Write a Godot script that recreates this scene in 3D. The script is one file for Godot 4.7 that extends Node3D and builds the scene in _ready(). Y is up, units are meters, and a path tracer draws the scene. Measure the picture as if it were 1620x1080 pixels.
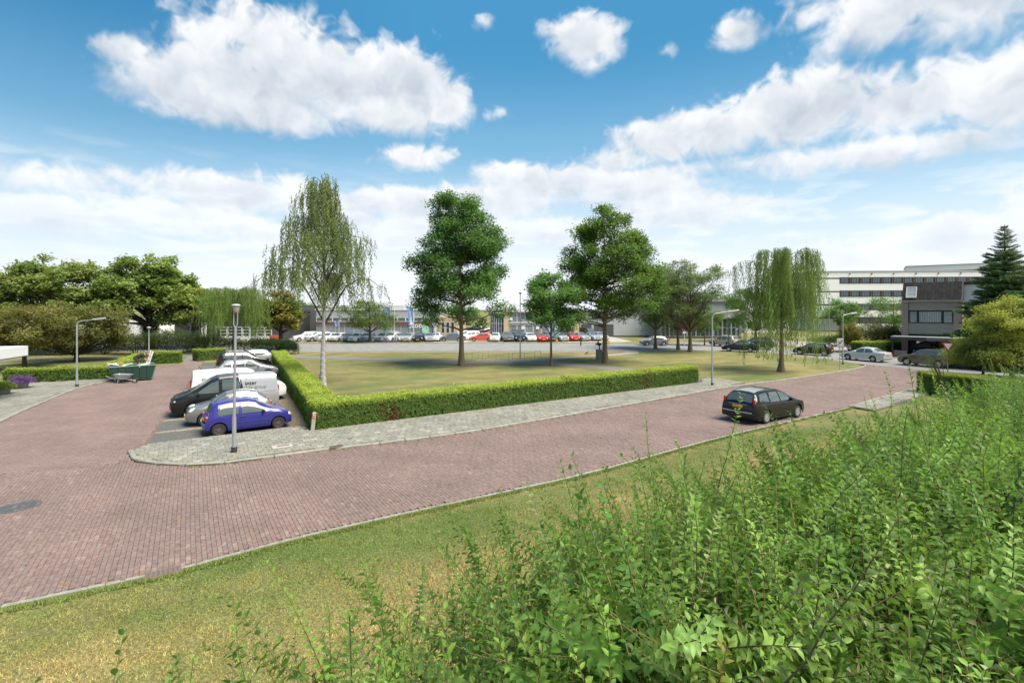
extends Node3D

# ---------------------------------------------------------------- mesh collector
class MB:
	var v := PackedVector3Array()
	var n := PackedVector3Array()
	var uv := PackedVector2Array()
	var c := PackedColorArray()
	var col := Color.WHITE

	func vert(p: Vector3, nn: Vector3, t := Vector2.ZERO) -> void:
		v.append(p); n.append(nn); uv.append(t); c.append(col)

	# corners run counter-clockwise as seen from the front; stored clockwise as Godot wants
	func tri(a: Vector3, b: Vector3, d: Vector3) -> void:
		var nn := (b - a).cross(d - a)
		if nn.length_squared() < 1e-14:
			return
		nn = nn.normalized()
		vert(a, nn); vert(d, nn); vert(b, nn)

	func quad(a: Vector3, b: Vector3, d: Vector3, e: Vector3) -> void:
		tri(a, b, d); tri(a, d, e)

	func quad_uv(a: Vector3, b: Vector3, d: Vector3, e: Vector3, ta: Vector2, tb: Vector2, td: Vector2, te: Vector2) -> void:
		var nn := (b - a).cross(d - a).normalized()
		vert(a, nn, ta); vert(d, nn, td); vert(b, nn, tb)
		vert(a, nn, ta); vert(e, nn, te); vert(d, nn, td)

	func tri_n(a: Vector3, b: Vector3, d: Vector3, na: Vector3, nb: Vector3, nd: Vector3) -> void:
		if (b - a).cross(d - a).length_squared() < 1e-14:
			return
		vert(a, na); vert(d, nd); vert(b, nb)

	func face(pts: Array, out: Vector3) -> void:
		var nn: Vector3 = (pts[1] - pts[0]).cross(pts[2] - pts[0])
		if nn.dot(out) < 0.0:
			pts.reverse()
		for i in range(1, pts.size() - 1):
			tri(pts[0], pts[i], pts[i + 1])

	func box(at: Vector3, size: Vector3, b := Basis()) -> void:
		var h := size * 0.5
		for ax in 3:
			for s in [-1.0, 1.0]:
				var o := Vector3.ZERO
				o[ax] = s
				var u := (ax + 1) % 3
				var w := (ax + 2) % 3
				var pts := []
				for q in [[-1, -1], [1, -1], [1, 1], [-1, 1]]:
					var p := Vector3.ZERO
					p[ax] = s * h[ax]; p[u] = q[0] * h[u]; p[w] = q[1] * h[w]
					pts.append(at + b * p)
				face(pts, b * o)

	func bevel(at: Vector3, size: Vector3, r: float, b := Basis()) -> void:
		var h := size * 0.5
		r = minf(r, minf(h.x, minf(h.y, h.z)) * 0.95)
		var k := func(sx: float, sy: float, sz: float, ax: int) -> Vector3:
			var p := Vector3(sx * (h.x - r), sy * (h.y - r), sz * (h.z - r))
			p[ax] += r * Vector3(sx, sy, sz)[ax]
			return at + b * p
		for ax in 3:
			var u := (ax + 1) % 3
			var w := (ax + 2) % 3
			for s in [-1.0, 1.0]:
				var pts := []
				for q in [[-1, -1], [1, -1], [1, 1], [-1, 1]]:
					var sg := Vector3.ZERO
					sg[ax] = s; sg[u] = q[0]; sg[w] = q[1]
					pts.append(k.call(sg.x, sg.y, sg.z, ax))
				var o := Vector3.ZERO
				o[ax] = s
				face(pts, b * o)
			for s in [-1.0, 1.0]:
				for t in [-1.0, 1.0]:
					var a0 := Vector3.ZERO
					a0[u] = s; a0[w] = t; a0[ax] = -1
					var a1 := a0
					a1[ax] = 1
					face([k.call(a0.x, a0.y, a0.z, u), k.call(a1.x, a1.y, a1.z, u), k.call(a1.x, a1.y, a1.z, w), k.call(a0.x, a0.y, a0.z, w)], b * Vector3(a0.x if ax != 0 else 0.0, a0.y if ax != 1 else 0.0, a0.z if ax != 2 else 0.0))
		for sx in [-1.0, 1.0]:
			for sy in [-1.0, 1.0]:
				for sz in [-1.0, 1.0]:
					face([k.call(sx, sy, sz, 0), k.call(sx, sy, sz, 1), k.call(sx, sy, sz, 2)], b * Vector3(sx, sy, sz))

	func tube(pts: Array, rads: Array, sides := 8, cap := true) -> void:
		var rings := []
		var norms := []
		var side := Vector3.RIGHT
		for i in pts.size():
			var d: Vector3 = (pts[mini(i + 1, pts.size() - 1)] - pts[maxi(i - 1, 0)]).normalized()
			if i == 0:
				side = d.cross(Vector3.UP if absf(d.y) < 0.9 else Vector3.RIGHT).normalized()
			else:
				side = (side - d * side.dot(d)).normalized()
			var up := side.cross(d)
			var ring := []
			var nr := []
			for k in sides:
				var a := TAU * k / sides
				var o := side * cos(a) + up * sin(a)
				ring.append(pts[i] + o * rads[i])
				nr.append(o)
			rings.append(ring); norms.append(nr)
		for i in pts.size() - 1:
			for k in sides:
				var l := (k + 1) % sides
				_smooth(rings[i][k], rings[i + 1][k], rings[i + 1][l], rings[i][l], norms[i][k], norms[i + 1][k], norms[i + 1][l], norms[i][l])
		if cap:
			var d0: Vector3 = pts[0] - pts[1]
			var d1: Vector3 = pts[-1] - pts[-2]
			face(rings[0].duplicate(), d0)
			face(rings[-1].duplicate(), d1)

	func _smooth(a: Vector3, b: Vector3, d: Vector3, e: Vector3, na: Vector3, nb: Vector3, nd: Vector3, ne: Vector3) -> void:
		if (b - a).cross(d - a).dot(na + nd) + (d - a).cross(e - a).dot(na + nd) >= 0.0:
			tri_n(a, b, d, na, nb, nd); tri_n(a, d, e, na, nd, ne)
		else:
			tri_n(a, d, b, na, nd, nb); tri_n(a, e, d, na, ne, nd)

	# profile: Vector2(radius, height) from bottom to top round the axis of b.y
	func lathe(profile: Array, sides: int, at := Vector3.ZERO, b := Basis()) -> void:
		for i in profile.size() - 1:
			var p: Vector2 = profile[i]
			var q: Vector2 = profile[i + 1]
			var t := Vector2(q.y - p.y, p.x - q.x).normalized()
			for k in sides:
				var a0 := TAU * k / sides
				var a1 := TAU * (k + 1) / sides
				var c0 := Vector3(cos(a0), 0, sin(a0))
				var c1 := Vector3(cos(a1), 0, sin(a1))
				var n0 := b * (c0 * t.x + Vector3.UP * t.y)
				var n1 := b * (c1 * t.x + Vector3.UP * t.y)
				_smooth(at + b * (c0 * p.x + Vector3.UP * p.y), at + b * (c0 * q.x + Vector3.UP * q.y), at + b * (c1 * q.x + Vector3.UP * q.y), at + b * (c1 * p.x + Vector3.UP * p.y), n0, n0, n1, n1)

	# flat outline in a plane pushed out to a slab
	func prism(outline: PackedVector2Array, depth: float, tr := Transform3D()) -> void:
		var ids := Geometry2D.triangulate_polygon(outline)
		var m := outline.size()
		for i in range(0, ids.size(), 3):
			var t := []
			for k in 3:
				t.append(outline[ids[i + k]])
			face([tr * Vector3(t[0].x, t[0].y, depth), tr * Vector3(t[1].x, t[1].y, depth), tr * Vector3(t[2].x, t[2].y, depth)], tr.basis.z)
			face([tr * Vector3(t[0].x, t[0].y, 0), tr * Vector3(t[1].x, t[1].y, 0), tr * Vector3(t[2].x, t[2].y, 0)], -tr.basis.z)
		var turn := -1.0 if Geometry2D.is_polygon_clockwise(outline) else 1.0
		for i in m:
			var p := outline[i]
			var q := outline[(i + 1) % m]
			var o := Vector3(q.y - p.y, p.x - q.x, 0) * turn
			face([tr * Vector3(p.x, p.y, 0), tr * Vector3(q.x, q.y, 0), tr * Vector3(q.x, q.y, depth), tr * Vector3(p.x, p.y, depth)], tr.basis * o)

	func ball(at: Vector3, r: Vector3, rings := 8, sides := 12, b := Basis()) -> void:
		for i in rings:
			for k in sides:
				var q := []
				var m := []
				for w in [[i, k], [i + 1, k], [i + 1, k + 1], [i, k + 1]]:
					var th: float = PI * w[0] / rings
					var ph: float = TAU * w[1] / sides
					var d := Vector3(sin(th) * cos(ph), cos(th), sin(th) * sin(ph))
					q.append(at + b * (d * r))
					m.append(b * (d / r).normalized())
				_smooth(q[0], q[1], q[2], q[3], m[0], m[1], m[2], m[3])

	# smooths the normals of corners that meet at less than the given angle
	func soften(deg := 40.0) -> MB:
		var at := {}
		var keys := []
		for i in v.size():
			var k := Vector3i((v[i] * 2000.0).round())
			keys.append(k)
			if not at.has(k):
				at[k] = []
			at[k].append(i)
		var lim := cos(deg_to_rad(deg))
		var out := PackedVector3Array()
		out.resize(v.size())
		for i in v.size():
			var s := Vector3.ZERO
			for j in at[keys[i]]:
				if n[j].dot(n[i]) > lim:
					s += n[j]
			out[i] = s.normalized() if s.length_squared() > 1e-10 else n[i]
		n = out
		return self

	func mesh(colored := false) -> ArrayMesh:
		var a := []
		a.resize(Mesh.ARRAY_MAX)
		a[Mesh.ARRAY_VERTEX] = v
		a[Mesh.ARRAY_NORMAL] = n
		a[Mesh.ARRAY_TEX_UV] = uv
		if colored:
			a[Mesh.ARRAY_COLOR] = c
		var m := ArrayMesh.new()
		m.add_surface_from_arrays(Mesh.PRIMITIVE_TRIANGLES, a)
		return m

# ---------------------------------------------------------------- naming and tagging
var used := {}

func numbered(called: String, parent: Node) -> String:
	var key := str(parent.get_instance_id()) + called
	var k: int = used.get(key, 0)
	used[key] = k + 1
	return called if k == 0 else "%s_%03d" % [called, k]

func tag(o: Node, label := "", category := "", group := "", kind := "") -> Node:
	if label: o.set_meta("label", label)
	if category: o.set_meta("category", category)
	if group: o.set_meta("group", group)
	if kind: o.set_meta("kind", kind)
	return o

func thing(called: String, label: String, category: String, at := Vector3.ZERO, turn := 0.0, group := "") -> Node3D:
	var o := Node3D.new()
	o.name = numbered(called, self)
	add_child(o, true)
	o.position = at
	o.rotation.y = turn
	tag(o, label, category, group)
	return o

func part(parent: Node, called: String, m: Variant, material: Material, at := Vector3.ZERO) -> MeshInstance3D:
	var o := MeshInstance3D.new()
	o.name = numbered(called, parent)
	o.mesh = m.mesh() if m is MB else m
	o.material_override = material
	parent.add_child(o, true)
	o.position = at
	return o

func structure(called: String, m: Variant, material: Material) -> MeshInstance3D:
	var o := part(self, called, m, material)
	o.set_meta("kind", "structure")
	return o

func copy_of(src: Node3D, at: Vector3, turn: float, label: String, group := "") -> Node3D:
	var o: Node3D = src.duplicate()
	o.name = numbered(str(src.name).rstrip("0123456789").trim_suffix("_"), self)
	add_child(o, true)
	o.position = at
	o.rotation.y = turn
	o.set_meta("label", label)
	if group: o.set_meta("group", group)
	return o

func swarm(parent: Node, called: String, mesh: Mesh, material: Material, where: Array, tints: Array, stuff := true) -> MultiMeshInstance3D:
	var mm := MultiMesh.new()
	mm.transform_format = MultiMesh.TRANSFORM_3D
	mm.use_colors = true
	mm.mesh = mesh
	mm.instance_count = where.size()
	for i in where.size():
		mm.set_instance_transform(i, where[i])
		mm.set_instance_color(i, tints[i])
	var o := MultiMeshInstance3D.new()
	o.name = numbered(called, parent)
	o.multimesh = mm
	o.material_override = material
	parent.add_child(o, true)
	if stuff: o.set_meta("kind", "stuff")
	return o

# ---------------------------------------------------------------- materials (colours given as real, linear values)
func lin(r: float, g: float, b: float) -> Color:
	return Color(r, g, b).linear_to_srgb()

var mats := {}

func mat(called: String, r: float, g: float, b: float, rough := 0.8, metal := 0.0) -> StandardMaterial3D:
	if mats.has(called):
		return mats[called]
	var m := StandardMaterial3D.new()
	m.resource_name = called
	m.albedo_color = lin(r, g, b)
	m.roughness = rough
	m.metallic = metal
	mats[called] = m
	return m

func paint(called: String, r: float, g: float, b: float, metallic := 0.0, rough := 0.3) -> StandardMaterial3D:
	var m := mat(called, r, g, b, rough, metallic)
	m.clearcoat_enabled = true
	m.clearcoat = 0.8
	m.clearcoat_roughness = 0.2
	m.metallic_specular = 0.12 if metallic == 0.0 else 0.4
	return m

func leafy(called: String, r: float, g: float, b: float, rough := 0.55, through := 0.95) -> StandardMaterial3D:
	var m := mat(called, r, g, b, rough)
	m.vertex_color_use_as_albedo = true
	m.backlight_enabled = true
	m.backlight = lin(through, through, through * 0.6)
	m.metallic_specular = 0.35
	m.cull_mode = BaseMaterial3D.CULL_DISABLED
	return m

func noise_tex(seed_: int, freq: float, oct: int, lo: Color, hi: Color, size := 512, kind := FastNoiseLite.TYPE_SIMPLEX_SMOOTH, bump := false) -> NoiseTexture2D:
	var f := FastNoiseLite.new()
	f.seed = seed_
	f.frequency = freq
	f.noise_type = kind
	f.fractal_octaves = oct
	var t := NoiseTexture2D.new()
	t.width = size
	t.height = size
	t.seamless = true
	t.noise = f
	if bump:
		t.as_normal_map = true
		t.bump_strength = 4.0
	else:
		var g := Gradient.new()
		g.set_color(0, lo)
		g.set_color(1, hi)
		t.color_ramp = g
	return t

# a grain laid on in world space, scale in repeats per metre
func grained(m: StandardMaterial3D, t: Texture2D, scale: float, own := false) -> StandardMaterial3D:
	m.albedo_texture = t
	m.uv1_triplanar = true
	m.uv1_world_triplanar = not own
	m.uv1_scale = Vector3.ONE * scale
	return m

func wobble(c: Color, rng: RandomNumberGenerator, amount: float) -> Color:
	var k := 1.0 + rng.randf_range(-amount, amount)
	return Color(c.r * k * (1.0 + rng.randf_range(-amount, amount) * 0.35), c.g * k, c.b * k * (1.0 + rng.randf_range(-amount, amount) * 0.35))

func rand(seed_: int) -> RandomNumberGenerator:
	var r := RandomNumberGenerator.new()
	r.seed = seed_
	return r

func along(pts: Array, s: float) -> Vector2:          # value of a polyline of Vector2(x, y) at x
	var y := 0.0
	if s <= pts[0].x:
		return pts[0]
	for i in pts.size() - 1:
		if s <= pts[i + 1].x:
			var t: float = (s - pts[i].x) / maxf(pts[i + 1].x - pts[i].x, 1e-5)
			return Vector2(s, lerpf(pts[i].y, pts[i + 1].y, t))
	return Vector2(s, pts[-1].y)

func facing(from: Vector3, to: Vector3) -> float:       # turn about y that lays local +x along from -> to
	return atan2(-(to.z - from.z), to.x - from.x)

# ---------------------------------------------------------------- vehicles
# A body is lofted from cross sections at distances s from the front bumper; local +x is forwards.
class Car:
	var L := 4.2
	var W := 1.75
	var low := 0.2
	var wr := 0.31                 # tyre radius
	var axle_f := 0.8
	var axle_r := 3.4
	var top := []                  # centre line, Vector2(s, height)
	var belt := []                 # shoulder line
	var roof_half := 0.62
	var nose := 0.8                # plan width at the front and the back, as a share of the full width
	var tail := 0.88
	var nose_len := 0.7
	var tail_len := 0.6
	var arch := 0.06

	func v2(p: Array, s: float) -> float:
		if s <= p[0].x: return p[0].y
		for i in p.size() - 1:
			if s <= p[i + 1].x:
				return lerpf(p[i].y, p[i + 1].y, (s - p[i].x) / maxf(p[i + 1].x - p[i].x, 1e-5))
		return p[-1].y

	func half(s: float) -> float:
		var k := 1.0
		if s < nose_len:
			var t := 1.0 - s / nose_len
			k = 1.0 - (1.0 - nose) * t * t * (1.0 + 0.6 * t * t) / 1.6
		if s > L - tail_len:
			var t := (s - L + tail_len) / tail_len
			k = minf(k, 1.0 - (1.0 - tail) * t * t)
		return W * 0.5 * k

	func sill(s: float) -> float:
		var y := low
		if s < 0.3: y += 0.05 * (1.0 - s / 0.3)
		if s > L - 0.35: y += 0.1 * (s - L + 0.35) / 0.35
		for a in [axle_f, axle_r]:
			var r: float = wr + arch
			var d: float = absf(s - a)
			if d < r:
				y = maxf(y, wr + sqrt(r * r - d * d))
		return y

	# half section, Vector2(y, z) from the sill to the centre line
	func section(s: float) -> Array:
		var w := half(s)
		var yb := v2(belt, s)
		var yt := maxf(v2(top, s), yb + 0.01)
		var lo := minf(sill(s), yb - 0.08)
		var g := yt - yb
		var k := clampf((g - 0.06) / 0.3, 0.0, 1.0)
		k = k * k * (3.0 - 2.0 * k)
		var wb := w * 0.965
		var wt := lerpf(wb * 0.93, minf(roof_half, wb * 0.93), k)
		var wide := lerpf(0.93, 1.0, clampf((lo - low) / 0.2, 0.0, 1.0))
		return [
			Vector2(lo, w * maxf(wide, 0.955)), Vector2(lo + (yb - lo) * 0.12, w * maxf(wide, 0.985)), Vector2(lo + (yb - lo) * 0.5, w), Vector2(lo + (yb - lo) * 0.86, w * 0.992), Vector2(yb, wb),
			Vector2(yb + g * 0.5, lerpf(wb, wt, 0.46) + 0.012 * k), Vector2(yb + g * 0.86, lerpf(wb, wt, 0.93)), Vector2(yb + g * 0.955, wt * 0.93), Vector2(yt - 0.012, wt * 0.72), Vector2(yt + 0.012, wt * 0.38), Vector2(yt + 0.02, 0.0)]

	func side_z(s: float, y: float) -> float:
		var q := section(s)
		for i in q.size() - 1:
			if y <= q[i + 1].x:
				return lerpf(q[i].y, q[i + 1].y, clampf((y - q[i].x) / maxf(q[i + 1].x - q[i].x, 1e-5), 0.0, 1.0))
		return 0.0

	func top_y(s: float, z: float) -> float:
		var q := section(s)
		for i in range(q.size() - 1, 0, -1):
			if absf(z) <= q[i - 1].y:
				return lerpf(q[i].x, q[i - 1].x, clampf((absf(z) - q[i].y) / maxf(q[i - 1].y - q[i].y, 1e-5), 0.0, 1.0))
		return q[4].x

	func at(s: float, y: float, z: float) -> Vector3:
		return Vector3(L * 0.5 - s, y, z)

	func stations(step: float) -> Array:
		var a := []
		var s := 0.0
		while s < L:
			a.append(s)
			s += step
		a.append(L)
		for p in [top, belt]:
			for i in p.size() - 1:
				var steep: bool = absf(p[i + 1].y - p[i].y) > 1.1 * (p[i + 1].x - p[i].x)
				for k in (4 if steep else 1):
					a.append(lerpf(p[i].x, p[i + 1].x, k / 4.0 if steep else 0.0))
		for c in [axle_f, axle_r]:
			var r := wr + arch
			for k in 9:
				a.append(c + r * 1.001 * cos(PI * k / 8.0))
		a.sort()
		var out := [a[0]]
		for x in a:
			if x > out[-1] + 0.012 and x <= L: out.append(x)
		if out[-1] < L: out[-1] = L
		return out

	func shell(step := 0.14, from := -1.0, to := 99.0) -> MB:
		var m := MB.new()
		var st := stations(step)
		var rows := []
		for s in st: rows.append(section(s))
		for i in st.size() - 1:
			var mid: float = (st[i] + st[i + 1]) * 0.5
			if mid < from or mid > to: continue
			for j in rows[i].size() - 1:
				for sg in [1.0, -1.0]:
					var a := at(st[i], rows[i][j].x, rows[i][j].y * sg)
					var b := at(st[i + 1], rows[i + 1][j].x, rows[i + 1][j].y * sg)
					var c := at(st[i + 1], rows[i + 1][j + 1].x, rows[i + 1][j + 1].y * sg)
					var d := at(st[i], rows[i][j + 1].x, rows[i][j + 1].y * sg)
					if sg > 0: m.quad(b, a, d, c)
					else: m.quad(a, b, c, d)
		for e in [0, st.size() - 1]:
			if (e == 0 and from > 0.0) or (e > 0 and to < L): continue
			var q: Array = rows[e]
			for j in q.size() - 1:
				m.face([at(st[e], q[j].x, q[j].y), at(st[e], q[j + 1].x, q[j + 1].y), at(st[e], q[j + 1].x, -q[j + 1].y), at(st[e], q[j].x, -q[j].y)], Vector3(1 if e == 0 else -1, 0, 0))
		return m.soften(38.0)

	# a skin laid a few millimetres over the flank, given as its outline in (s, y)
	func flank(outline: Array, off: float, sg: float, step := 0.12) -> MB:
		var m := MB.new()
		var xs := []
		var lo := 1e9
		var hi := -1e9
		for p in outline:
			xs.append(p.x); lo = minf(lo, p.x); hi = maxf(hi, p.x)
		var s := lo + step
		while s < hi:
			xs.append(s); s += step
		xs.sort()
		var cols := []
		for x in xs:
			if cols.size() and x - cols[-1][0] < 0.004: continue
			var y0 := 1e9
			var y1 := -1e9
			for i in outline.size():
				var p: Vector2 = outline[i]
				var q: Vector2 = outline[(i + 1) % outline.size()]
				if (x >= minf(p.x, q.x) - 1e-5) and (x <= maxf(p.x, q.x) + 1e-5):
					if absf(q.x - p.x) < 1e-5:
						y0 = minf(y0, minf(p.y, q.y)); y1 = maxf(y1, maxf(p.y, q.y))
					else:
						var y := lerpf(p.y, q.y, clampf((x - p.x) / (q.x - p.x), 0, 1))
						y0 = minf(y0, y); y1 = maxf(y1, y)
			if y1 > -1e8: cols.append([x, y0, y1])
		var pt := func(x: float, y: float) -> Vector3:
			return at(x, y, (side_z(x, y) + off) * sg)
		for i in cols.size() - 1:
			for k in 4:
				var a: Vector3 = pt.call(cols[i][0], lerpf(cols[i][1], cols[i][2], k / 4.0))
				var b: Vector3 = pt.call(cols[i + 1][0], lerpf(cols[i + 1][1], cols[i + 1][2], k / 4.0))
				var c: Vector3 = pt.call(cols[i + 1][0], lerpf(cols[i + 1][1], cols[i + 1][2], (k + 1) / 4.0))
				var d: Vector3 = pt.call(cols[i][0], lerpf(cols[i][1], cols[i][2], (k + 1) / 4.0))
				if sg > 0: m.quad(b, a, d, c)
				else: m.quad(a, b, c, d)
		return m.soften(30.0)

	# a skin over the bonnet, screen or roof between two distances, narrowing by inset from the edge
	func over(s0: float, s1: float, z0: float, z1: float, off: float, rows := 6) -> MB:
		var m := MB.new()
		var grid := []
		for i in rows + 1:
			var s := lerpf(s0, s1, float(i) / rows)
			var zz := lerpf(z0, z1, float(i) / rows)
			var line := []
			for k in 9:
				var z := lerpf(-zz, zz, k / 8.0)
				line.append(at(s, top_y(s, z), z))
			grid.append(line)
		for i in rows:
			for k in 8:
				var a: Vector3 = grid[i][k]
				var b: Vector3 = grid[i + 1][k]
				var c: Vector3 = grid[i + 1][k + 1]
				var d: Vector3 = grid[i][k + 1]
				var o := (d - a).cross(b - a).normalized()
				if o.y < 0: o = -o
				o *= off
				m.face([a + o, b + o, c + o, d + o], o)
		return m.soften(30.0)

func mesh_wheel(r: float, w: float) -> MB:              # the tyre, axis along z
	var m := MB.new()
	var b := Basis(Vector3.RIGHT, PI / 2)
	m.lathe([Vector2(r * 0.62, -w * 0.5), Vector2(r * 0.9, -w * 0.5), Vector2(r * 0.985, -w * 0.36), Vector2(r, 0), Vector2(r * 0.985, w * 0.36), Vector2(r * 0.9, w * 0.5), Vector2(r * 0.62, w * 0.5)], 24, Vector3.ZERO, b)
	return m

func mesh_rim(r: float, w: float, spokes: int, fat: float) -> MB:
	var m := MB.new()
	var b := Basis(Vector3.RIGHT, PI / 2)
	for sg in [1.0, -1.0]:
		m.lathe([Vector2(r * 0.64, sg * w * 0.5), Vector2(r * 0.56, sg * w * 0.47), Vector2(r * 0.54, sg * w * 0.18), Vector2(0.001, sg * w * 0.12)], 20, Vector3.ZERO, b)
		m.lathe([Vector2(r * 0.14, sg * w * 0.3), Vector2(r * 0.13, sg * w * 0.46), Vector2(0.001, sg * w * 0.47)], 10, Vector3.ZERO, b)
		for k in spokes:
			var a := TAU * k / spokes
			m.box(Vector3(cos(a) * r * 0.34, sin(a) * r * 0.34, sg * w * 0.4), Vector3(r * 0.46, r * fat, w * 0.1), Basis(Vector3.BACK, a))
	return m

var black_plastic: StandardMaterial3D
var glass_dark: StandardMaterial3D

func car_materials() -> void:
	black_plastic = mat("black_plastic", 0.018, 0.018, 0.02, 0.55)
	glass_dark = mat("tinted_glass", 0.075, 0.09, 0.088, 0.12)
	glass_dark.metallic_specular = 0.8
	mat("tyre_rubber", 0.02, 0.02, 0.021, 0.85)
	mat("alloy", 0.5, 0.5, 0.52, 0.3, 0.6)
	mat("steel_rim", 0.12, 0.1, 0.095, 0.6, 0.4)
	mat("white_rim", 0.62, 0.62, 0.62, 0.4)
	mat("lamp_red", 0.42, 0.012, 0.014, 0.15)
	mat("lamp_clear", 0.6, 0.62, 0.64, 0.08, 0.3)
	mat("plate_yellow", 0.72, 0.44, 0.02, 0.5)
	mat("plate_ink", 0.01, 0.01, 0.01, 0.6)
	mat("seam", 0.006, 0.006, 0.006, 0.8)
	mat("chrome", 0.6, 0.6, 0.62, 0.15, 1.0)

# o: dictionary of options; returns the vehicle with all its parts
func build_car(called: String, label: String, c: Car, body: Material, o: Dictionary) -> Node3D:
	var t := thing(called, label, o.get("category", "car"))
	var step: float = o.get("step", 0.14)
	part(t, "body", c.shell(step), body)
	var under := MB.new()
	under.box(Vector3(0, 0.38, 0), Vector3(c.L * 0.94, 0.3, c.W - 0.52))
	for a in [c.axle_f, c.axle_r]:
		under.box(Vector3(c.L * 0.5 - a, 0.55, 0), Vector3(c.wr * 2.0 + 0.1, 0.32, c.W - 0.5))
	part(t, "underbody", under, black_plastic)
	var k := 0
	for w in o.get("windows", []):
		for sg in [1.0, -1.0]:
			part(t, "side_window", c.flank(w, 0.016, sg, 0.1), o.get("glass", glass_dark))
		k += 1
	if o.has("screen"):
		var s: Array = o.screen
		part(t, "windscreen", c.over(s[0], s[1], s[2], s[3], 0.014), glass_dark)
	if o.has("back_glass"):
		var s: Array = o.back_glass
		part(t, "rear_window", c.over(s[0], s[1], s[2], s[3], 0.014), glass_dark)
	# wheels
	var tyre: Mesh = mesh_wheel(c.wr, 0.2).mesh()
	var rim: Mesh = mesh_rim(c.wr, 0.2, o.get("spokes", 8), o.get("fat", 0.16)).mesh()
	for a in [c.axle_f, c.axle_r]:
		for sg in [1.0, -1.0]:
			var w := part(t, "wheel", tyre, mats.tyre_rubber, Vector3(c.L * 0.5 - a, c.wr, sg * (c.W * 0.5 - 0.125)))
			part(w, "rim", rim, o.get("rim", mats.alloy))
	# lamps
	for sg in [1.0, -1.0]:
		var h := MB.new()
		var hy: float = o.get("head_y", 0.68)
		var hs: float = o.get("head_s", 0.2)
		h.ball(Vector3.ZERO, Vector3(0.18, o.get("head_h", 0.075), 0.11), 8, 12, Basis(Vector3.UP, -sg * 0.55) * Basis(Vector3.BACK, -0.45))
		part(t, "headlight", h, mats.lamp_clear, c.at(hs, hy, sg * (c.half(hs) - 0.15)))
		var r := MB.new()
		var ts: Vector3 = o.get("tail_size", Vector3(0.1, 0.2, 0.16))
		r.bevel(Vector3.ZERO, ts, 0.025)
		var ty: float = o.get("tail_y", 0.85)
		var tsn: float = o.get("tail_s", c.L - 0.04)
		part(t, "tail_light", r, mats.lamp_red, c.at(tsn, ty, sg * (minf(c.section(minf(tsn, c.L))[4].y, c.section(minf(tsn, c.L))[5].y - 0.01 if ty > c.v2(c.belt, tsn) else 9.0) - ts.z * 0.5 + 0.012)))
		if o.get("mirrors", true):
			var mi := MB.new()
			mi.bevel(Vector3.ZERO, Vector3(0.11, 0.14, 0.2), 0.035)
			var ms: float = o.get("mirror_s", 1.5)
			var my: float = c.v2(c.belt, ms) + 0.08
			part(t, "mirror", mi, o.get("mirror_mat", body), c.at(ms, my, sg * (c.side_z(ms, my) + 0.09)))
	# bumpers, plates, seams
	var bm: Material = o.get("bumper_mat", body)
	for e in [0, 1]:
		var b := MB.new()
		var sgn: float = 1.0 if e == 0 else -1.0
		var s: float = 0.0 if e == 0 else c.L
		var by: float = o.get("bumper_y", 0.46)
		var hw: float = c.half(s)
		var rows := []
		for i in 13:
			var z := lerpf(-hw - 0.01, hw + 0.01, i / 12.0)
			var d := 0.07 * (1.0 - pow(absf(z) / (hw + 0.01), 3.0))
			rows.append([c.at(s, by + 0.1, z) + Vector3(sgn * (d - 0.02), 0, 0), c.at(s, by + 0.04, z) + Vector3(sgn * d, 0, 0), c.at(s, by - 0.12, z) + Vector3(sgn * d, 0, 0), c.at(s, by - 0.19, z) + Vector3(sgn * (d - 0.06), 0, 0)])
		for i in 12:
			for j in 3:
				b.face([rows[i][j], rows[i + 1][j], rows[i + 1][j + 1], rows[i][j + 1]], Vector3(sgn, 0.05, 0))
		part(t, "front_bumper" if e == 0 else "rear_bumper", b.soften(50), bm)
		var p := MB.new()
		p.bevel(Vector3.ZERO, Vector3(0.02, 0.11, 0.5), 0.006)
		var py: float = o.get("plate_front_y", by - 0.02) if e == 0 else o.get("plate_rear_y", by + 0.2)
		var pl := part(t, "number_plate", p, mats.plate_yellow, c.at(s, py, 0) + Vector3(sgn * (0.085 if absf(py - by) < 0.15 else 0.018), 0, 0))
		if o.has("plate_text"):
			var tx := TextMesh.new()
			tx.text = o.plate_text
			tx.font_size = 40
			tx.pixel_size = 0.0021
			tx.depth = 0.004
			var q := part(pl, "lettering", tx, mats.plate_ink, Vector3(sgn * 0.012, 0, 0))
			q.rotation.y = sgn * PI / 2
	if o.get("grille", true):
		var g := MB.new()
		g.bevel(Vector3.ZERO, Vector3(0.04, 0.12, c.half(0.0) * 1.1), 0.015)
		part(t, "grille", g, black_plastic, c.at(0.0, o.get("grille_y", 0.62), 0))
	if o.has("seams"):
		var sm := MB.new()
		for line in o.seams:
			for sg in [1.0, -1.0]:
				var f := c.flank(line, 0.003, sg, 0.3)
				sm.v.append_array(f.v); sm.n.append_array(f.n); sm.uv.append_array(f.uv); sm.c.append_array(f.c)
		part(t, "door_seam", sm, mats.seam)
	for hs in o.get("handles", []):
		for sg in [1.0, -1.0]:
			var hm := MB.new()
			hm.bevel(Vector3.ZERO, Vector3(0.2, 0.03, 0.035), 0.012)
			part(t, "door_handle", hm, o.get("handle_mat", body), c.at(hs.x, hs.y, sg * (c.side_z(hs.x, hs.y) + 0.012)))
	for ln in o.get("side_strips", []):
		for sg in [1.0, -1.0]:
			part(t, "side_strip", c.flank(ln, 0.012, sg, 0.2), o.get("strip_mat", black_plastic))
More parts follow.
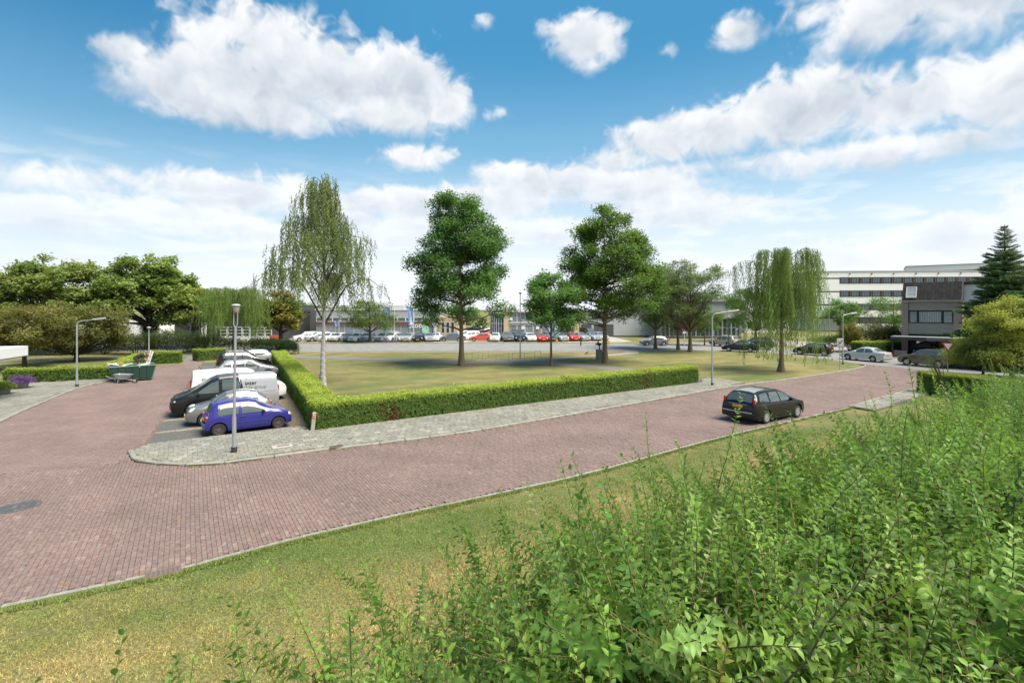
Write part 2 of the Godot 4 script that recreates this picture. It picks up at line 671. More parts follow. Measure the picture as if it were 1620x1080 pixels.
	if o.has("rails"):
		var r: Array = o.rails
		for sg in [1.0, -1.0]:
			var m := MB.new()
			var pts := []
			var rad := []
			for i in 9:
				var s := lerpf(r[0], r[1], i / 8.0)
				var z := c.roof_half * 0.86
				pts.append(c.at(s, c.top_y(s, z) + 0.05 * sin(PI * clampf(i / 8.0 * 1.6 if i < 4 else (8 - i) / 8.0 * 1.6, 0.0, 0.5)), z * sg))
				rad.append(0.016)
			m.tube(pts, rad, 6)
			part(t, "roof_rail", m, o.get("rail_mat", black_plastic))
	return t

func seam(s0: float, y0: float, s1: float, y1: float) -> Array:
	return [Vector2(s0, y0), Vector2(s0 + 0.014, y0), Vector2(s1 + 0.014, y1), Vector2(s1, y1)]

func sill_line(s0: float, s1: float, y: float, h := 0.014) -> Array:
	return [Vector2(s0, y), Vector2(s1, y), Vector2(s1, y + h), Vector2(s0, y + h)]

func spec_hatch() -> Array:
	var c := Car.new()
	c.L = 4.0; c.W = 1.72; c.axle_f = 0.8; c.axle_r = 3.32; c.roof_half = 0.58
	c.top = [Vector2(0, 0.62), Vector2(0.25, 0.8), Vector2(1.0, 0.98), Vector2(1.75, 1.4), Vector2(2.2, 1.48), Vector2(3.2, 1.45), Vector2(3.55, 1.38), Vector2(3.9, 0.98), Vector2(4.0, 0.9)]
	c.belt = [Vector2(0, 0.58), Vector2(0.25, 0.74), Vector2(1.0, 0.9), Vector2(3.9, 0.97), Vector2(4.0, 0.88)]
	return [c, {"windows": [[Vector2(1.3, 0.95), Vector2(1.85, 1.33), Vector2(2.35, 1.39), Vector2(2.35, 0.95)], [Vector2(2.42, 0.95), Vector2(2.42, 1.39), Vector2(3.15, 1.35), Vector2(3.4, 1.0)]], "screen": [1.1, 1.75, 0.66, 0.54], "back_glass": [3.58, 3.86, 0.5, 0.58], "tail_y": 0.9, "step": 0.3, "mirror_s": 1.5}]

func spec_sedan() -> Array:
	var c := Car.new()
	c.L = 4.4; c.W = 1.74; c.axle_f = 0.86; c.axle_r = 3.38; c.roof_half = 0.57
	c.top = [Vector2(0, 0.6), Vector2(0.2, 0.74), Vector2(1.15, 0.95), Vector2(1.95, 1.38), Vector2(2.3, 1.44), Vector2(2.95, 1.42), Vector2(3.25, 1.34), Vector2(3.82, 1.03), Vector2(4.3, 1.0), Vector2(4.4, 0.86)]
	c.belt = [Vector2(0, 0.56), Vector2(0.2, 0.68), Vector2(1.15, 0.88), Vector2(3.8, 0.95), Vector2(4.3, 0.96), Vector2(4.4, 0.82)]
	return [c, {"windows": [[Vector2(1.45, 0.93), Vector2(2.05, 1.31), Vector2(2.5, 1.35), Vector2(2.5, 0.93)], [Vector2(2.58, 0.93), Vector2(2.58, 1.35), Vector2(3.05, 1.31), Vector2(3.42, 1.06), Vector2(3.35, 0.97)]], "screen": [1.25, 1.95, 0.66, 0.53], "back_glass": [3.28, 3.76, 0.52, 0.62], "tail_y": 0.84, "step": 0.3, "mirror_s": 1.65, "plate_rear_y": 0.78}]

func spec_suv() -> Array:
	var c := Car.new()
	c.L = 4.3; c.W = 1.8; c.axle_f = 0.85; c.axle_r = 3.43; c.wr = 0.35; c.low = 0.28; c.roof_half = 0.62
	c.top = [Vector2(0, 0.78), Vector2(0.15, 0.92), Vector2(1.05, 1.08), Vector2(1.75, 1.56), Vector2(2.1, 1.65), Vector2(3.6, 1.66), Vector2(3.95, 1.6), Vector2(4.22, 1.1), Vector2(4.3, 1.0)]
	c.belt = [Vector2(0, 0.74), Vector2(0.15, 0.86), Vector2(1.05, 1.0), Vector2(4.2, 1.08), Vector2(4.3, 0.98)]
	return [c, {"windows": [[Vector2(1.3, 1.06), Vector2(1.85, 1.5), Vector2(2.3, 1.56), Vector2(2.3, 1.06)], [Vector2(2.38, 1.06), Vector2(2.38, 1.56), Vector2(3.15, 1.56), Vector2(3.15, 1.08)], [Vector2(3.25, 1.1), Vector2(3.25, 1.56), Vector2(3.75, 1.53), Vector2(3.85, 1.15)]], "screen": [1.15, 1.75, 0.7, 0.58], "back_glass": [3.98, 4.18, 0.55, 0.62], "tail_y": 1.0, "head_y": 0.82, "grille_y": 0.78, "bumper_y": 0.56, "step": 0.3, "mirror_s": 1.5, "plate_rear_y": 0.9}]

func spec_van() -> Array:
	var c := Car.new()
	c.L = 4.9; c.W = 1.9; c.axle_f = 0.92; c.axle_r = 3.92; c.wr = 0.33; c.low = 0.26; c.roof_half = 0.78; c.tail = 0.95; c.nose = 0.78
	c.top = [Vector2(0, 0.78), Vector2(0.12, 0.95), Vector2(0.75, 1.16), Vector2(1.7, 1.78), Vector2(2.05, 1.92), Vector2(2.6, 1.96), Vector2(4.6, 1.95), Vector2(4.78, 1.9), Vector2(4.87, 1.12), Vector2(4.9, 1.0)]
	c.belt = [Vector2(0, 0.74), Vector2(0.12, 0.9), Vector2(0.75, 1.06), Vector2(4.84, 1.08), Vector2(4.9, 0.98)]
	return [c, {"windows": [[Vector2(1.02, 1.13), Vector2(1.72, 1.62), Vector2(2.05, 1.74), Vector2(2.05, 1.13)]], "screen": [0.85, 1.7, 0.78, 0.68], "back_glass": [4.795, 4.86, 0.68, 0.7], "tail_y": 1.05, "tail_size": Vector3(0.1, 0.42, 0.15), "head_y": 0.86, "head_s": 0.24, "grille_y": 0.8, "bumper_y": 0.55, "step": 0.3, "mirror_s": 1.15, "category": "van", "plate_rear_y": 0.85}]

# ---------------------------------------------------------------- vegetation
# one small spray of leaves: folded leaves scattered in a ball; leaf size in metres
func spray(seed_: int, count: int, radius: float, length: float, width: float, flat := 0.0, droop := 0.0) -> ArrayMesh:
	var r := rand(seed_)
	var m := MB.new()
	for i in count:
		var at := Vector3(r.randfn(), r.randfn() * (1.0 - flat * 0.7), r.randfn()) * radius * 0.55
		var d := Vector3(r.randf_range(-1, 1), r.randf_range(-0.7, 0.6) * (1.0 - flat) - droop, r.randf_range(-1, 1)).normalized()
		var up := Vector3(r.randf_range(-0.7, 0.7), 1.0, r.randf_range(-0.7, 0.7)).normalized()
		var s := d.cross(up).normalized()
		up = s.cross(d)
		var k := r.randf_range(0.75, 1.25)
		leaf(m, at, d, s, up, length * k, width * k, 1)
	return m.mesh()

# a leaf from its stalk along d, folded along the midrib, arching down over its segments
func leaf(m: MB, at: Vector3, d: Vector3, s: Vector3, up: Vector3, length: float, width: float, seg := 2, arch := 0.25) -> void:
	if seg <= 1:
		var mid := at + d * length * 0.45
		m.tri(at, mid + s * width * 0.5 + up * width * 0.18, at + d * length)
		m.tri(at, at + d * length, mid - s * width * 0.5 + up * width * 0.18)
		return
	var prev := [at, at, at]
	for i in range(1, seg + 1):
		var t := float(i) / seg
		var w := width * 0.5 * sin(PI * pow(t, 0.75)) if i < seg else 0.0
		var p := at + d * length * t * (1.0 - arch * 0.15 * t) - up * arch * length * t * t
		var cur := [p + s * w + up * w * 0.35, p, p - s * w + up * w * 0.35]
		m.tri(prev[1], prev[0], cur[0]); m.tri(prev[1], cur[0], cur[1])
		m.tri(prev[1], cur[1], cur[2]); m.tri(prev[1], cur[2], prev[2])
		prev = cur

func along_path(pts: Array, t: float) -> Vector3:
	var f := clampf(t, 0, 1) * (pts.size() - 1)
	var i := mini(int(f), pts.size() - 2)
	return pts[i].lerp(pts[i + 1], f - i)

# o: height, radius, base (height of the lowest leaves), shape [Vector2(0..1 up the crown, share of radius)], clumps, sprays, spray (mesh), leaf material, bark, tint, trunk (radius), seed, flat, clump (radius)
func tree(called: String, label: String, at: Vector3, o: Dictionary, group := "", category := "tree") -> Node3D:
	var t := thing(called, label, category, at, 0.0, group)
	var r := rand(o.seed)
	var hh: float = o.height
	var base: float = o.base
	var wood := MB.new()
	var trunk_r: float = o.trunk
	var stem := []
	var rad := []
	var lean := Vector3(r.randf_range(-0.02, 0.02), 0, r.randf_range(-0.02, 0.02)) * hh
	lean += o.get("lean", Vector3.ZERO)
	for i in 13:
		var f := i / 12.0
		stem.append(Vector3(0, hh * 0.94 * f, 0) + lean * f * f + Vector3(r.randf_range(-1, 1), 0, r.randf_range(-1, 1)) * 0.012 * hh * f * (0.35 if f < 0.3 else 1.0))
		rad.append(trunk_r * (1.0 - 0.93 * pow(f, 0.8)) * (1.45 if i == 0 else (1.06 if i == 1 else 1.0)) + 0.01)
	wood.tube(stem, rad, 10)
	if o.get("flare", true):
		wood.tube([Vector3(0, -0.05, 0), Vector3(0, 0.12, 0), Vector3(0, 0.4, 0)], [trunk_r * 1.75, trunk_r * 1.35, trunk_r * 1.02], 10, false)
	var where := []
	var tints := []
	var n: int = o.clumps
	var tint: Color = o.get("tint", Color.WHITE)
	var warm: Color = o.get("tint2", tint)
	for k in n:
		var f := (k + 0.5) / n
		f = lerpf(f, r.randf(), 0.25)
		var y := lerpf(base, hh * 0.985, f)
		var env: float = along(o.shape, f).y * o.radius
		var a := k * 2.39996 + r.randf_range(-0.5, 0.5)
		var d := env * sqrt(r.randf_range(0.06, 1.0))
		var c := Vector3(cos(a) * d, y, sin(a) * d)
		var ty := clampf((y - d * o.get("rise", 0.75)) / (hh * 0.94), 0.12 if base < hh * 0.2 else base / hh * 0.8, 0.98)
		var p0 := along_path(stem, ty)
		c += along_path(stem, clampf(y / hh, 0, 1)) * Vector3(1, 0, 1)
		var mid := p0.lerp(c, 0.55) + Vector3(r.randf_range(-0.2, 0.2), o.get("bow", -0.05) * d, r.randf_range(-0.2, 0.2))
		var br := clampf(trunk_r * (1.0 - ty) * 0.55, 0.02, trunk_r * 0.5) * clampf(d / 2.0, 0.35, 1.0)
		wood.tube([p0, p0.lerp(mid, 0.5) + Vector3(0, 0.03 * d, 0), mid, c], [br, br * 0.75, br * 0.5, 0.012], 5, false)
		var cr: float = o.clump * r.randf_range(0.65, 1.25) * clampf(env / o.radius + 0.25, 0.5, 1.0)
		for q in o.get("twigs", 3):
			var e := c + Vector3(r.randf_range(-1, 1), r.randf_range(-0.3, 0.7), r.randf_range(-1, 1)) * cr * 0.8
			wood.tube([mid.lerp(c, r.randf_range(0.2, 0.9)), e], [br * 0.3 + 0.008, 0.006], 4, false)
		var shade := tint.lerp(warm, r.randf())
		shade = wobble(shade, r, 0.14)
		var m := int(o.sprays * (cr / o.clump) * (cr / o.clump))
		for q in m:
			var v := Vector3(r.randfn(), r.randfn(), r.randfn()).normalized() * pow(r.randf(), 0.45)
			v *= Vector3(cr, cr * o.get("flat", 0.6), cr)
			var bs := Basis(Vector3.UP, r.randf() * TAU).rotated(Vector3.RIGHT, r.randfn() * 0.35).rotated(Vector3.BACK, r.randfn() * 0.35).scaled(Vector3.ONE * r.randf_range(0.75, 1.3))
			where.append(Transform3D(bs, c + v))
			tints.append(wobble(shade, r, 0.2))
	part(t, "trunk", wood, o.bark)
	swarm(t, "crown", o.spray, o.leaf, where, tints)
	return t

# a hanging strand with small leaves, one metre long, hanging from its origin
func strand_mesh(seed_: int, leaves: int, length: float, width: float) -> ArrayMesh:
	var r := rand(seed_)
	var m := MB.new()
	var pts := []
	for i in 7:
		pts.append(Vector3(sin(i * 0.7 + seed_) * 0.025, -i / 6.0, cos(i * 0.9 + seed_) * 0.025))
	m.tube(pts, [0.006, 0.005, 0.005, 0.004, 0.004, 0.003, 0.002], 3, false)
	for i in leaves:
		var p := along_path(pts, (i + r.randf()) / leaves) + Vector3(r.randfn(), 0, r.randfn()) * 0.05
		var d := Vector3(r.randf_range(-1, 1), r.randf_range(-1.6, -0.2), r.randf_range(-1, 1)).normalized()
		var s := d.cross(Vector3(r.randf_range(-1, 1), 0.3, r.randf_range(-1, 1))).normalized()
		leaf(m, p, d, s, s.cross(d), length * r.randf_range(0.7, 1.3), width * r.randf_range(0.7, 1.3), 1)
	return m.mesh()

# weeping birch: limbs that climb and arch over, strands hanging from them
func weeping(called: String, label: String, at: Vector3, o: Dictionary, group := "") -> Node3D:
	var t := thing(called, label, "tree", at, 0.0, group)
	var r := rand(o.seed)
	var hh: float = o.height
	var wood := MB.new()
	var stem := []
	var rad := []
	for i in 15:
		var f := i / 14.0
		stem.append(Vector3(sin(f * 3.0 + o.seed) * 0.02 * hh * f, hh * 0.97 * f, cos(f * 2.3 + o.seed) * 0.02 * hh * f) + o.get("lean", Vector3.ZERO) * f)
		rad.append(o.trunk * (1.0 - 0.95 * pow(f, 0.75)) + 0.008)
	rad[0] *= 1.5
	var low := MB.new()
	low.tube(stem.slice(0, 8), rad.slice(0, 8), 12)
	wood.tube(stem.slice(7), rad.slice(7), 8)
	var where := []
	var tints := []
	for k in o.limbs:
		var f = (k + 0.5) / o.limbs
		var ty := lerpf(o.from, 0.97, pow(f, 0.9))
		var p0 := along_path(stem, ty)
		var a = k * 2.39996 + r.randf_range(-0.4, 0.4)
		var out := Vector3(cos(a), 0, sin(a))
		var reach: float = o.radius * along(o.shape, ty).y * r.randf_range(0.7, 1.1)
		var up: float = reach * r.randf_range(o.get("climb", 0.5), o.get("climb", 0.5) + 0.5)
		up = minf(up, hh * 0.985 - p0.y)
		var pts := []
		var rr := []
		var br := maxf(o.trunk * (1.0 - ty) * 0.5, 0.025)
		for i in 8:
			var q := i / 7.0
			pts.append(p0 + out * reach * q + Vector3(0, up * sin(q * PI * o.get("curl", 0.72)), 0) + Vector3(r.randfn(), r.randfn(), r.randfn()) * 0.03 * reach * q)
			rr.append(br * (1.0 - 0.85 * q) + 0.006)
		wood.tube(pts, rr, 5, false)
		for s in int(o.strands * (0.4 + 0.6 * reach / o.radius)):
			var q := pow(r.randf(), 0.7)
			var p = along_path(pts, 0.18 + 0.82 * q) + Vector3(r.randfn(), r.randfn() * 0.4, r.randfn()) * 0.28 * o.get("spread", 1.0)
			var ln: float = r.randf_range(o.hang.x, o.hang.y) * (0.6 + 0.6 * r.randf() * q)
			ln = minf(ln, p.y - o.get("clear", 1.5) * r.randf_range(0.7, 1.5))
			if ln < 0.3: continue
			var lean := Vector3(r.randfn() * 0.1, 0, r.randfn() * 0.1) + out * 0.06
			var bs := Basis(Vector3.UP, r.randf() * TAU)
			bs = Basis(Vector3(lean.z, 0, -lean.x).normalized(), -lean.length()) * bs if lean.length() > 0.001 else bs
			where.append(Transform3D(bs * Basis.from_scale(Vector3(r.randf_range(0.8, 1.5), ln, r.randf_range(0.8, 1.5))), p))
			tints.append(wobble(o.get("tint", Color.WHITE), r, 0.28))
	part(t, "trunk", low, o.bark)
	part(t, "limbs", wood, o.get("limb_bark", o.bark))
	swarm(t, "crown", o.strand, o.leaf, where, tints)
	return t

var hedge_rust := [Vector3(3.255, 1.100, -30.638), Vector3(8.986, 1.150, -34.560), Vector3(9.014, 0.600, -34.016), Vector3(-6.007, 0.600, -24.270), Vector3(-5.736, 0.250, -24.407)]     # where the hedge has gone brown

# a clipped hedge along a path of ground points; the leaves stand on its faces, a dense dark core behind them
func hedge(called: String, label: String, pts: Array, width: float, height: float, per_m2: float, mesh: Mesh, leaf_mat: Material, seed_: int, lit_top_tint: Color, shaded_side_tint: Color, group := "") -> Node3D:
	var t := thing(called, label, "hedge", pts[0], 0.0, group)
	var r := rand(seed_)
	var core := MB.new()
	var where := []
	var tints := []
	for i in pts.size() - 1:
		var a: Vector3 = pts[i] - pts[0]
		var b: Vector3 = pts[i + 1] - pts[0]
		var d := (b - a).normalized()
		var s := d.cross(Vector3.UP)
		var ln := (b - a).length()
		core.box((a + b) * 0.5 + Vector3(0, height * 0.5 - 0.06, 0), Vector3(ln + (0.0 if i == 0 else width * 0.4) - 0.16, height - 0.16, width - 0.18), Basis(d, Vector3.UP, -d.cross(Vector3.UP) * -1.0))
		var areas := [[ln * width, 0], [ln * height, 1], [ln * height, 2], [width * height, 3], [width * height, 4]]
		for ar in areas:
			for q in int(ar[0] * per_m2):
				var u := r.randf_range(-0.5, 0.5)
				var v := r.randf_range(-0.5, 0.5)
				var p := (a + b) * 0.5
				var dev := r.randfn() * 0.035 + (r.randf() * 0.14 if r.randf() < 0.03 else 0.0)
				var nn := Vector3.UP
				var col := shaded_side_tint
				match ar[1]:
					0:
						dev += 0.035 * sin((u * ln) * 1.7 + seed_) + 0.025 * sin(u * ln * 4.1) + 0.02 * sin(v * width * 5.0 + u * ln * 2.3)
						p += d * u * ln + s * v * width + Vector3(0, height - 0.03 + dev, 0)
						col = lit_top_tint
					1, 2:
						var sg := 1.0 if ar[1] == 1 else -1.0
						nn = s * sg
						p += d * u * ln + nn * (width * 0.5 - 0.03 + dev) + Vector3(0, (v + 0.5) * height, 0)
						col = shaded_side_tint.lerp(lit_top_tint, smoothstep(0.32, 0.5, v))
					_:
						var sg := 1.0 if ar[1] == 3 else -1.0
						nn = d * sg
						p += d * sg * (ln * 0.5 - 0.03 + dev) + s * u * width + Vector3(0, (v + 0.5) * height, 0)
						col = shaded_side_tint.lerp(lit_top_tint, smoothstep(0.32, 0.5, v))
				for pt in hedge_rust:
					var w: float = (pts[0] + p).distance_to(pt)
					if w < 0.6 and r.randf() < 0.65 - w: col = Color(0.2, 0.095, 0.055)
				var tilt := (nn + Vector3(r.randfn(), r.randfn(), r.randfn()) * 0.3).normalized()
				var x := tilt.cross(Vector3(r.randfn(), r.randfn(), r.randfn())).normalized()
				where.append(Transform3D(Basis(x, tilt, x.cross(tilt)).scaled(Vector3.ONE * r.randf_range(0.75, 1.3)), p))
				tints.append(wobble(col, r, 0.22))
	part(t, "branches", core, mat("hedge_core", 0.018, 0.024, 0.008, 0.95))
	swarm(t, "foliage", mesh, leaf_mat, where, tints)
	return t

# sprig for hedges: leaves fanning out from a twig end along +y
func sprig_mesh(seed_: int, count: int, length: float, width: float) -> ArrayMesh:
	var r := rand(seed_)
	var m := MB.new()
	for i in count:
		var a := i * 2.4 + r.randf_range(-0.4, 0.4)
		var d := Vector3(cos(a), r.randf_range(0.1, 0.8), sin(a)).normalized()
		var s := d.cross(Vector3.UP).normalized()
		leaf(m, Vector3(r.randfn() * 0.03, -0.05 + 0.09 * i / count, r.randfn() * 0.03), d, s, s.cross(d), length * r.randf_range(0.75, 1.2), width * r.randf_range(0.8, 1.2), 1)
	return m.mesh()

# a rounded bush built of leafy clumps
func bush(called: String, label: String, at: Vector3, rx: float, rz: float, hh: float, sp: Mesh, leaf_mat: Material, tint: Color, seed_: int, count: int, group := "", category := "shrub", turn := 0.0) -> Node3D:
	var t := thing(called, label, category, at, turn, group)
	var r := rand(seed_)
	var wood := MB.new()
	var where := []
	var tints := []
	var lumps := []
	for k in 14:
		var a := k * 2.4
		var q := sqrt((k + 0.5) / 14.0) * 0.72
		lumps.append([Vector3(cos(a) * rx * q, hh * (0.66 - 0.34 * q * q) * r.randf_range(0.85, 1.1), sin(a) * rz * q), r.randf_range(0.3, 0.46)])
		wood.tube([Vector3(cos(a) * 0.1, 0, sin(a) * 0.1), Vector3(cos(a) * rx * q * 0.5, hh * 0.3, sin(a) * rz * q * 0.5), lumps[k][0]], [0.03, 0.022, 0.008], 5, false)
	for k in count:
		var l: Array = lumps[k % 14]
		var v := Vector3(r.randfn(), r.randfn(), r.randfn()).normalized() * pow(r.randf(), 0.35)
		if v.y < 0 and r.randf() < 0.3: v.y = -v.y
		var p: Vector3 = l[0] + v * Vector3(rx * l[1], hh * l[1] * 0.95, rz * l[1])
		if p.y < 0.05: p.y = r.randf_range(0.05, 0.4)
		where.append(Transform3D(Basis(Vector3.UP, r.randf() * TAU).rotated(Vector3.RIGHT, r.randfn() * 0.4).scaled(Vector3.ONE * r.randf_range(0.7, 1.3)), p))
		tints.append(wobble(wobble(tint, rand(seed_ * 31 + k % 14), 0.16), r, 0.2))
	part(t, "stems", wood, mat("twig_brown", 0.07, 0.05, 0.035, 0.9))
	swarm(t, "foliage", sp, leaf_mat, where, tints)
	return t

# spruce: tiers of boughs, each bough a flat spray of needles on a twig
func bough_mesh(seed_: int) -> ArrayMesh:
	var r := rand(seed_)
	var m := MB.new()
	m.tube([Vector3.ZERO, Vector3(0.5, -0.06, 0), Vector3(1, 0.0, 0)], [0.012, 0.008, 0.003], 4, false)
	for k in 26:
		var q := (k + 0.5) / 26.0
		var sg := 1.0 if k % 2 == 0 else -1.0
		var p := Vector3(q, -0.06 * sin(q * PI), 0)
		var ln := 0.34 * (1.0 - q * 0.75) + 0.06
		var e := p + Vector3(ln * 0.75, -0.05 + r.randf_range(-0.05, 0.05), sg * ln)
		for j in 9:
			var w := p.lerp(e, (j + 0.6) / 9.0)
			var d := ((e - p).normalized() + Vector3(r.randfn(), r.randfn() * 0.8 + 0.15, r.randfn()) * 0.6).normalized()
			var s := d.cross(Vector3(r.randfn(), 1, r.randfn())).normalized()
			leaf(m, w, d, s, s.cross(d), 0.15, 0.034, 1)
	return m.mesh()

func conifer(called: String, label: String, at: Vector3, hh: float, radius: float, lo: float, leaf_mat: Material, seed_: int) -> Node3D:
	var t := thing(called, label, "tree", at)
	var r := rand(seed_)
	var wood := MB.new()
	wood.tube([Vector3.ZERO, Vector3(0.04, hh * 0.5, 0), Vector3(0, hh, 0)], [0.26, 0.15, 0.015], 9)
	var where := []
	var tints := []
	var y := lo
	var tier := 0
	while y < hh * 0.985:
		var f := (y - lo) / (hh - lo)
		var reach := radius * pow(1.0 - f, 0.85) * r.randf_range(0.85, 1.12) + 0.12
		var n := 9 + int(13 * (1.0 - f))
		for k in n:
			var a := TAU * k / n + tier * 0.7 + r.randf_range(-0.25, 0.25)
			var d := reach * r.randf_range(0.72, 1.12)
			var tilt := lerpf(-0.12, 0.5, f) + r.randfn() * 0.1
			var bs := Basis(Vector3.UP, a) * Basis(Vector3.BACK, tilt)
			var yy := y + r.randf_range(-0.12, 0.12)
			where.append(Transform3D(bs.scaled_local(Vector3(d, maxf(d * 0.8, 0.6), clampf(d * 0.72, 0.3, 2.0))), Vector3(0, yy, 0)))
			tints.append(wobble(Color(1, 1, 1), r, 0.3))
			wood.tube([Vector3(0, yy, 0), Vector3(0, yy, 0) + bs * Vector3(d * 0.8, 0, 0)], [0.03 * (1.0 - f) + 0.008, 0.005], 4, false)
			if d > 1.1:
				for q in 3:
					var p := Vector3(0, yy, 0) + bs * Vector3(d * r.randf_range(0.35, 0.75), -0.05, r.randf_range(-0.25, 0.25) * d)
					where.append(Transform3D((Basis(Vector3.UP, r.randf_range(-0.7, 0.7)) * bs).scaled_local(Vector3.ONE * d * 0.45), p))
					tints.append(wobble(Color(1, 1, 1), r, 0.3))
		y += lerpf(0.6, 0.34, f)
		tier += 1
	part(t, "trunk", wood, mats.bark_dark)
	swarm(t, "crown", bough_mesh(seed_), leaf_mat, where, tints)
	return t

# a long shoot of the overgrown shrub: stem along +y with opposite pairs of arching leaves
func shoot_mesh(seed_: int, ln: float, pairs: int, size: float, bare := 0.12) -> Array:
	var r := rand(seed_)
	var st := MB.new()
	var lf := MB.new()
	var pts := []
	var rad := []
	var bend := Vector3(r.randf_range(-1, 1), 0, r.randf_range(-1, 1)) * 0.16 * ln
	for i in 8:
		var f := i / 7.0
		pts.append(Vector3(0, ln * f, 0) + bend * f * f + Vector3(r.randfn(), 0, r.randfn()) * 0.006)
		rad.append(lerpf(0.0055, 0.0016, f))
	st.tube(pts, rad, 5, false)
	for i in pairs:
		var f := bare + (1.0 - bare) * float(i) / (pairs - 1)
		var p := along_path(pts, f)
		var a := i * 1.63 + r.randf_range(-0.3, 0.3)
		for sg in [0.0, PI]:
			if r.randf() < 0.06: continue
			var o := Vector3(cos(a + sg), 0, sin(a + sg))
			var rise := lerpf(0.25, 1.3, f * f) + r.randf_range(-0.25, 0.25)
			var d := (o + Vector3.UP * rise).normalized()
			var s := d.cross(Vector3.UP).normalized()
			s = (s + Vector3(r.randfn(), r.randfn(), r.randfn()) * 0.15).normalized()
			var k := size * lerpf(1.1, 0.55, f * f) * r.randf_range(0.8, 1.15) * (0.7 if f < bare + 0.1 else 1.0)
			leaf(lf, p + d * 0.006, d, s, s.cross(d).normalized() * (1.0 if s.cross(d).y > 0 else -1.0), k, k * r.randf_range(0.48, 0.6), 3, r.randf_range(0.15, 0.55))
	return [st.mesh(), lf.soften(50).mesh()]

# ---------------------------------------------------------------- buildings and street furniture
# a window in a facade whose outer face is at z, given by its lower left corner
func window(parent: Node, x: float, y: float, w: float, h: float, z: float, frame: Material, pane: Material, cols := 1, rows := 1, bar := 0.06, deep := 0.06) -> MeshInstance3D:
	var m := MB.new()
	m.box(Vector3(w * 0.5, bar * 0.5, 0), Vector3(w, bar, deep))
	m.box(Vector3(w * 0.5, h - bar * 0.5, 0), Vector3(w, bar, deep))
	m.box(Vector3(bar * 0.5, h * 0.5, 0), Vector3(bar, h - 2 * bar, deep))
	m.box(Vector3(w - bar * 0.5, h * 0.5, 0), Vector3(bar, h - 2 * bar, deep))
	for i in range(1, cols):
		m.box(Vector3(w * i / cols, h * 0.5, 0), Vector3(bar * 0.8, h - 2 * bar, deep * 0.8))
	for i in range(1, rows):
		m.box(Vector3(w * 0.5, h * i / rows, 0), Vector3(w - 2 * bar, bar * 0.8, deep * 0.7))
	var o := part(parent, "window", m, frame, Vector3(x, y, z))
	for i in cols:
		for j in rows:
			var p := MB.new()
			p.box(Vector3((i + 0.5) * w / cols, (j + 0.5) * h / rows, -deep * 0.15), Vector3(w / cols - bar * 0.9, h / rows - bar * 0.9, 0.02))
			part(o, "pane", p, pane)
	return o

func slab(parent: Node, called: String, x0: float, y0: float, z0: float, x1: float, y1: float, z1: float, m: Material) -> MeshInstance3D:
	var b := MB.new()
	b.box(Vector3((x0 + x1) * 0.5, (y0 + y1) * 0.5, (z0 + z1) * 0.5), Vector3(absf(x1 - x0), absf(y1 - y0), absf(z1 - z0)))
	return part(parent, called, b, m)

func word(parent: Node, text: String, size: float, m: Material, at: Vector3, font := "Droid Sans", bold := 400, slant := false) -> MeshInstance3D:
	var f := SystemFont.new()
	f.font_names = PackedStringArray([font])
	f.font_weight = bold
	f.font_italic = slant
	var t := TextMesh.new()
	t.text = text
	t.font = f
	t.font_size = 64
	t.pixel_size = size / 46.0
	t.depth = 0.012
	return part(parent, "lettering", t, m, at)

func lamp_post(label: String, at: Vector3, hh: float, turn: float, steel: Material) -> Node3D:     # bent arm over the road
	var t := thing("street_lamp", label, "street lamp", at, turn, "grey street lamps with bent arms")
	var m := MB.new()
	m.tube([Vector3(0, 0, 0), Vector3(0, 0.9, 0), Vector3(0, 0.95, 0), Vector3(0, hh * 0.9, 0), Vector3(0.05, hh * 0.94, 0), Vector3(0.22, hh * 0.962, 0)], [0.075, 0.075, 0.058, 0.045, 0.042, 0.04], 12)
	part(t, "pole", m, steel)
	var a := MB.new()
	a.tube([Vector3(0.2, hh * 0.96, 0), Vector3(1.05, hh * 0.985, 0)], [0.036, 0.034], 10)
	part(t, "arm", a, steel)
	var h := MB.new()
	h.bevel(Vector3.ZERO, Vector3(0.85, 0.09, 0.2), 0.035, Basis(Vector3.BACK, 0.12))
	var hd := part(t, "lamp_head", h, mat("lamp_housing", 0.4, 0.4, 0.4, 0.5), Vector3(1.4, hh * 0.995, 0))
	var g := MB.new()
	g.bevel(Vector3(0.05, -0.05, 0), Vector3(0.6, 0.03, 0.16), 0.012, Basis(Vector3.BACK, 0.12))
	part(hd, "diffuser", g, mat("lamp_diffuser", 0.6, 0.6, 0.56, 0.3))
	var b := MB.new()
	b.tube([Vector3(0, 0, 0), Vector3(0, 0.16, 0)], [0.1, 0.1], 12)
	part(t, "base", b, mat("lamp_base", 0.03, 0.03, 0.035, 0.7))
	return t

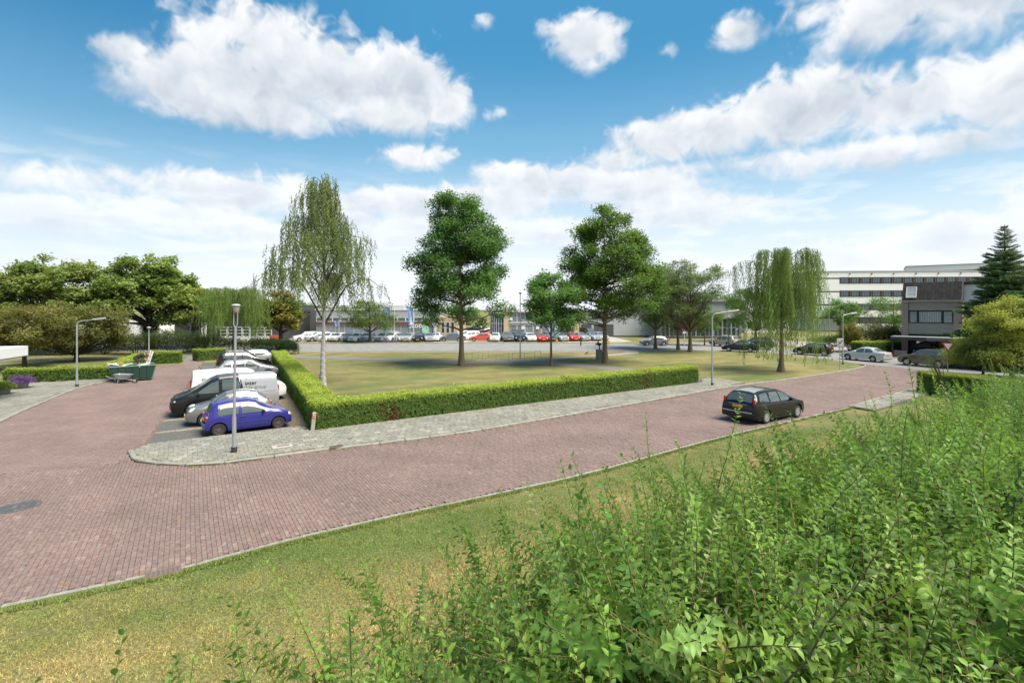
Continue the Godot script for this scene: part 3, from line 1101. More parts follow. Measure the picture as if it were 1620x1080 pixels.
func post_lamp(label: String, at: Vector3, hh: float, steel: Material) -> Node3D:                # bowl on a straight post
	var t := thing("post_lamp", label, "street lamp", at, 0.0, "post top lamps")
	var m := MB.new()
	m.tube([Vector3(0, 0, 0), Vector3(0, 1.3, 0), Vector3(0, 1.36, 0), Vector3(0.05, hh - 0.85, 0)], [0.08, 0.072, 0.056, 0.042], 14)
	for s in [-1.0, 1.0]:
		m.tube([Vector3(0.05, hh - 0.9, 0), Vector3(0.05 + s * 0.07, hh - 0.75, 0), Vector3(0.06 + s * 0.07, hh - 0.29, 0)], [0.022, 0.02, 0.018], 6)
	part(t, "pole", m, steel)
	var bowl := MB.new()
	bowl.lathe([Vector2(0.02, hh - 0.32), Vector2(0.085, hh - 0.31), Vector2(0.11, hh - 0.22), Vector2(0.125, hh - 0.07), Vector2(0.02, hh - 0.07)], 18, Vector3(0.07, 0, 0))
	part(t, "lamp_shade", bowl, mat("lamp_bowl", 0.3, 0.26, 0.22, 0.35))
	var cap := MB.new()
	cap.lathe([Vector2(0.0, hh - 0.075), Vector2(0.15, hh - 0.07), Vector2(0.155, hh - 0.04), Vector2(0.12, hh - 0.01), Vector2(0.0, hh + 0.01)], 18, Vector3(0.07, 0, 0))
	part(t, "lamp_cap", cap, mat("lamp_housing", 0.4, 0.4, 0.4, 0.5))
	var b := MB.new()
	b.tube([Vector3(0, 0, 0), Vector3(0, 0.2, 0)], [0.105, 0.105], 12)
	part(t, "base", b, mat("lamp_base", 0.03, 0.03, 0.035, 0.7))
	return t

# ---------------------------------------------------------------- a figure as one surface: capsules joined by a smooth minimum, meshed as surface nets
func body_mesh(m: MB, bones: Array, cell: float, k: float) -> void:
	var lo := Vector3.ONE * 1e9
	var hi := -lo
	for b in bones:
		var r: float = maxf(b[2], b[3]) + cell * 3.0
		lo = lo.min(b[0] - Vector3.ONE * r).min(b[1] - Vector3.ONE * r)
		hi = hi.max(b[0] + Vector3.ONE * r).max(b[1] + Vector3.ONE * r)
	var n := Vector3i(((hi - lo) / cell).ceil()) + Vector3i.ONE
	var f := PackedFloat32Array()
	f.resize(n.x * n.y * n.z)
	f.fill(1.0)
	for b in bones:
		var pad: float = maxf(b[2], b[3]) + cell * 2.0 + k
		var a0 := Vector3i(((b[0].min(b[1]) - Vector3.ONE * pad - lo) / cell).floor()).clamp(Vector3i.ZERO, n - Vector3i.ONE)
		var a1 := Vector3i(((b[0].max(b[1]) + Vector3.ONE * pad - lo) / cell).ceil()).clamp(Vector3i.ZERO, n - Vector3i.ONE)
		var ab: Vector3 = b[1] - b[0]
		var l2 := maxf(ab.length_squared(), 1e-9)
		for z in range(a0.z, a1.z + 1):
			for y in range(a0.y, a1.y + 1):
				for x in range(a0.x, a1.x + 1):
					var p := lo + Vector3(x, y, z) * cell
					var t := clampf((p - b[0]).dot(ab) / l2, 0, 1)
					var d: float = (p - b[0] - ab * t).length() - lerpf(b[2], b[3], t)
					var i := (z * n.y + y) * n.x + x
					var h := clampf(0.5 + 0.5 * (f[i] - d) / k, 0, 1)
					f[i] = lerpf(f[i], d, h) - k * h * (1.0 - h)
	var at := {}
	var grad := func(p: Vector3i) -> Vector3:
		var i := (p.z * n.y + p.y) * n.x + p.x
		return Vector3(f[mini(i + 1, f.size() - 1)] - f[maxi(i - 1, 0)], f[mini(i + n.x, f.size() - 1)] - f[maxi(i - n.x, 0)], f[mini(i + n.x * n.y, f.size() - 1)] - f[maxi(i - n.x * n.y, 0)])
	var spot := func(c: Vector3i) -> Vector3:
		if at.has(c): return at[c]
		var s := Vector3.ZERO
		var cnt := 0
		for e in 12:
			var ax := e / 4
			var u := (ax + 1) % 3
			var w := (ax + 2) % 3
			var p := c
			p[u] += e & 1
			p[w] += (e >> 1) & 1
			var q := p
			q[ax] += 1
			var fp := f[(p.z * n.y + p.y) * n.x + p.x]
			var fq := f[(q.z * n.y + q.y) * n.x + q.x]
			if (fp < 0) != (fq < 0):
				s += Vector3(p).lerp(Vector3(q), fp / (fp - fq)); cnt += 1
		at[c] = lo + s / maxf(cnt, 1) * cell
		return at[c]
	for z in range(1, n.z - 1):
		for y in range(1, n.y - 1):
			for x in range(1, n.x - 1):
				var c := Vector3i(x, y, z)
				var f0 := f[(z * n.y + y) * n.x + x]
				for ax in 3:
					var q := c
					q[ax] += 1
					var f1 := f[(q.z * n.y + q.y) * n.x + q.x]
					if (f0 < 0) == (f1 < 0): continue
					var u := (ax + 1) % 3
					var w := (ax + 2) % 3
					var du := Vector3i.ZERO
					du[u] = 1
					var dw := Vector3i.ZERO
					dw[w] = 1
					var g: Vector3 = grad.call(c)
					m.face([spot.call(c - du - dw), spot.call(c - dw), spot.call(c), spot.call(c - du)], g)

# ---------------------------------------------------------------- sky: air and clouds, worked out direction by direction
func sky_image() -> Image:
	var w := 4096
	var h := 2048
	var data := PackedByteArray()
	data.resize(w * h * 3)
	var f := FastNoiseLite.new()
	f.seed = 11
	f.noise_type = FastNoiseLite.TYPE_SIMPLEX_SMOOTH
	f.frequency = 1.0
	f.fractal_octaves = 5
	f.fractal_gain = 0.52
	var g := FastNoiseLite.new()
	g.seed = 5
	g.noise_type = FastNoiseLite.TYPE_SIMPLEX_SMOOTH
	g.frequency = 1.0
	g.fractal_octaves = 4
	# cumulus heaps: azimuth, elevation, radii (degrees); azimuth 0 is straight ahead, clockwise
	var heaps := [
		[-33.0, 20.0, 5.6, 3.6], [-29.5, 21.6, 6.4, 4.8], [-24.5, 23.4, 6.6, 5.4], [-18.5, 22.6, 7.0, 4.8], [-12.0, 23.0, 5.4, 4.6], [-8.0, 21.8, 3.6, 3.4], [-27.0, 19.2, 9.0, 2.6], [-15.0, 20.4, 9.0, 2.4],
		[-37.6, 21.8, 2.4, 1.6], [-35.8, 20.0, 1.8, 1.2],
		[8.0, 27.4, 4.6, 2.6], [9.0, 25.4, 2.4, 1.8], [3.4, 28.6, 1.4, 1.2], [24.4, 26.3, 2.6, 2.2], [17.0, 26.0, 1.2, 1.0], [-3.0, 29.4, 1.6, 0.9], [-1.6, 21.0, 1.9, 1.0],
		[36.0, 24.8, 6.4, 3.4], [43.0, 24.4, 6.0, 4.4], [31.0, 26.2, 3.4, 1.8], [38.0, 29.0, 9.0, 3.4],
		[21.0, 17.6, 10.0, 3.0], [30.0, 18.4, 9.0, 3.8], [38.0, 17.4, 8.0, 3.6], [46.0, 16.4, 7.0, 3.8], [25.0, 14.6, 11.0, 1.7], [36.0, 14.0, 11.0, 2.0], [12.0, 16.0, 5.0, 1.8],
		[-10.6, 16.0, 5.6, 1.9], [0.0, 14.6, 5.4, 2.0], [5.0, 13.6, 7.0, 2.6], [13.0, 12.6, 9.0, 2.6], [-2.0, 12.0, 10.0, 2.4], [-12.0, 11.4, 10.0, 2.2], [18.0, 10.0, 9.0, 2.4],
		[-30.0, 11.0, 7.0, 2.2], [-25.0, 11.2, 6.0, 2.4], [-20.0, 10.0, 6.0, 2.0], [-40.0, 10.8, 4.2, 1.6], [-37.4, 11.6, 2.6, 1.5], [-44.0, 10.4, 3.0, 1.7], [-34.0, 8.4, 8.0, 2.2], [-43.0, 7.4, 8.0, 2.2], [-23.0, 7.0, 10.0, 2.4], [-8.0, 8.0, 12.0, 2.6], [6.0, 8.0, 12.0, 2.6],
		[42.0, 6.0, 6.0, 2.4], [34.0, 4.6, 7.0, 2.0], [47.0, 8.0, 4.0, 2.6]]
	var r := rand(77)
	for k in 42:                                          # the rest of the sky carries the same kind of clouds
		var az := r.randf_range(62.0, 298.0)
		var el := 9.0 + 46.0 * pow(r.randf(), 1.3)
		var s := r.randf_range(3.0, 7.5)
		for q in 4:
			heaps.append([az + r.randf_range(-1, 1) * s * 1.4 / cos(deg_to_rad(el)), el + r.randf_range(-0.4, 0.5) * s * 0.5, s * r.randf_range(0.7, 1.2) / cos(deg_to_rad(el)), s * r.randf_range(0.35, 0.6)])
	var by_az := []
	for a in 360: by_az.append([])
	for c in heaps:
		for a in range(int(c[0] - c[2] * 1.5) - 2, int(c[0] + c[2] * 1.5) + 3):
			by_az[posmod(a, 360)].append(c)
	var zen := Vector3(0.06, 0.25, 0.46)
	var mid := Vector3(0.2, 0.41, 0.6)
	var low := Vector3(0.46, 0.62, 0.74)
	var hor := Vector3(0.74, 0.775, 0.82)
	var j := 0
	while j < h:
		var el := 90.0 - (j + 0.5) * 180.0 / h
		if el < -1.0:
			break
		var i := 0
		var coarse_row := el > 48.0
		while i < w:
			var az := (i + 0.5) * 360.0 / w
			var a0 := az if az < 180.0 else az - 360.0
			var fine := absf(a0) < 56.0 and not coarse_row
			var st := 1 if fine else 4
			if not fine and j % 4 != 0:
				i += st
				continue
			var ra := deg_to_rad(az)
			var re := deg_to_rad(el)
			var d := Vector3(sin(ra) * cos(re), sin(re), -cos(ra) * cos(re))
			var t := clampf(el / 34.0, 0.0, 1.0)
			var air := hor.lerp(low, smoothstep(0.05, 0.36, t)).lerp(mid, smoothstep(0.26, 0.52, t)).lerp(zen, smoothstep(0.4, 0.82, t))
			if a0 < 0.0: air = air.lerp(air * Vector3(0.55, 0.72, 0.8), smoothstep(5.0, 45.0, -a0) * t)
			# heaps
			var body := -1.0
			var base := 0.0
			var wsum := 0.0
			for c in by_az[int(az) % 360]:
				var da: float = a0 - c[0]
				if da > 180.0: da -= 360.0
				if da < -180.0: da += 360.0
				var dy: float = (el - c[1]) / c[3]
				if dy < 0.0: dy *= 1.35
				var q: float = 1.0 - sqrt((da / c[2]) * (da / c[2]) + dy * dy)
				if c[3] < 2.0: q = q * (c[3] * 0.4 if q > 0.0 else 1.0) - 0.16
				if q > -0.9:
					var wq := exp(q * 4.0)
					body = maxf(body, q) + maxf(0.0, 0.12 * (minf(q, body) + 0.4)) if body > -0.9 else q
					base += dy * wq
					wsum += wq
			var col := air
			if body > -0.75 or el < 17.0:
				var big := g.get_noise_3dv(d * 5.0)
				var warp := Vector3(g.get_noise_3dv(d * 11.0 + Vector3(7, 0, 0)), g.get_noise_3dv(d * 11.0 + Vector3(0, 7, 0)), 0.0) * 0.03
				var e := d + warp
				var n := f.get_noise_3dv(e * 8.0 + Vector3(3, 1, 2))
				var n2 := f.get_noise_3dv(e * 26.0)
				var dens := body + n * 0.5 + n2 * 0.27 + f.get_noise_3dv(e * 55.0) * 0.14 + big * 0.1
				var up: float = base / wsum if wsum > 0.0 else 0.0
				# crisp where it billows on top, frayed underneath
				var alpha := smoothstep(-0.18, lerpf(0.72, 0.34, smoothstep(-0.3, 0.5, up)), dens)
				var n3 := g.get_noise_3dv((e + Vector3(-0.03, 0.05, 0.0)) * 8.0)
				var n4 := g.get_noise_3dv(e * 8.0)
				var lit := clampf(0.7 + up * 0.3 + (n4 - n3) * 0.5 + n2 * 0.22 + n * 0.1 - smoothstep(0.3, 1.1, dens) * 0.24, 0.0, 1.0)
				var white := Vector3(0.35, 0.415, 0.495).lerp(Vector3(0.74, 0.75, 0.765), lit)
				white = white.lerp(hor * 1.03, smoothstep(20.0, 3.0, el) * 0.6)
				col = air.lerp(white, alpha * 0.97 * (0.7 + 0.3 * smoothstep(4.0, 14.0, el)))
				if el < 17.0:                                # thin layers low over the horizon
					var q2 := f.get_noise_3dv(Vector3(d.x * 7.0, d.y * 34.0, d.z * 7.0) + Vector3(9, 4, 1))
					col = col.lerp(Vector3(0.78, 0.8, 0.83), smoothstep(-0.1, 0.45, q2) * 0.5 * smoothstep(17.0, 8.0, el))
			var px := Color(col.x, col.y, col.z).linear_to_srgb()
			var b0 := int(clampf(px.r, 0, 1) * 255.0)
			var b1 := int(clampf(px.g, 0, 1) * 255.0)
			var b2 := int(clampf(px.b, 0, 1) * 255.0)
			for jj in (1 if fine else 4):
				if fine or j + jj < h:
					for ii in st:
						var at := ((j + jj) * w + i + ii) * 3
						data[at] = b0; data[at + 1] = b1; data[at + 2] = b2
			i += st
		j += 1
	var gc := Color(0.22, 0.22, 0.17).linear_to_srgb()
	for y in range(j, h):
		for x in w:
			var at := (y * w + x) * 3
			data[at] = int(gc.r * 255); data[at + 1] = int(gc.g * 255); data[at + 2] = int(gc.b * 255)
	return Image.create_from_data(w, h, false, Image.FORMAT_RGB8, data)

# ---------------------------------------------------------------- ground
func sheet(outline: PackedVector2Array, y: float) -> MB:          # flat sheet of Vector2(x, z) corners, facing up
	var m := MB.new()
	var ids := Geometry2D.triangulate_polygon(outline)
	for i in range(0, ids.size(), 3):
		var p := []
		for k in 3:
			p.append(Vector3(outline[ids[i + k]].x, y, outline[ids[i + k]].y))
		m.face(p, Vector3.UP)
	return m

func raised(outline: PackedVector2Array, y0: float, y1: float) -> MB:   # the same with sides
	var m := sheet(outline, y1)
	var turn := 1.0 if Geometry2D.is_polygon_clockwise(outline) else -1.0
	for i in outline.size():
		var p := outline[i]
		var q := outline[(i + 1) % outline.size()]
		m.face([Vector3(p.x, y0, p.y), Vector3(q.x, y0, q.y), Vector3(q.x, y1, q.y), Vector3(p.x, y1, p.y)], Vector3(p.y - q.y, 0, q.x - p.x) * turn)
	return m

func ribbon(pts: Array, width: float) -> PackedVector2Array:
	var a := PackedVector2Array()
	var b := PackedVector2Array()
	for i in pts.size():
		var p: Vector2 = pts[i]
		var d: Vector2 = (pts[mini(i + 1, pts.size() - 1)] - pts[maxi(i - 1, 0)]).normalized()
		var s := Vector2(-d.y, d.x) * width * 0.5
		a.append(p + s)
		b.append(p - s)
	b.reverse()
	a.append_array(b)
	return a

func smooth_line(pts: Array, step := 0.5) -> Array:                # Catmull-Rom through the points, evenly spaced
	var dense := []
	for i in pts.size() - 1:
		var p0: Vector2 = pts[maxi(i - 1, 0)]
		var p1: Vector2 = pts[i]
		var p2: Vector2 = pts[i + 1]
		var p3: Vector2 = pts[mini(i + 2, pts.size() - 1)]
		for k in 12:
			dense.append(p1.cubic_interpolate(p2, p0, p3, k / 12.0))
	dense.append(pts[-1])
	var out := [dense[0]]
	var run := 0.0
	for i in range(1, dense.size()):
		run += dense[i].distance_to(dense[i - 1])
		if run >= step:
			out.append(dense[i]); run = 0.0
	if out[-1].distance_to(dense[-1]) > step * 0.3: out.append(dense[-1])
	return out

# kerb stones laid one behind the other along a line
func kerb(pts: Array, width: float, y0: float, y1: float, m: Material, stone := 1.0, r0 := 0.025) -> MeshInstance3D:
	var line := smooth_line(pts, 0.25)
	var bed := structure("kerb", raised(ribbon(line, width * 0.8), y0 - 0.02, y1 - 0.03), mats.mortar)
	var r := rand(line.size() * 7 + int(width * 100))
	var i := 0
	var n := int(round(stone / 0.25))
	while i < line.size() - 1:
		var a: Vector2 = line[i]
		var b: Vector2 = line[mini(i + n, line.size() - 1)]
		var d := (b - a).normalized()
		var c := (a + b) * 0.5
		var st := MB.new()
		st.bevel(Vector3.ZERO, Vector3(maxf(a.distance_to(b) - 0.012, 0.05), y1 - y0 + 0.02, width), r0)
		var o := part(bed, "kerb_stone", st, m, Vector3(c.x, (y0 + y1 - 0.02) * 0.5 + r.randf_range(-0.006, 0.006), c.y))
		o.rotation.y = atan2(-d.y, d.x) + r.randf_range(-0.006, 0.006)
		i += n
	return bed

# bricks or slabs laid in stretcher bond over an outline; the nearest become parts of their own, the rest one mass
func pave(parent: Node, called: String, outline: PackedVector2Array, along_dir: Vector2, bl: float, bw: float, gap: float, y: float, meshes: Array, m: Material, tones: Array, seed_: int, singles: int, far := 999.0, skip := PackedVector2Array(), bumpy := 0.003, sway := 0.0) -> void:
	var r := rand(seed_)
	var d := along_dir.normalized()
	var s := Vector2(-d.y, d.x)
	var lo := Vector2(1e9, 1e9)
	var hi := -lo
	for p in outline:
		var q := Vector2(p.dot(d), p.dot(s))
		lo = lo.min(q)
		hi = hi.max(q)
	var list := []
	var row := int(floor(lo.y / bw))
	while row * bw < hi.y:
		var k := int(floor(lo.x / bl)) - 1
		var off := (row & 1) * 0.5 * bl + r.randf_range(-0.012, 0.012)
		while k * bl < hi.x + bl:
			var q := Vector2((k + 0.5) * bl + off, (row + 0.5) * bw)
			q.y += sin(q.x * 0.35 + q.y * 0.05) * sway
			var p := d * q.x + s * q.y
			k += 1
			var near := p.length()
			if near > far or not Geometry2D.is_point_in_polygon(p, outline): continue
			if skip.size() and Geometry2D.is_point_in_polygon(p, skip): continue
			list.append([near if p.y < -1.0 and absf(p.x) < -p.y * 1.05 and -p.y * 0.66 > 5.0 else near + 1000.0, p])
		row += 1
	list.sort_custom(func(a, b): return a[0] < b[0])
	var where := [[], [], []]
	var tints := [[], [], []]
	var turn := atan2(-d.y, d.x)
	var lib := {}
	var wear := FastNoiseLite.new()
	wear.seed = seed_
	wear.frequency = 0.35
	wear.fractal_octaves = 4
	for i in list.size():
		var p: Vector2 = list[i][1]
		var b := Basis(Vector3.UP, turn + r.randfn() * 0.012) * Basis(Vector3.BACK, r.randfn() * 0.008) * Basis(Vector3.RIGHT, r.randfn() * 0.012)
		var tr := Transform3D(b, Vector3(p.x, y + r.randfn() * bumpy, p.y))
		var tone: Color = tones[0].lerp(tones[1], clampf(0.5 + r.randfn() * 0.3, 0, 1))
		if r.randf() < 0.06: tone = tones[2 + r.randi() % (tones.size() - 2)].lerp(tone, r.randf() * 0.6)
		if i < singles:
			var key := r.randi() % 10
			if not lib.has(key):
				var mm: StandardMaterial3D = m.duplicate()
				mm.albedo_color = (wobble(tones[0].lerp(tones[1], key / 9.0), r, 0.08) if key < 8 else tones[2 + key % (tones.size() - 2)]).linear_to_srgb()
				mm.vertex_color_use_as_albedo = false
				lib[key] = mm
			var o := part(parent, called, meshes[i % meshes.size()], lib[key])
			o.transform = tr
		else:
			where[i % meshes.size()].append(tr)
			tints[i % meshes.size()].append(wobble(tone * (1.0 + wear.get_noise_2d(p.x, p.y) * 0.2), r, 0.07))
	for k in meshes.size():
		if where[k].size():
			swarm(parent, called + "_field", meshes[k], m, where[k], tints[k])

func brick_mesh(l: float, w: float, h: float, seed_: int, round_ := 0.008) -> ArrayMesh:
	var r := rand(seed_)
	var m := MB.new()
	var top := []
	var rim := []
	var foot := []
	for q in [[-1, -1], [1, -1], [1, 1], [-1, 1]]:
		var jx := r.randf_range(-0.004, 0.002)
		var jz := r.randf_range(-0.004, 0.002)
		top.append(Vector3(q[0] * (l * 0.5 - round_ + jx), h + r.randf_range(-0.001, 0.001), q[1] * (w * 0.5 - round_ + jz)))
		rim.append(Vector3(q[0] * (l * 0.5 + jx), h - round_ * 0.8, q[1] * (w * 0.5 + jz)))
		foot.append(Vector3(q[0] * (l * 0.5 + jx), -0.02, q[1] * (w * 0.5 + jz)))
	m.face(top.duplicate(), Vector3.UP)
	for k in 4:
		var e := (k + 1) % 4
		var o: Vector3 = (rim[k] + rim[e]) * Vector3(1, 0, 1)
		m.face([top[k], top[e], rim[e], rim[k]], o.normalized() + Vector3.UP)
		m.face([rim[k], rim[e], foot[e], foot[k]], o)
	return m.mesh()

var U := Vector2(0.8377, -0.5461)          # along the brick road, into the distance
var N := Vector2(-0.5461, -0.8377)         # across it
var V := Vector2(-0.474, -0.8805)          # along the side street

func _ready() -> void:
	# camera: level, shifted down a little so that uprights stay upright
	var cam := Camera3D.new()
	cam.name = "camera"
	cam.projection = Camera3D.PROJECTION_FRUSTUM
	cam.near = 0.1
	cam.far = 1500.0
	cam.size = 0.1 * 1080.0 / 800.0
	cam.frustum_offset = Vector2(0, -0.1 * 50.0 / 800.0)
	cam.position = Vector3(0, 5.4, 0)
	add_child(cam)
	cam.current = true

	var env := Environment.new()
	env.background_mode = Environment.BG_SKY
	var sky := Sky.new()
	var pano := PanoramaSkyMaterial.new()
	pano.panorama = ImageTexture.create_from_image(sky_image())
	sky.sky_material = pano
	env.sky = sky
	env.background_energy_multiplier = 0.63
	env.tonemap_mode = Environment.TONE_MAPPER_LINEAR
	env.tonemap_exposure = 2.15
	env.sdfgi_enabled = true
	env.ssao_enabled = true
	env.ssil_enabled = true
	var world := WorldEnvironment.new()
	world.name = "world"
	world.environment = env
	add_child(world)

	var sun := DirectionalLight3D.new()
	sun.name = "sun"
	sun.light_energy = 1.3
	sun.light_color = Color(1.0, 0.965, 0.9)
	sun.light_angular_distance = 38.0
	sun.shadow_enabled = true
	sun.rotation_degrees = Vector3(-60, 62, 0)
	add_child(sun)

	make_materials()
	ground()
	buildings()
	trees()
	hedges()
	parked_cars()
	road_cars()
	dealer_cars()
	furniture()
	left_corner()
	near_grass()
	big_shrub()

func make_materials() -> void:
	car_materials()
	mat("mortar", 0.12, 0.1, 0.086, 0.95)
	mat("brick", 1, 1, 1, 0.82).vertex_color_use_as_albedo = true
	mats.brick.normal_enabled = true
	mats.brick.normal_texture = noise_tex(3, 0.03, 4, Color.BLACK, Color.WHITE, 256, FastNoiseLite.TYPE_SIMPLEX_SMOOTH, true)
	mats.brick.normal_scale = 0.35
	grained(mats.brick, noise_tex(4, 0.02, 4, Color(0.78, 0.76, 0.74), Color(1, 1, 1), 256), 1.3)
	mat("slab", 1, 1, 1, 0.88).vertex_color_use_as_albedo = true
	grained(mats.slab, noise_tex(9, 0.02, 5, Color(0.74, 0.74, 0.72), Color(1, 1, 1), 256), 0.9)
	mat("kerb_concrete", 1, 1, 1, 0.9)
	grained(mats.kerb_concrete, noise_tex(19, 0.015, 5, lin(0.17, 0.165, 0.14), lin(0.33, 0.32, 0.28), 256), 0.8)
	mat("asphalt_light", 1, 1, 1, 0.9)
	grained(mats.asphalt_light, noise_tex(29, 0.01, 5, lin(0.17, 0.165, 0.16), lin(0.25, 0.245, 0.235), 512), 0.12)
	mat("asphalt_path", 1, 1, 1, 0.92)
	grained(mats.asphalt_path, noise_tex(28, 0.02, 5, lin(0.13, 0.12, 0.11), lin(0.2, 0.185, 0.17), 512), 0.35)
	mat("asphalt_bay", 1, 1, 1, 0.92)
	grained(mats.asphalt_bay, noise_tex(27, 0.02, 5, lin(0.07, 0.07, 0.065), lin(0.115, 0.112, 0.1), 512), 0.5)
	mat("bark_brown", 1, 1, 1, 0.95)
	grained(mats.bark_brown, noise_tex(31, 0.02, 4, lin(0.085, 0.066, 0.042), lin(0.24, 0.19, 0.125), 256), 1.6)
	mats.bark_brown.uv1_scale = Vector3(2.6, 0.7, 2.6)
	mat("bark_dark", 1, 1, 1, 0.95)
	grained(mats.bark_dark, noise_tex(32, 0.02, 4, lin(0.03, 0.026, 0.02), lin(0.09, 0.075, 0.058), 256), 1.6)
	mat("bark_birch", 1, 1, 1, 0.7)
	var bt := noise_tex(33, 0.012, 4, Color.BLACK, Color.WHITE, 512)
	var gr := Gradient.new()
	gr.offsets = PackedFloat32Array([0.0, 0.26, 0.36, 0.5, 1.0])
	gr.colors = PackedColorArray([lin(0.025, 0.022, 0.02), lin(0.05, 0.045, 0.04), lin(0.38, 0.36, 0.34), lin(0.55, 0.53, 0.51), lin(0.68, 0.66, 0.64)])
	bt.color_ramp = gr
	grained(mats.bark_birch, bt, 1.0)
	mats.bark_birch.uv1_scale = Vector3(0.5, 2.4, 0.5)
	leafy("leaf_ash", 0.135, 0.24, 0.085)
	leafy("leaf_robinia", 0.135, 0.23, 0.055)
	leafy("leaf_thin", 0.17, 0.235, 0.1)
	leafy("leaf_birch", 0.2, 0.255, 0.085)
	leafy("leaf_left", 0.28, 0.34, 0.12)
	leafy("leaf_plum", 0.2, 0.225, 0.085)
	leafy("leaf_hedge", 1, 1, 1)
	leafy("leaf_bush", 1, 1, 1)
	leafy("leaf_maple", 1, 1, 1)
	leafy("needle", 0.13, 0.21, 0.085, 0.5, 0.4)
	leafy("leaf_shrub", 1, 1, 1, 0.36, 1.0)
	mat("stem_red", 0.16, 0.1, 0.055, 0.7)
	mats.stem_red.vertex_color_use_as_albedo = true
	mat("galvanised", 0.4, 0.42, 0.44, 0.45, 0.55)
	mat("white_steel", 0.62, 0.62, 0.61, 0.5)
	mat("glass", 0.03, 0.04, 0.045, 0.04)
	mats.glass.metallic_specular = 0.7
	var cg := mat("clear_glass", 0.6, 0.68, 0.7, 0.02)
	cg.transparency = BaseMaterial3D.TRANSPARENCY_ALPHA
	cg.albedo_color.a = 0.22
	mat("white_wall", 0.72, 0.71, 0.69, 0.8)
	mat("grey_panel", 0.36, 0.37, 0.38, 0.6)
	mat("dark_panel", 0.028, 0.028, 0.034, 0.6)
	mat("frame_dark", 0.02, 0.02, 0.022, 0.5)
	mat("frame_white", 0.6, 0.6, 0.58, 0.5)
	mat("cream", 0.55, 0.42, 0.25, 0.7)

func lawn_tone(x: float, z: float, f: FastNoiseLite, g: FastNoiseLite) -> Color:
	var green := Color(0.18, 0.235, 0.058)
	var dry := Color(0.45, 0.345, 0.15)
	var bare := Color(0.27, 0.2, 0.11)
	var q := Vector2(x, z)
	var a := q.dot(U)
	var b := q.dot(N)
	var t := 0.66 + f.get_noise_2d(a * 0.5, b * 2.1) * 0.95 + g.get_noise_2d(x, z) * 0.45
	t += sin(b * 2.6 + g.get_noise_2d(a * 0.3, b) * 3.0) * 0.1
	var road := (q - Vector2(2.27, -16.5)).dot(N)
	if road < 0.3 and road > -2.6: t -= 0.42 * (1.0 - absf(road + 0.6) / 2.0)
	if z < -24.0 and road < -7.0 or road > 8.0: t -= 0.14
	var c := green.lerp(dry, clampf(t, 0.0, 1.0)) * (1.12 if road > 8.0 else 1.0)
	for w in [[-4.910, -49.1, 3.2], [3.797, -49.0, 1.6], [9.445, -51.4, 2.4], [23.483, -44.1, 1.8], [22.355, -67.0, 2.6], [-12.0, -24.4, 1.2]]:
		var dd := q.distance_to(Vector2(w[0], w[1]))
		c = c.lerp(bare, 0.75 * smoothstep(w[2], w[2] * 0.2, dd + g.get_noise_2d(x * 2.0, z * 2.0) * 0.9))
	var left_hedge := (q - Vector2(-7.0, -24.6)).dot(Vector2(0.8805, -0.474))
	if left_hedge > 0.0 and left_hedge < 2.5 and z < -24.0 and z > -58.0: c = c.lerp(bare, 0.3 * (1.0 - left_hedge / 2.5))
	return c

func axis_steps(lo: float, fine_lo: float, fine_hi: float, hi: float, step: float) -> Array:
	var a := []
	var v := fine_lo
	while v <= fine_hi:
		a.append(v); v += step
	var s := step
	while v < hi:
		s *= 1.35
		v += s
		a.append(minf(v, hi))
	v = fine_lo
	s = step
	while v > lo:
		s *= 1.35
		v -= s
		a.append(maxf(v, lo))
	a.sort()
	return a

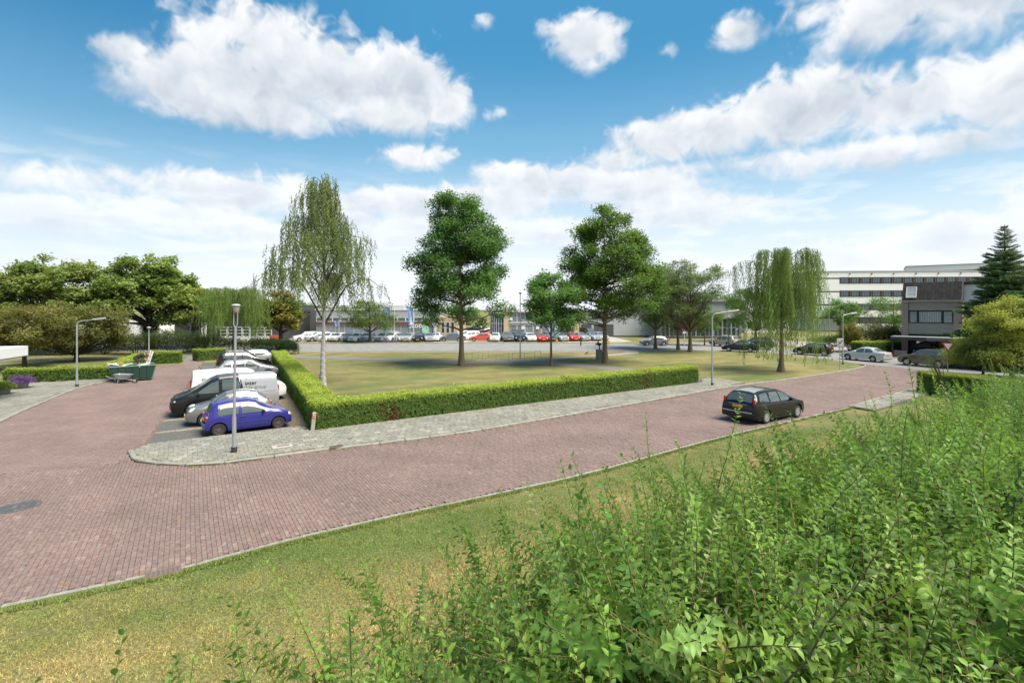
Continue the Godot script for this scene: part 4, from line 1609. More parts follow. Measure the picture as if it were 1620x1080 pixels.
func ground() -> void:
	var f := FastNoiseLite.new()
	f.seed = 21; f.frequency = 0.22; f.fractal_octaves = 5; f.fractal_gain = 0.62
	var g := FastNoiseLite.new()
	g.seed = 22; g.frequency = 0.06; g.fractal_octaves = 3
	var xs := axis_steps(-900, -48, 44, 900, 0.55)
	var zs := axis_steps(-1200, -76, 4, 60, 0.55)
	var m := MB.new()
	var cols := []
	for x in xs:
		var line := []
		for z in zs: line.append(lawn_tone(x, z, f, g))
		cols.append(line)
	for i in xs.size() - 1:
		for k in zs.size() - 1:
			var p := [Vector3(xs[i], 0, zs[k]), Vector3(xs[i], 0, zs[k + 1]), Vector3(xs[i + 1], 0, zs[k + 1]), Vector3(xs[i + 1], 0, zs[k])]
			var cc := [cols[i][k], cols[i][k + 1], cols[i + 1][k + 1], cols[i + 1][k]]
			for t in [[0, 2, 1], [0, 3, 2]]:
				for e in t:
					m.col = cc[e]
					m.vert(p[e], Vector3.UP)
	var gm := mat("lawn", 1, 1, 1, 0.95)
	gm.vertex_color_use_as_albedo = true
	grained(gm, noise_tex(41, 0.05, 5, Color(0.52, 0.53, 0.46), Color(1, 1, 1), 512), 0.45)
	gm.detail_enabled = true
	gm.detail_blend_mode = BaseMaterial3D.BLEND_MODE_MUL
	gm.detail_albedo = noise_tex(42, 0.012, 4, Color(0.8, 0.84, 0.78), Color(1, 1, 1), 512)
	gm.detail_uv_layer = BaseMaterial3D.DETAIL_UV_2
	gm.uv2_triplanar = true
	gm.uv2_world_triplanar = true
	gm.uv2_scale = Vector3.ONE * 0.06
	gm.normal_enabled = true
	gm.normal_texture = noise_tex(43, 0.09, 4, Color.BLACK, Color.WHITE, 512, FastNoiseLite.TYPE_SIMPLEX_SMOOTH, true)
	gm.normal_scale = 0.9
	structure("ground", m.mesh(true), gm)

	# the main road beyond the lawn, its verge and the forecourts
	var near_edge := [Vector2(-99.000, -65.455), Vector2(-41.727, -65.455), Vector2(-27.000, -65.455), Vector2(-17.313, -65.954), Vector2(-0.831, -66.462), Vector2(15.664, -65.954), Vector2(26.791, -66.977), Vector2(31.433, -64.478), Vector2(34.364, -56.104), Vector2(34.772, -49.942), Vector2(36.191, -45.957), Vector2(37.565, -41.739), Vector2(39.393, -35.410), Vector2(39.240, -28.800)]
	var far_edge := [Vector2(-121.000, -80.000), Vector2(-51.000, -80.000), Vector2(-21.196, -80.748), Vector2(-1.019, -81.509), Vector2(19.358, -81.509), Vector2(33.882, -84.706), Vector2(37.607, -77.143), Vector2(40.397, -65.954), Vector2(42.480, -57.600), Vector2(44.581, -50.233), Vector2(48.060, -43.200), Vector2(50.741, -37.241)]
	var road := PackedVector2Array(smooth_line(near_edge, 2.0))
	var back := smooth_line(far_edge, 2.0)
	back.reverse()
	road.append_array(PackedVector2Array(back))
	structure("main_road", sheet(road, 0.006), mats.asphalt_light)
	structure("forecourt", sheet(PackedVector2Array([Vector2(-116.163, -83.721), Vector2(-38.721, -83.721), Vector2(-11.423, -83.077), Vector2(18.385, -84.047), Vector2(20.520, -86.400), Vector2(19.575, -108.000), Vector2(26.100, -144.000), Vector2(-199.800, -144.000)]), 0.02), mat("forecourt_paving", 0.33, 0.31, 0.28, 0.9))
	structure("side_road", sheet(PackedVector2Array([Vector2(40.235, -84.706), Vector2(42.429, -77.143), Vector2(42.545, -65.455), Vector2(44.514, -58.378), Vector2(53.129, -69.677), Vector2(52.981, -81.509), Vector2(47.250, -90.000)]), 0.009), mat("side_road", 0.27, 0.25, 0.23, 0.9))
	structure("driveway", sheet(PackedVector2Array([Vector2(42.489, -56.842), Vector2(44.581, -50.233), Vector2(45.692, -47.473), Vector2(60.943, -61.714), Vector2(48.761, -64.478)]), 0.014), mat("driveway_brick", 0.2, 0.125, 0.11, 0.9))

	# brick road with the mouth of the side street
	var near_kerb := [Vector2(-26.0, 1.76), Vector2(-17.6, -3.7), Vector2(-9.267, -9.153), Vector2(-7.200, -10.286), Vector2(-4.950, -12.000), Vector2(-1.916, -13.935), Vector2(2.267, -16.489), Vector2(7.352, -20.282), Vector2(11.202, -22.979), Vector2(18.639, -27.871), Vector2(22.921, -31.079), Vector2(28.770, -35.410), Vector2(33.811, -38.919), Vector2(38.163, -41.538)]
	var far_kerb := [Vector2(-14.432, -19.115), Vector2(-13.568, -18.151), Vector2(-12.792, -17.705), Vector2(-11.105, -17.419), Vector2(-9.778, -17.778), Vector2(-7.440, -19.200), Vector2(-4.863, -20.474), Vector2(-1.938, -22.154), Vector2(1.873, -24.971), Vector2(6.840, -28.800), Vector2(10.721, -31.765), Vector2(14.256, -34.560)]
	var grass_kerb := [Vector2(14.256, -34.560), Vector2(17.390, -36.610), Vector2(20.732, -38.571), Vector2(25.689, -41.942), Vector2(30.094, -45.000), Vector2(33.112, -47.473), Vector2(34.108, -48.814), Vector2(34.138, -49.655)]
	var park_line := [Vector2(-14.432, -19.115), Vector2(-14.696, -19.726), Vector2(-14.517, -20.093)]
	var bay0 := Vector2(-14.517, -20.093)
	var bay_end := bay0 + V * 36.0
	var left_kerb := [Vector2(-30.471, -38.571), Vector2(-30.076, -36.456), Vector2(-29.571, -34.286), Vector2(-27.000, -28.800), Vector2(-24.573, -24.270), Vector2(-21.504, -19.115), Vector2(-18.290, -13.935)]
	var outline := PackedVector2Array(smooth_line(near_kerb, 1.0))
	outline.append_array(PackedVector2Array([Vector2(37.932, -42.146), Vector2(36.424, -46.253), Vector2(34.912, -50.233)]))
	var gk := smooth_line(grass_kerb, 1.0)
	gk.reverse()
	outline.append_array(PackedVector2Array(gk))
	var fk := smooth_line(far_kerb, 0.6)
	fk.reverse()
	outline.append_array(PackedVector2Array(fk))
	outline.append_array(PackedVector2Array([Vector2(-14.517, -20.093), bay_end, bay_end + V * 2.0, Vector2(-32.660, -52.048), Vector2(-32.777, -50.233), Vector2(-34.200, -48.000), Vector2(-31.050, -43.200)]))
	outline.append_array(PackedVector2Array(smooth_line(left_kerb, 1.0)))
	outline.append(Vector2(-40.0, -6.0))
	var road_bed := structure("brick_road", sheet(outline, 0.004), mats.mortar)
	var bm := []
	for k in 3: bm.append(brick_mesh(0.205, 0.0965, 0.03, 50 + k, 0.006))
	# the side street is laid crosswise to its own run
	var corner := Vector2(-14.432, -19.115)
	var street := PackedVector2Array([corner + Vector2(0.2, 0.3) - U * 0.3, corner - V * 1.6, Vector2(-31.0, -11.0), Vector2(-60, -30), Vector2(-60, -70), Vector2(-25, -70)])
	var tones := [Color(0.236, 0.17, 0.153), Color(0.208, 0.146, 0.132), Color(0.285, 0.212, 0.18), Color(0.24, 0.195, 0.178), Color(0.25, 0.16, 0.125)]
	pave(road_bed, "brick", Geometry2D.offset_polygon(outline, -0.09)[0], N, 0.21, 0.1, 0.008, 0.008, bm, mats.brick, tones, 301, 300, 62.0, street, 0.0022, 0.05)
	var both := Geometry2D.intersect_polygons(Geometry2D.offset_polygon(outline, -0.09)[0], street)
	for piece in both:
		pave(road_bed, "brick", piece, U, 0.21, 0.1, 0.008, 0.008, bm, mats.brick, tones, 302, 0, 70.0, PackedVector2Array(), 0.002, 0.04)

	# edges
	kerb(near_kerb.slice(0, 10), 0.1, 0.0, 0.045, mats.kerb_concrete, 1.0, 0.012)
	kerb(far_kerb, 0.17, 0.0, 0.115, mats.kerb_concrete, 1.0, 0.03)
	kerb(grass_kerb, 0.14, 0.0, 0.11, mats.kerb_concrete, 1.0, 0.03)
	kerb(left_kerb, 0.17, 0.0, 0.115, mats.kerb_concrete, 1.0, 0.03)
	kerb(near_kerb.slice(9, 13), 0.15, 0.0, 0.11, mats.kerb_concrete, 1.0, 0.03)

	# pavement between the road and the hedge, with its rounded end
	var pav := PackedVector2Array(smooth_line(far_kerb, 0.6))
	pav.append_array(PackedVector2Array([Vector2(17.077, -36.923), Vector2(16.127, -39.095), Vector2(14.961, -39.633), Vector2(13.720, -37.082), Vector2(-0.350, -27.961), Vector2(-8.712, -22.268), Vector2(-9.871, -23.226), Vector2(-10.049, -23.102), Vector2(-12.150, -21.600), Vector2(-14.517, -20.093)]))
	var pm := structure("pavement", raised(pav, 0.0, 0.085), mats.mortar)
	var sm := []
	for k in 3: sm.append(brick_mesh(0.293, 0.293, 0.045, 60 + k, 0.006))
	var stone := [Color(0.30, 0.29, 0.25), Color(0.225, 0.215, 0.185), Color(0.37, 0.35, 0.31), Color(0.20, 0.195, 0.16), Color(0.28, 0.26, 0.2)]
	var inner := Geometry2D.offset_polygon(pav, -0.1)[0]
	pave(pm, "paving_slab", inner, U, 0.3, 0.3, 0.006, 0.075, sm, mats.slab, stone, 303, 300, 999.0, PackedVector2Array(), 0.003)
	var pav2 := PackedVector2Array([Vector2(18.639, -27.871), Vector2(22.921, -31.079), Vector2(28.770, -35.410), Vector2(33.811, -38.919), Vector2(34.342, -37.895), Vector2(29.571, -34.286), Vector2(23.625, -30.000), Vector2(19.167, -26.667)])
	var pm2 := structure("pavement", raised(pav2, 0.0, 0.08), mats.mortar)
	pave(pm2, "paving_slab", Geometry2D.offset_polygon(pav2, -0.1)[0], U, 0.3, 0.3, 0.006, 0.07, sm, mats.slab, stone, 304, 0, 999.0, PackedVector2Array(), 0.003)
	var pav3 := PackedVector2Array(smooth_line(left_kerb, 0.8))
	pav3.append_array(PackedVector2Array([Vector2(-40, -9), Vector2(-46, -24), Vector2(-40.500, -34.839), Vector2(-36.000, -36.456), Vector2(-33.013, -37.729), Vector2(-31.025, -39.273)]))
	var pm3 := structure("pavement", raised(pav3, 0.0, 0.085), mats.mortar)
	pave(pm3, "paving_slab", Geometry2D.offset_polygon(pav3, -0.1)[0], V, 0.3, 0.3, 0.006, 0.075, sm, mats.slab, stone, 305, 0, 999.0, PackedVector2Array(), 0.003)

	# parking bays: asphalt lanes parted by pale cobble lines, bare soil along the hedge
	var hc := Vector2(-9.386, -22.618)
	var bays := PackedVector2Array([bay0, Vector2(-10.047, -23.164), Vector2(-9.386, -22.618), hc + V * 34.0, bay_end])
	structure("parking_bays", sheet(bays, 0.009), mats.asphalt_bay)
	var w0 := (hc - bay0).dot(U)
	structure("soil_strip", sheet(PackedVector2Array([hc - U * 0.75, hc + U * 0.3, hc + U * 0.3 + V * 34.0, hc - U * 0.75 + V * 34.0]), 0.014), grained(mat("soil", 1, 1, 1, 0.95), noise_tex(52, 0.03, 5, lin(0.07, 0.055, 0.038), lin(0.2, 0.165, 0.11), 256), 0.6))
	var cob := [brick_mesh(0.1, 0.1, 0.02, 71, 0.012), brick_mesh(0.1, 0.1, 0.02, 72, 0.012)]
	for k in 12:
		var p0 := bay0 + V * (2.35 + k * 2.6) - U * 0.02
		var p1 := p0 + U * (w0 - 0.3)
		var line := ribbon([p0, p1], 0.34)
		var bed := structure("bay_line", sheet(line, 0.013), mats.mortar)
		pave(bed, "cobble", line, U, 0.112, 0.112, 0.01, 0.012, cob, mats.slab, [Color(0.34, 0.31, 0.25), Color(0.24, 0.22, 0.18), Color(0.4, 0.36, 0.3), Color(0.2, 0.19, 0.16)], 400 + k, 0)
	structure("street_end_path", sheet(PackedVector2Array([Vector2(-32.277, -49.371), Vector2(-32.207, -51.429), Vector2(-37.430, -59.178), Vector2(-38.022, -59.178)]), 0.012), mats.asphalt_path)

	# paths over the lawn
	var path := smooth_line([Vector2(-35.497, -60.420), Vector2(-28.110, -59.178), Vector2(-17.532, -56.104), Vector2(-7.157, -52.048), Vector2(-1.301, -52.048), Vector2(3.253, -52.048), Vector2(5.897, -49.655), Vector2(8.852, -47.213), Vector2(10.745, -44.082), Vector2(12.500, -40.000), Vector2(14.814, -38.230)], 1.0)
	structure("path", sheet(ribbon(path, 2.5), 0.006), mats.asphalt_path)
	structure("path", sheet(PackedVector2Array([Vector2(-4.229, -52.048), Vector2(-3.396, -54.340), Vector2(1.385, -55.385), Vector2(4.725, -54.000), Vector2(5.897, -49.655), Vector2(3.724, -49.655), Vector2(-0.621, -49.655)]), 0.010), mats.asphalt_path)
	structure("path", sheet(ribbon(smooth_line([Vector2(14.882, -68.031), Vector2(15.088, -63.529), Vector2(11.250, -60.000), Vector2(6.840, -57.600), Vector2(3.375, -54.000)], 1.0), 1.8), 0.014), mat("path_pale", 0.26, 0.22, 0.18, 0.92))
	structure("path", sheet(ribbon(smooth_line([Vector2(-57.293, -52.683), Vector2(-51.266, -54.684), Vector2(-43.342, -56.842), Vector2(-38.250, -60.000), Vector2(-33.171, -61.714)], 1.0), 2.6), 0.006), mats.asphalt_path)
	structure("road_edge", sheet(ribbon(smooth_line([Vector2(-31.246, -64.095), Vector2(-16.925, -64.478), Vector2(-0.812, -64.962), Vector2(15.313, -64.478)], 2.0), 1.4), 0.010), mat("verge_clay", 0.25, 0.17, 0.12, 0.95))
	structure("verge", sheet(PackedVector2Array([Vector2(-112.247, -80.899), Vector2(-51.767, -81.203), Vector2(-17.386, -81.818), Vector2(-12.390, -82.600), Vector2(-17.722, -83.398), Vector2(-39.023, -84.375), Vector2(-117.529, -84.706)]), 0.03), mat("verge_grass", 0.2, 0.18, 0.075, 0.95))

	# ironwork in the paving
	var man := thing("manhole_cover", "round grey iron manhole cover set in the brick road", "manhole cover", Vector3(-13.474, 0.040, -13.802))
	var mm := MB.new()
	mm.lathe([Vector2(0.47, -0.02), Vector2(0.47, 0.004), Vector2(0.41, 0.006), Vector2(0.405, -0.004), Vector2(0.0, -0.004)], 36)
	part(man, "rim", mm, mat("iron", 0.14, 0.145, 0.15, 0.55, 0.5))
	var stud := MB.new()
	for i in range(-8, 9):
		for k in range(-8, 9):
			var p := Vector2(i, k) * 0.046
			if p.length() < 0.385: stud.box(Vector3(p.x, 0.0, p.y), Vector3(0.026, 0.012, 0.026))
	part(man, "lid", stud, mat("iron_lid", 0.16, 0.165, 0.17, 0.5, 0.4))
	for gdef in [[Vector3(-7.114, 0.030, -10.310), 0.62, 0.32, "rusty brown drain cover at the grass edge of the brick road", 0.19, 0.115, 0.095], [Vector3(-6.808, 0.100, -19.592), 0.5, 0.3, "brown iron kerb gully in the pavement edge", 0.11, 0.075, 0.06]]:
		var gu := thing("drain_cover", gdef[3], "drain", gdef[0], atan2(-U.y, U.x))
		var b := MB.new()
		b.bevel(Vector3(0, 0.0, 0), Vector3(gdef[1], 0.05, gdef[2]), 0.012)
		part(gu, "frame", b, mat("drain%s" % gdef[1], gdef[4], gdef[5], gdef[6], 0.7, 0.2))
		for i in 7:
			var s := MB.new()
			s.box(Vector3(-gdef[1] * 0.4 + i * gdef[1] * 0.133, 0.027, 0), Vector3(0.03, 0.01, gdef[2] * 0.7))
			part(gu, "bar", s, mats.iron)
	var ac := thing("service_hatch", "pale concrete hatch with a dark slot in the pavement by the lamp", "hatch", Vector3(-8.914, 0.118, -19.592), atan2(-U.y, U.x))
	var hb := MB.new()
	hb.bevel(Vector3.ZERO, Vector3(0.72, 0.04, 0.4), 0.01)
	part(ac, "frame", hb, mat("hatch_pale", 0.36, 0.34, 0.3, 0.85))
	var hs := MB.new()
	hs.bevel(Vector3(0.04, 0.021, 0), Vector3(0.45, 0.012, 0.14), 0.004)
	part(ac, "slot", hs, mat("hatch_slot", 0.12, 0.07, 0.055, 0.8))
	var cap := MB.new()
	cap.lathe([Vector2(0.09, 0.0), Vector2(0.085, 0.012), Vector2(0.0, 0.014)], 14)
	tag(part(self, "valve_cap", cap, mats.iron, Vector3(-6.647, 0.124, -20.690)), "small round iron valve cap in the pavement slabs", "valve cap")

	# dead leaves blown against the kerbs, weeds in the joints
	var r := rand(900)
	var lm := MB.new()
	leaf(lm, Vector3(-0.03, 0, 0), Vector3.RIGHT, Vector3.BACK, Vector3.UP, 0.06, 0.035, 1)
	var where := []
	var tints := []
	var line := smooth_line(far_kerb, 0.3)
	for k in 1100:
		var p: Vector2 = line[8 + int(pow(r.randf(), 0.8) * (line.size() - 10))] - N * absf(r.randfn()) * 0.13 - N * 0.1
		where.append(Transform3D(Basis(Vector3.UP, r.randf() * TAU).rotated(Vector3.RIGHT, r.randfn() * 0.3), Vector3(p.x, 0.045, p.y)))
		tints.append(wobble(Color(0.3, 0.22, 0.05).lerp(Color(0.22, 0.15, 0.07), r.randf()), r, 0.2))
	for k in 420:
		var p := Vector2(r.randf_range(-12, 22), r.randf_range(-24, -6))
		where.append(Transform3D(Basis(Vector3.UP, r.randf() * TAU).rotated(Vector3.RIGHT, r.randfn() * 0.4), Vector3(p.x, 0.05, p.y)))
		tints.append(wobble(Color(0.36, 0.29, 0.12), r, 0.3))
	tag(swarm(self, "fallen_leaves", lm.mesh(), leafy("leaf_dead", 1, 1, 1, 0.7), where, tints), "yellow and brown fallen leaves scattered along kerb and grass", "leaves")

func near_grass() -> void:
	var r := rand(501)
	var kinds := []
	for k in 3:
		var m := MB.new()
		for i in 16:
			var p := Vector3(r.randf_range(-0.09, 0.09), 0, r.randf_range(-0.09, 0.09))
			var d := Vector3(r.randfn() * 0.55, 1.0, r.randfn() * 0.55).normalized()
			var h := r.randf_range(0.02, 0.06)
			var s := d.cross(Vector3(r.randfn(), 0.1, r.randfn())).normalized() * 0.0045
			m.tri(p - s, p + s, p + d * h)
		kinds.append(m.mesh())
	var f := FastNoiseLite.new()
	f.seed = 21; f.frequency = 0.22; f.fractal_octaves = 5; f.fractal_gain = 0.62
	var g := FastNoiseLite.new()
	g.seed = 22; g.frequency = 0.06; g.fractal_octaves = 3
	var where := [[], [], []]
	var tints := [[], [], []]
	var start := Vector2(-9.27, -9.15)
	for k in 70000:
		var u := r.randf_range(-4.0, 44.0)
		var v := -pow(r.randf(), 0.9) * 9.5 - 0.07
		var p := start + U * u + N * v
		# the kerb bows a little off the straight line
		p += N * (sin(clampf(u / 42.0, 0, 1) * PI) * 0.35 - 0.18)
		if p.y > -3.0 or p.length() > 26.0: continue
		if p.length() > 14.0 and r.randf() < 0.5: continue
		where[k % 3].append(Transform3D(Basis(Vector3.UP, r.randf() * TAU).scaled(Vector3.ONE * r.randf_range(0.7, 1.25)), Vector3(p.x, 0.0, p.y)))
		var c := lawn_tone(p.x, p.y, f, g)
		tints[k % 3].append(wobble(c * (1.1 if r.randf() < 0.8 else 1.4), r, 0.36))
	var edge := smooth_line([Vector2(-9.267, -9.153), Vector2(-7.200, -10.286), Vector2(-4.950, -12.000), Vector2(-1.916, -13.935), Vector2(2.267, -16.489), Vector2(7.352, -20.282), Vector2(11.202, -22.979), Vector2(18.346, -27.692)], 0.2)
	for k in 4200:
		var q: Vector2 = edge[r.randi() % edge.size()] - N * (0.06 + absf(r.randfn()) * 0.07) + U * r.randf_range(-0.12, 0.12)
		where[k % 3].append(Transform3D(Basis(Vector3.UP, r.randf() * TAU).rotated(Vector3(U.x, 0, U.y), -0.25).scaled(Vector3.ONE * r.randf_range(0.8, 1.9)), Vector3(q.x, 0.0, q.y)))
		tints[k % 3].append(wobble(Color(0.2, 0.25, 0.07), r, 0.3))
	var gutter := smooth_line([Vector2(-11.105, -17.419), Vector2(-9.778, -17.778), Vector2(-7.440, -19.200), Vector2(-4.863, -20.474), Vector2(-1.938, -22.154), Vector2(1.873, -24.971), Vector2(6.840, -28.800), Vector2(10.721, -31.765)], 0.2)
	for k in 1500:
		var c := int(pow(sin(k * 12.9898) * 0.5 + 0.5, 1.0) * (gutter.size() - 1))
		c = clampi((c / 9) * 9 + int(r.randfn() * 3.0), 0, gutter.size() - 1)
		var q: Vector2 = gutter[c] - N * (0.1 + absf(r.randfn()) * 0.05)
		where[k % 3].append(Transform3D(Basis(Vector3.UP, r.randf() * TAU).scaled(Vector3.ONE * r.randf_range(0.5, 1.1)), Vector3(q.x, 0.02, q.y)))
		tints[k % 3].append(wobble(Color(0.24, 0.25, 0.06), r, 0.35))
	var gm := leafy("grass_blade", 1, 1, 1, 0.7, 0.3)
	for k in 3:
		tag(swarm(self, "grass", kinds[k], gm, where[k], tints[k]), "short dry mown grass on the verge beside the brick road", "grass")

func hedges() -> void:
	var a := []
	a.append(sprig_mesh(1, 9, 0.062, 0.036))
	var bright := Color(0.4, 0.49, 0.095)  # light on the hedge tops put into the leaf colour
	var dark := Color(0.155, 0.25, 0.06)  # shade on the hedge sides put into the leaf colour
	var off := N * 0.62
	var p0 := Vector2(-8.712, -22.268) + off
	var p1 := Vector2(13.872, -37.241) + off - U * 0.2
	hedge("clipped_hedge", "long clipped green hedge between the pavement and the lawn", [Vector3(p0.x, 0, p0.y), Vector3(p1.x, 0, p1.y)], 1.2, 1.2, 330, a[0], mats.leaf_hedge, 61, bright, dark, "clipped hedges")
	var side := Vector2(0.8805, -0.474) * 0.62
	var q0 := Vector2(-8.712, -22.268) + side + V * 1.15
	var q1 := q0 + V * 32.0
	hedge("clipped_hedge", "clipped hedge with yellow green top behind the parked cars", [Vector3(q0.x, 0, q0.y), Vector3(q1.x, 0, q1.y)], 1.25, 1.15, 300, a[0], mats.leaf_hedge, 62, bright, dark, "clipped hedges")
	var b := sprig_mesh(2, 9, 0.075, 0.045)
	var defs := [
		["low clipped hedge behind the flower pots by the left pavement", [Vector3(-37.309, 0.000, -37.403), Vector3(-31.124, 0.000, -39.273)], 1.1, 1.0],
		["clipped hedge running behind the green skip", [Vector3(-32.196, 0.000, -40.755), Vector3(-37.414, 0.000, -51.429)], 1.2, 1.0],
		["short clipped hedge right of the skip at the street end", [Vector3(-36.466, 0.000, -50.824), Vector3(-33.952, 0.000, -51.737)], 1.2, 1.15],
		["short clipped hedge right of the gap at the street end", [Vector3(-33.400, 0.000, -53.333), Vector3(-31.912, 0.000, -55.742)], 1.2, 1.15],
		["dark clipped hedge in front of the maple by the junction", [Vector3(26.959, 0.000, -32.977), Vector3(27.771, 0.000, -30.857), Vector3(28.688, 0.000, -27.000)], 1.5, 1.35],
		["clipped hedge in front of the grey house", [Vector3(40.950, 0.000, -60.000), Vector3(47.443, 0.000, -61.714)], 1.4, 1.6]]
	var k := 0
	for d in defs:
		var pts: Array = d[1]
		var far: bool = pts[0].length() > 45.0
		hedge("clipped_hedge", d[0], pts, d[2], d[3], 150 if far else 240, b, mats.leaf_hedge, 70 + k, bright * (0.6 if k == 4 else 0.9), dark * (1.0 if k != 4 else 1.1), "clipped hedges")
		k += 1
	var sp := spray(5, 12, 0.3, 0.12, 0.07)
	var shrubs := [
		[Vector3(-35.871, 0.000, -61.714), 4.6, 1.8, 2.3, Color(0.05, 0.075, 0.022), "dark green shrub mass behind the parked cars at the street end"],
		[Vector3(-41.727, 0.000, -65.455), 4.2, 2.0, 2.6, Color(0.055, 0.085, 0.03), "dark shrubs left of the trimmed shrub mass at the street end"],
		[Vector3(-42.417, 0.000, -62.609), 3.4, 2.4, 3.0, Color(0.1, 0.135, 0.06), "grey green rounded shrub behind the street end hedge"],
		[Vector3(-45.254, 0.000, -60.845), 4.2, 2.2, 2.6, Color(0.052, 0.08, 0.024), "dark shrubs behind the green skip"],
		[Vector3(-49.757, 0.000, -61.714), 4.6, 2.2, 2.8, Color(0.06, 0.08, 0.026), "dark shrubs below the leaning plum trees"],
		[Vector3(-54.000, 0.000, -60.845), 4.6, 2.0, 2.6, Color(0.055, 0.07, 0.024), "dark shrubs left of the lamp beyond the grass"],
		[Vector3(-57.750, 0.000, -60.000), 4.6, 2.0, 2.6, Color(0.05, 0.065, 0.024), "dark shrubs at the left picture edge beyond the path"],
		[Vector3(-61.875, 0.000, -60.000), 4.6, 2.0, 2.6, Color(0.05, 0.065, 0.024), "dark shrubs behind the leftmost small tree"],
		[Vector3(-30.971, 0.000, -63.529), 3.6, 1.6, 1.9, Color(0.052, 0.082, 0.024), "low dark shrubs behind the farthest parked cars"],
		[Vector3(-27.617, 0.000, -61.714), 1.5, 1.3, 1.7, Color(0.04, 0.07, 0.025), "small round dark shrub at the end of the long hedge"],
		[Vector3(23.760, 0.000, -78.545), 4.4, 2.6, 5.4, Color(0.06, 0.1, 0.03), "large leafy bush behind the thin trees"],
		[Vector3(46.227, 0.000, -65.455), 4.0, 2.4, 3.6, Color(0.105, 0.12, 0.035), "tall rounded shrub left of the grey house"],
		[Vector3(47.955, 0.000, -64.478), 2.6, 2.0, 3.8, Color(0.12, 0.125, 0.04), "yellow green shrub against the grey house"],
		[Vector3(43.119, 0.000, -64.478), 1.5, 1.4, 3.8, Color(0.2, 0.19, 0.045), "yellow leaved young shrub beside the white office"],
		[Vector3(47.669, 0.000, -74.483), 4.0, 1.4, 1.6, Color(0.07, 0.12, 0.03), "low green planting before the white office"]]
	k = 0
	for s in shrubs:
		bush("shrub", s[5], s[0], s[1], s[2], s[3], sp, mats.leaf_bush, s[4], 800 + k, 900, "shrubs at the edge of the lawn" if k < 10 else "shrubs by the office and house")
		k += 1

func parked(spec: Array, along_v: float, along_u: float, forward: bool, name_: String, label: String, body: Material, o: Dictionary, turn := 0.0) -> Node3D:
	var c: Car = spec[0]
	var opt: Dictionary = spec[1].duplicate()
	opt.merge(o, true)
	var t := build_car(name_, label, c, body, opt)
	var base := Vector2(-11.95, -22.85) + V * along_v + U * along_u
	t.position = Vector3(base.x, 0.014, base.y)
	t.rotation.y = atan2(-U.y, U.x) + (0.0 if forward else PI) + turn
	t.set_meta("group", "cars parked along the hedge")
	return t

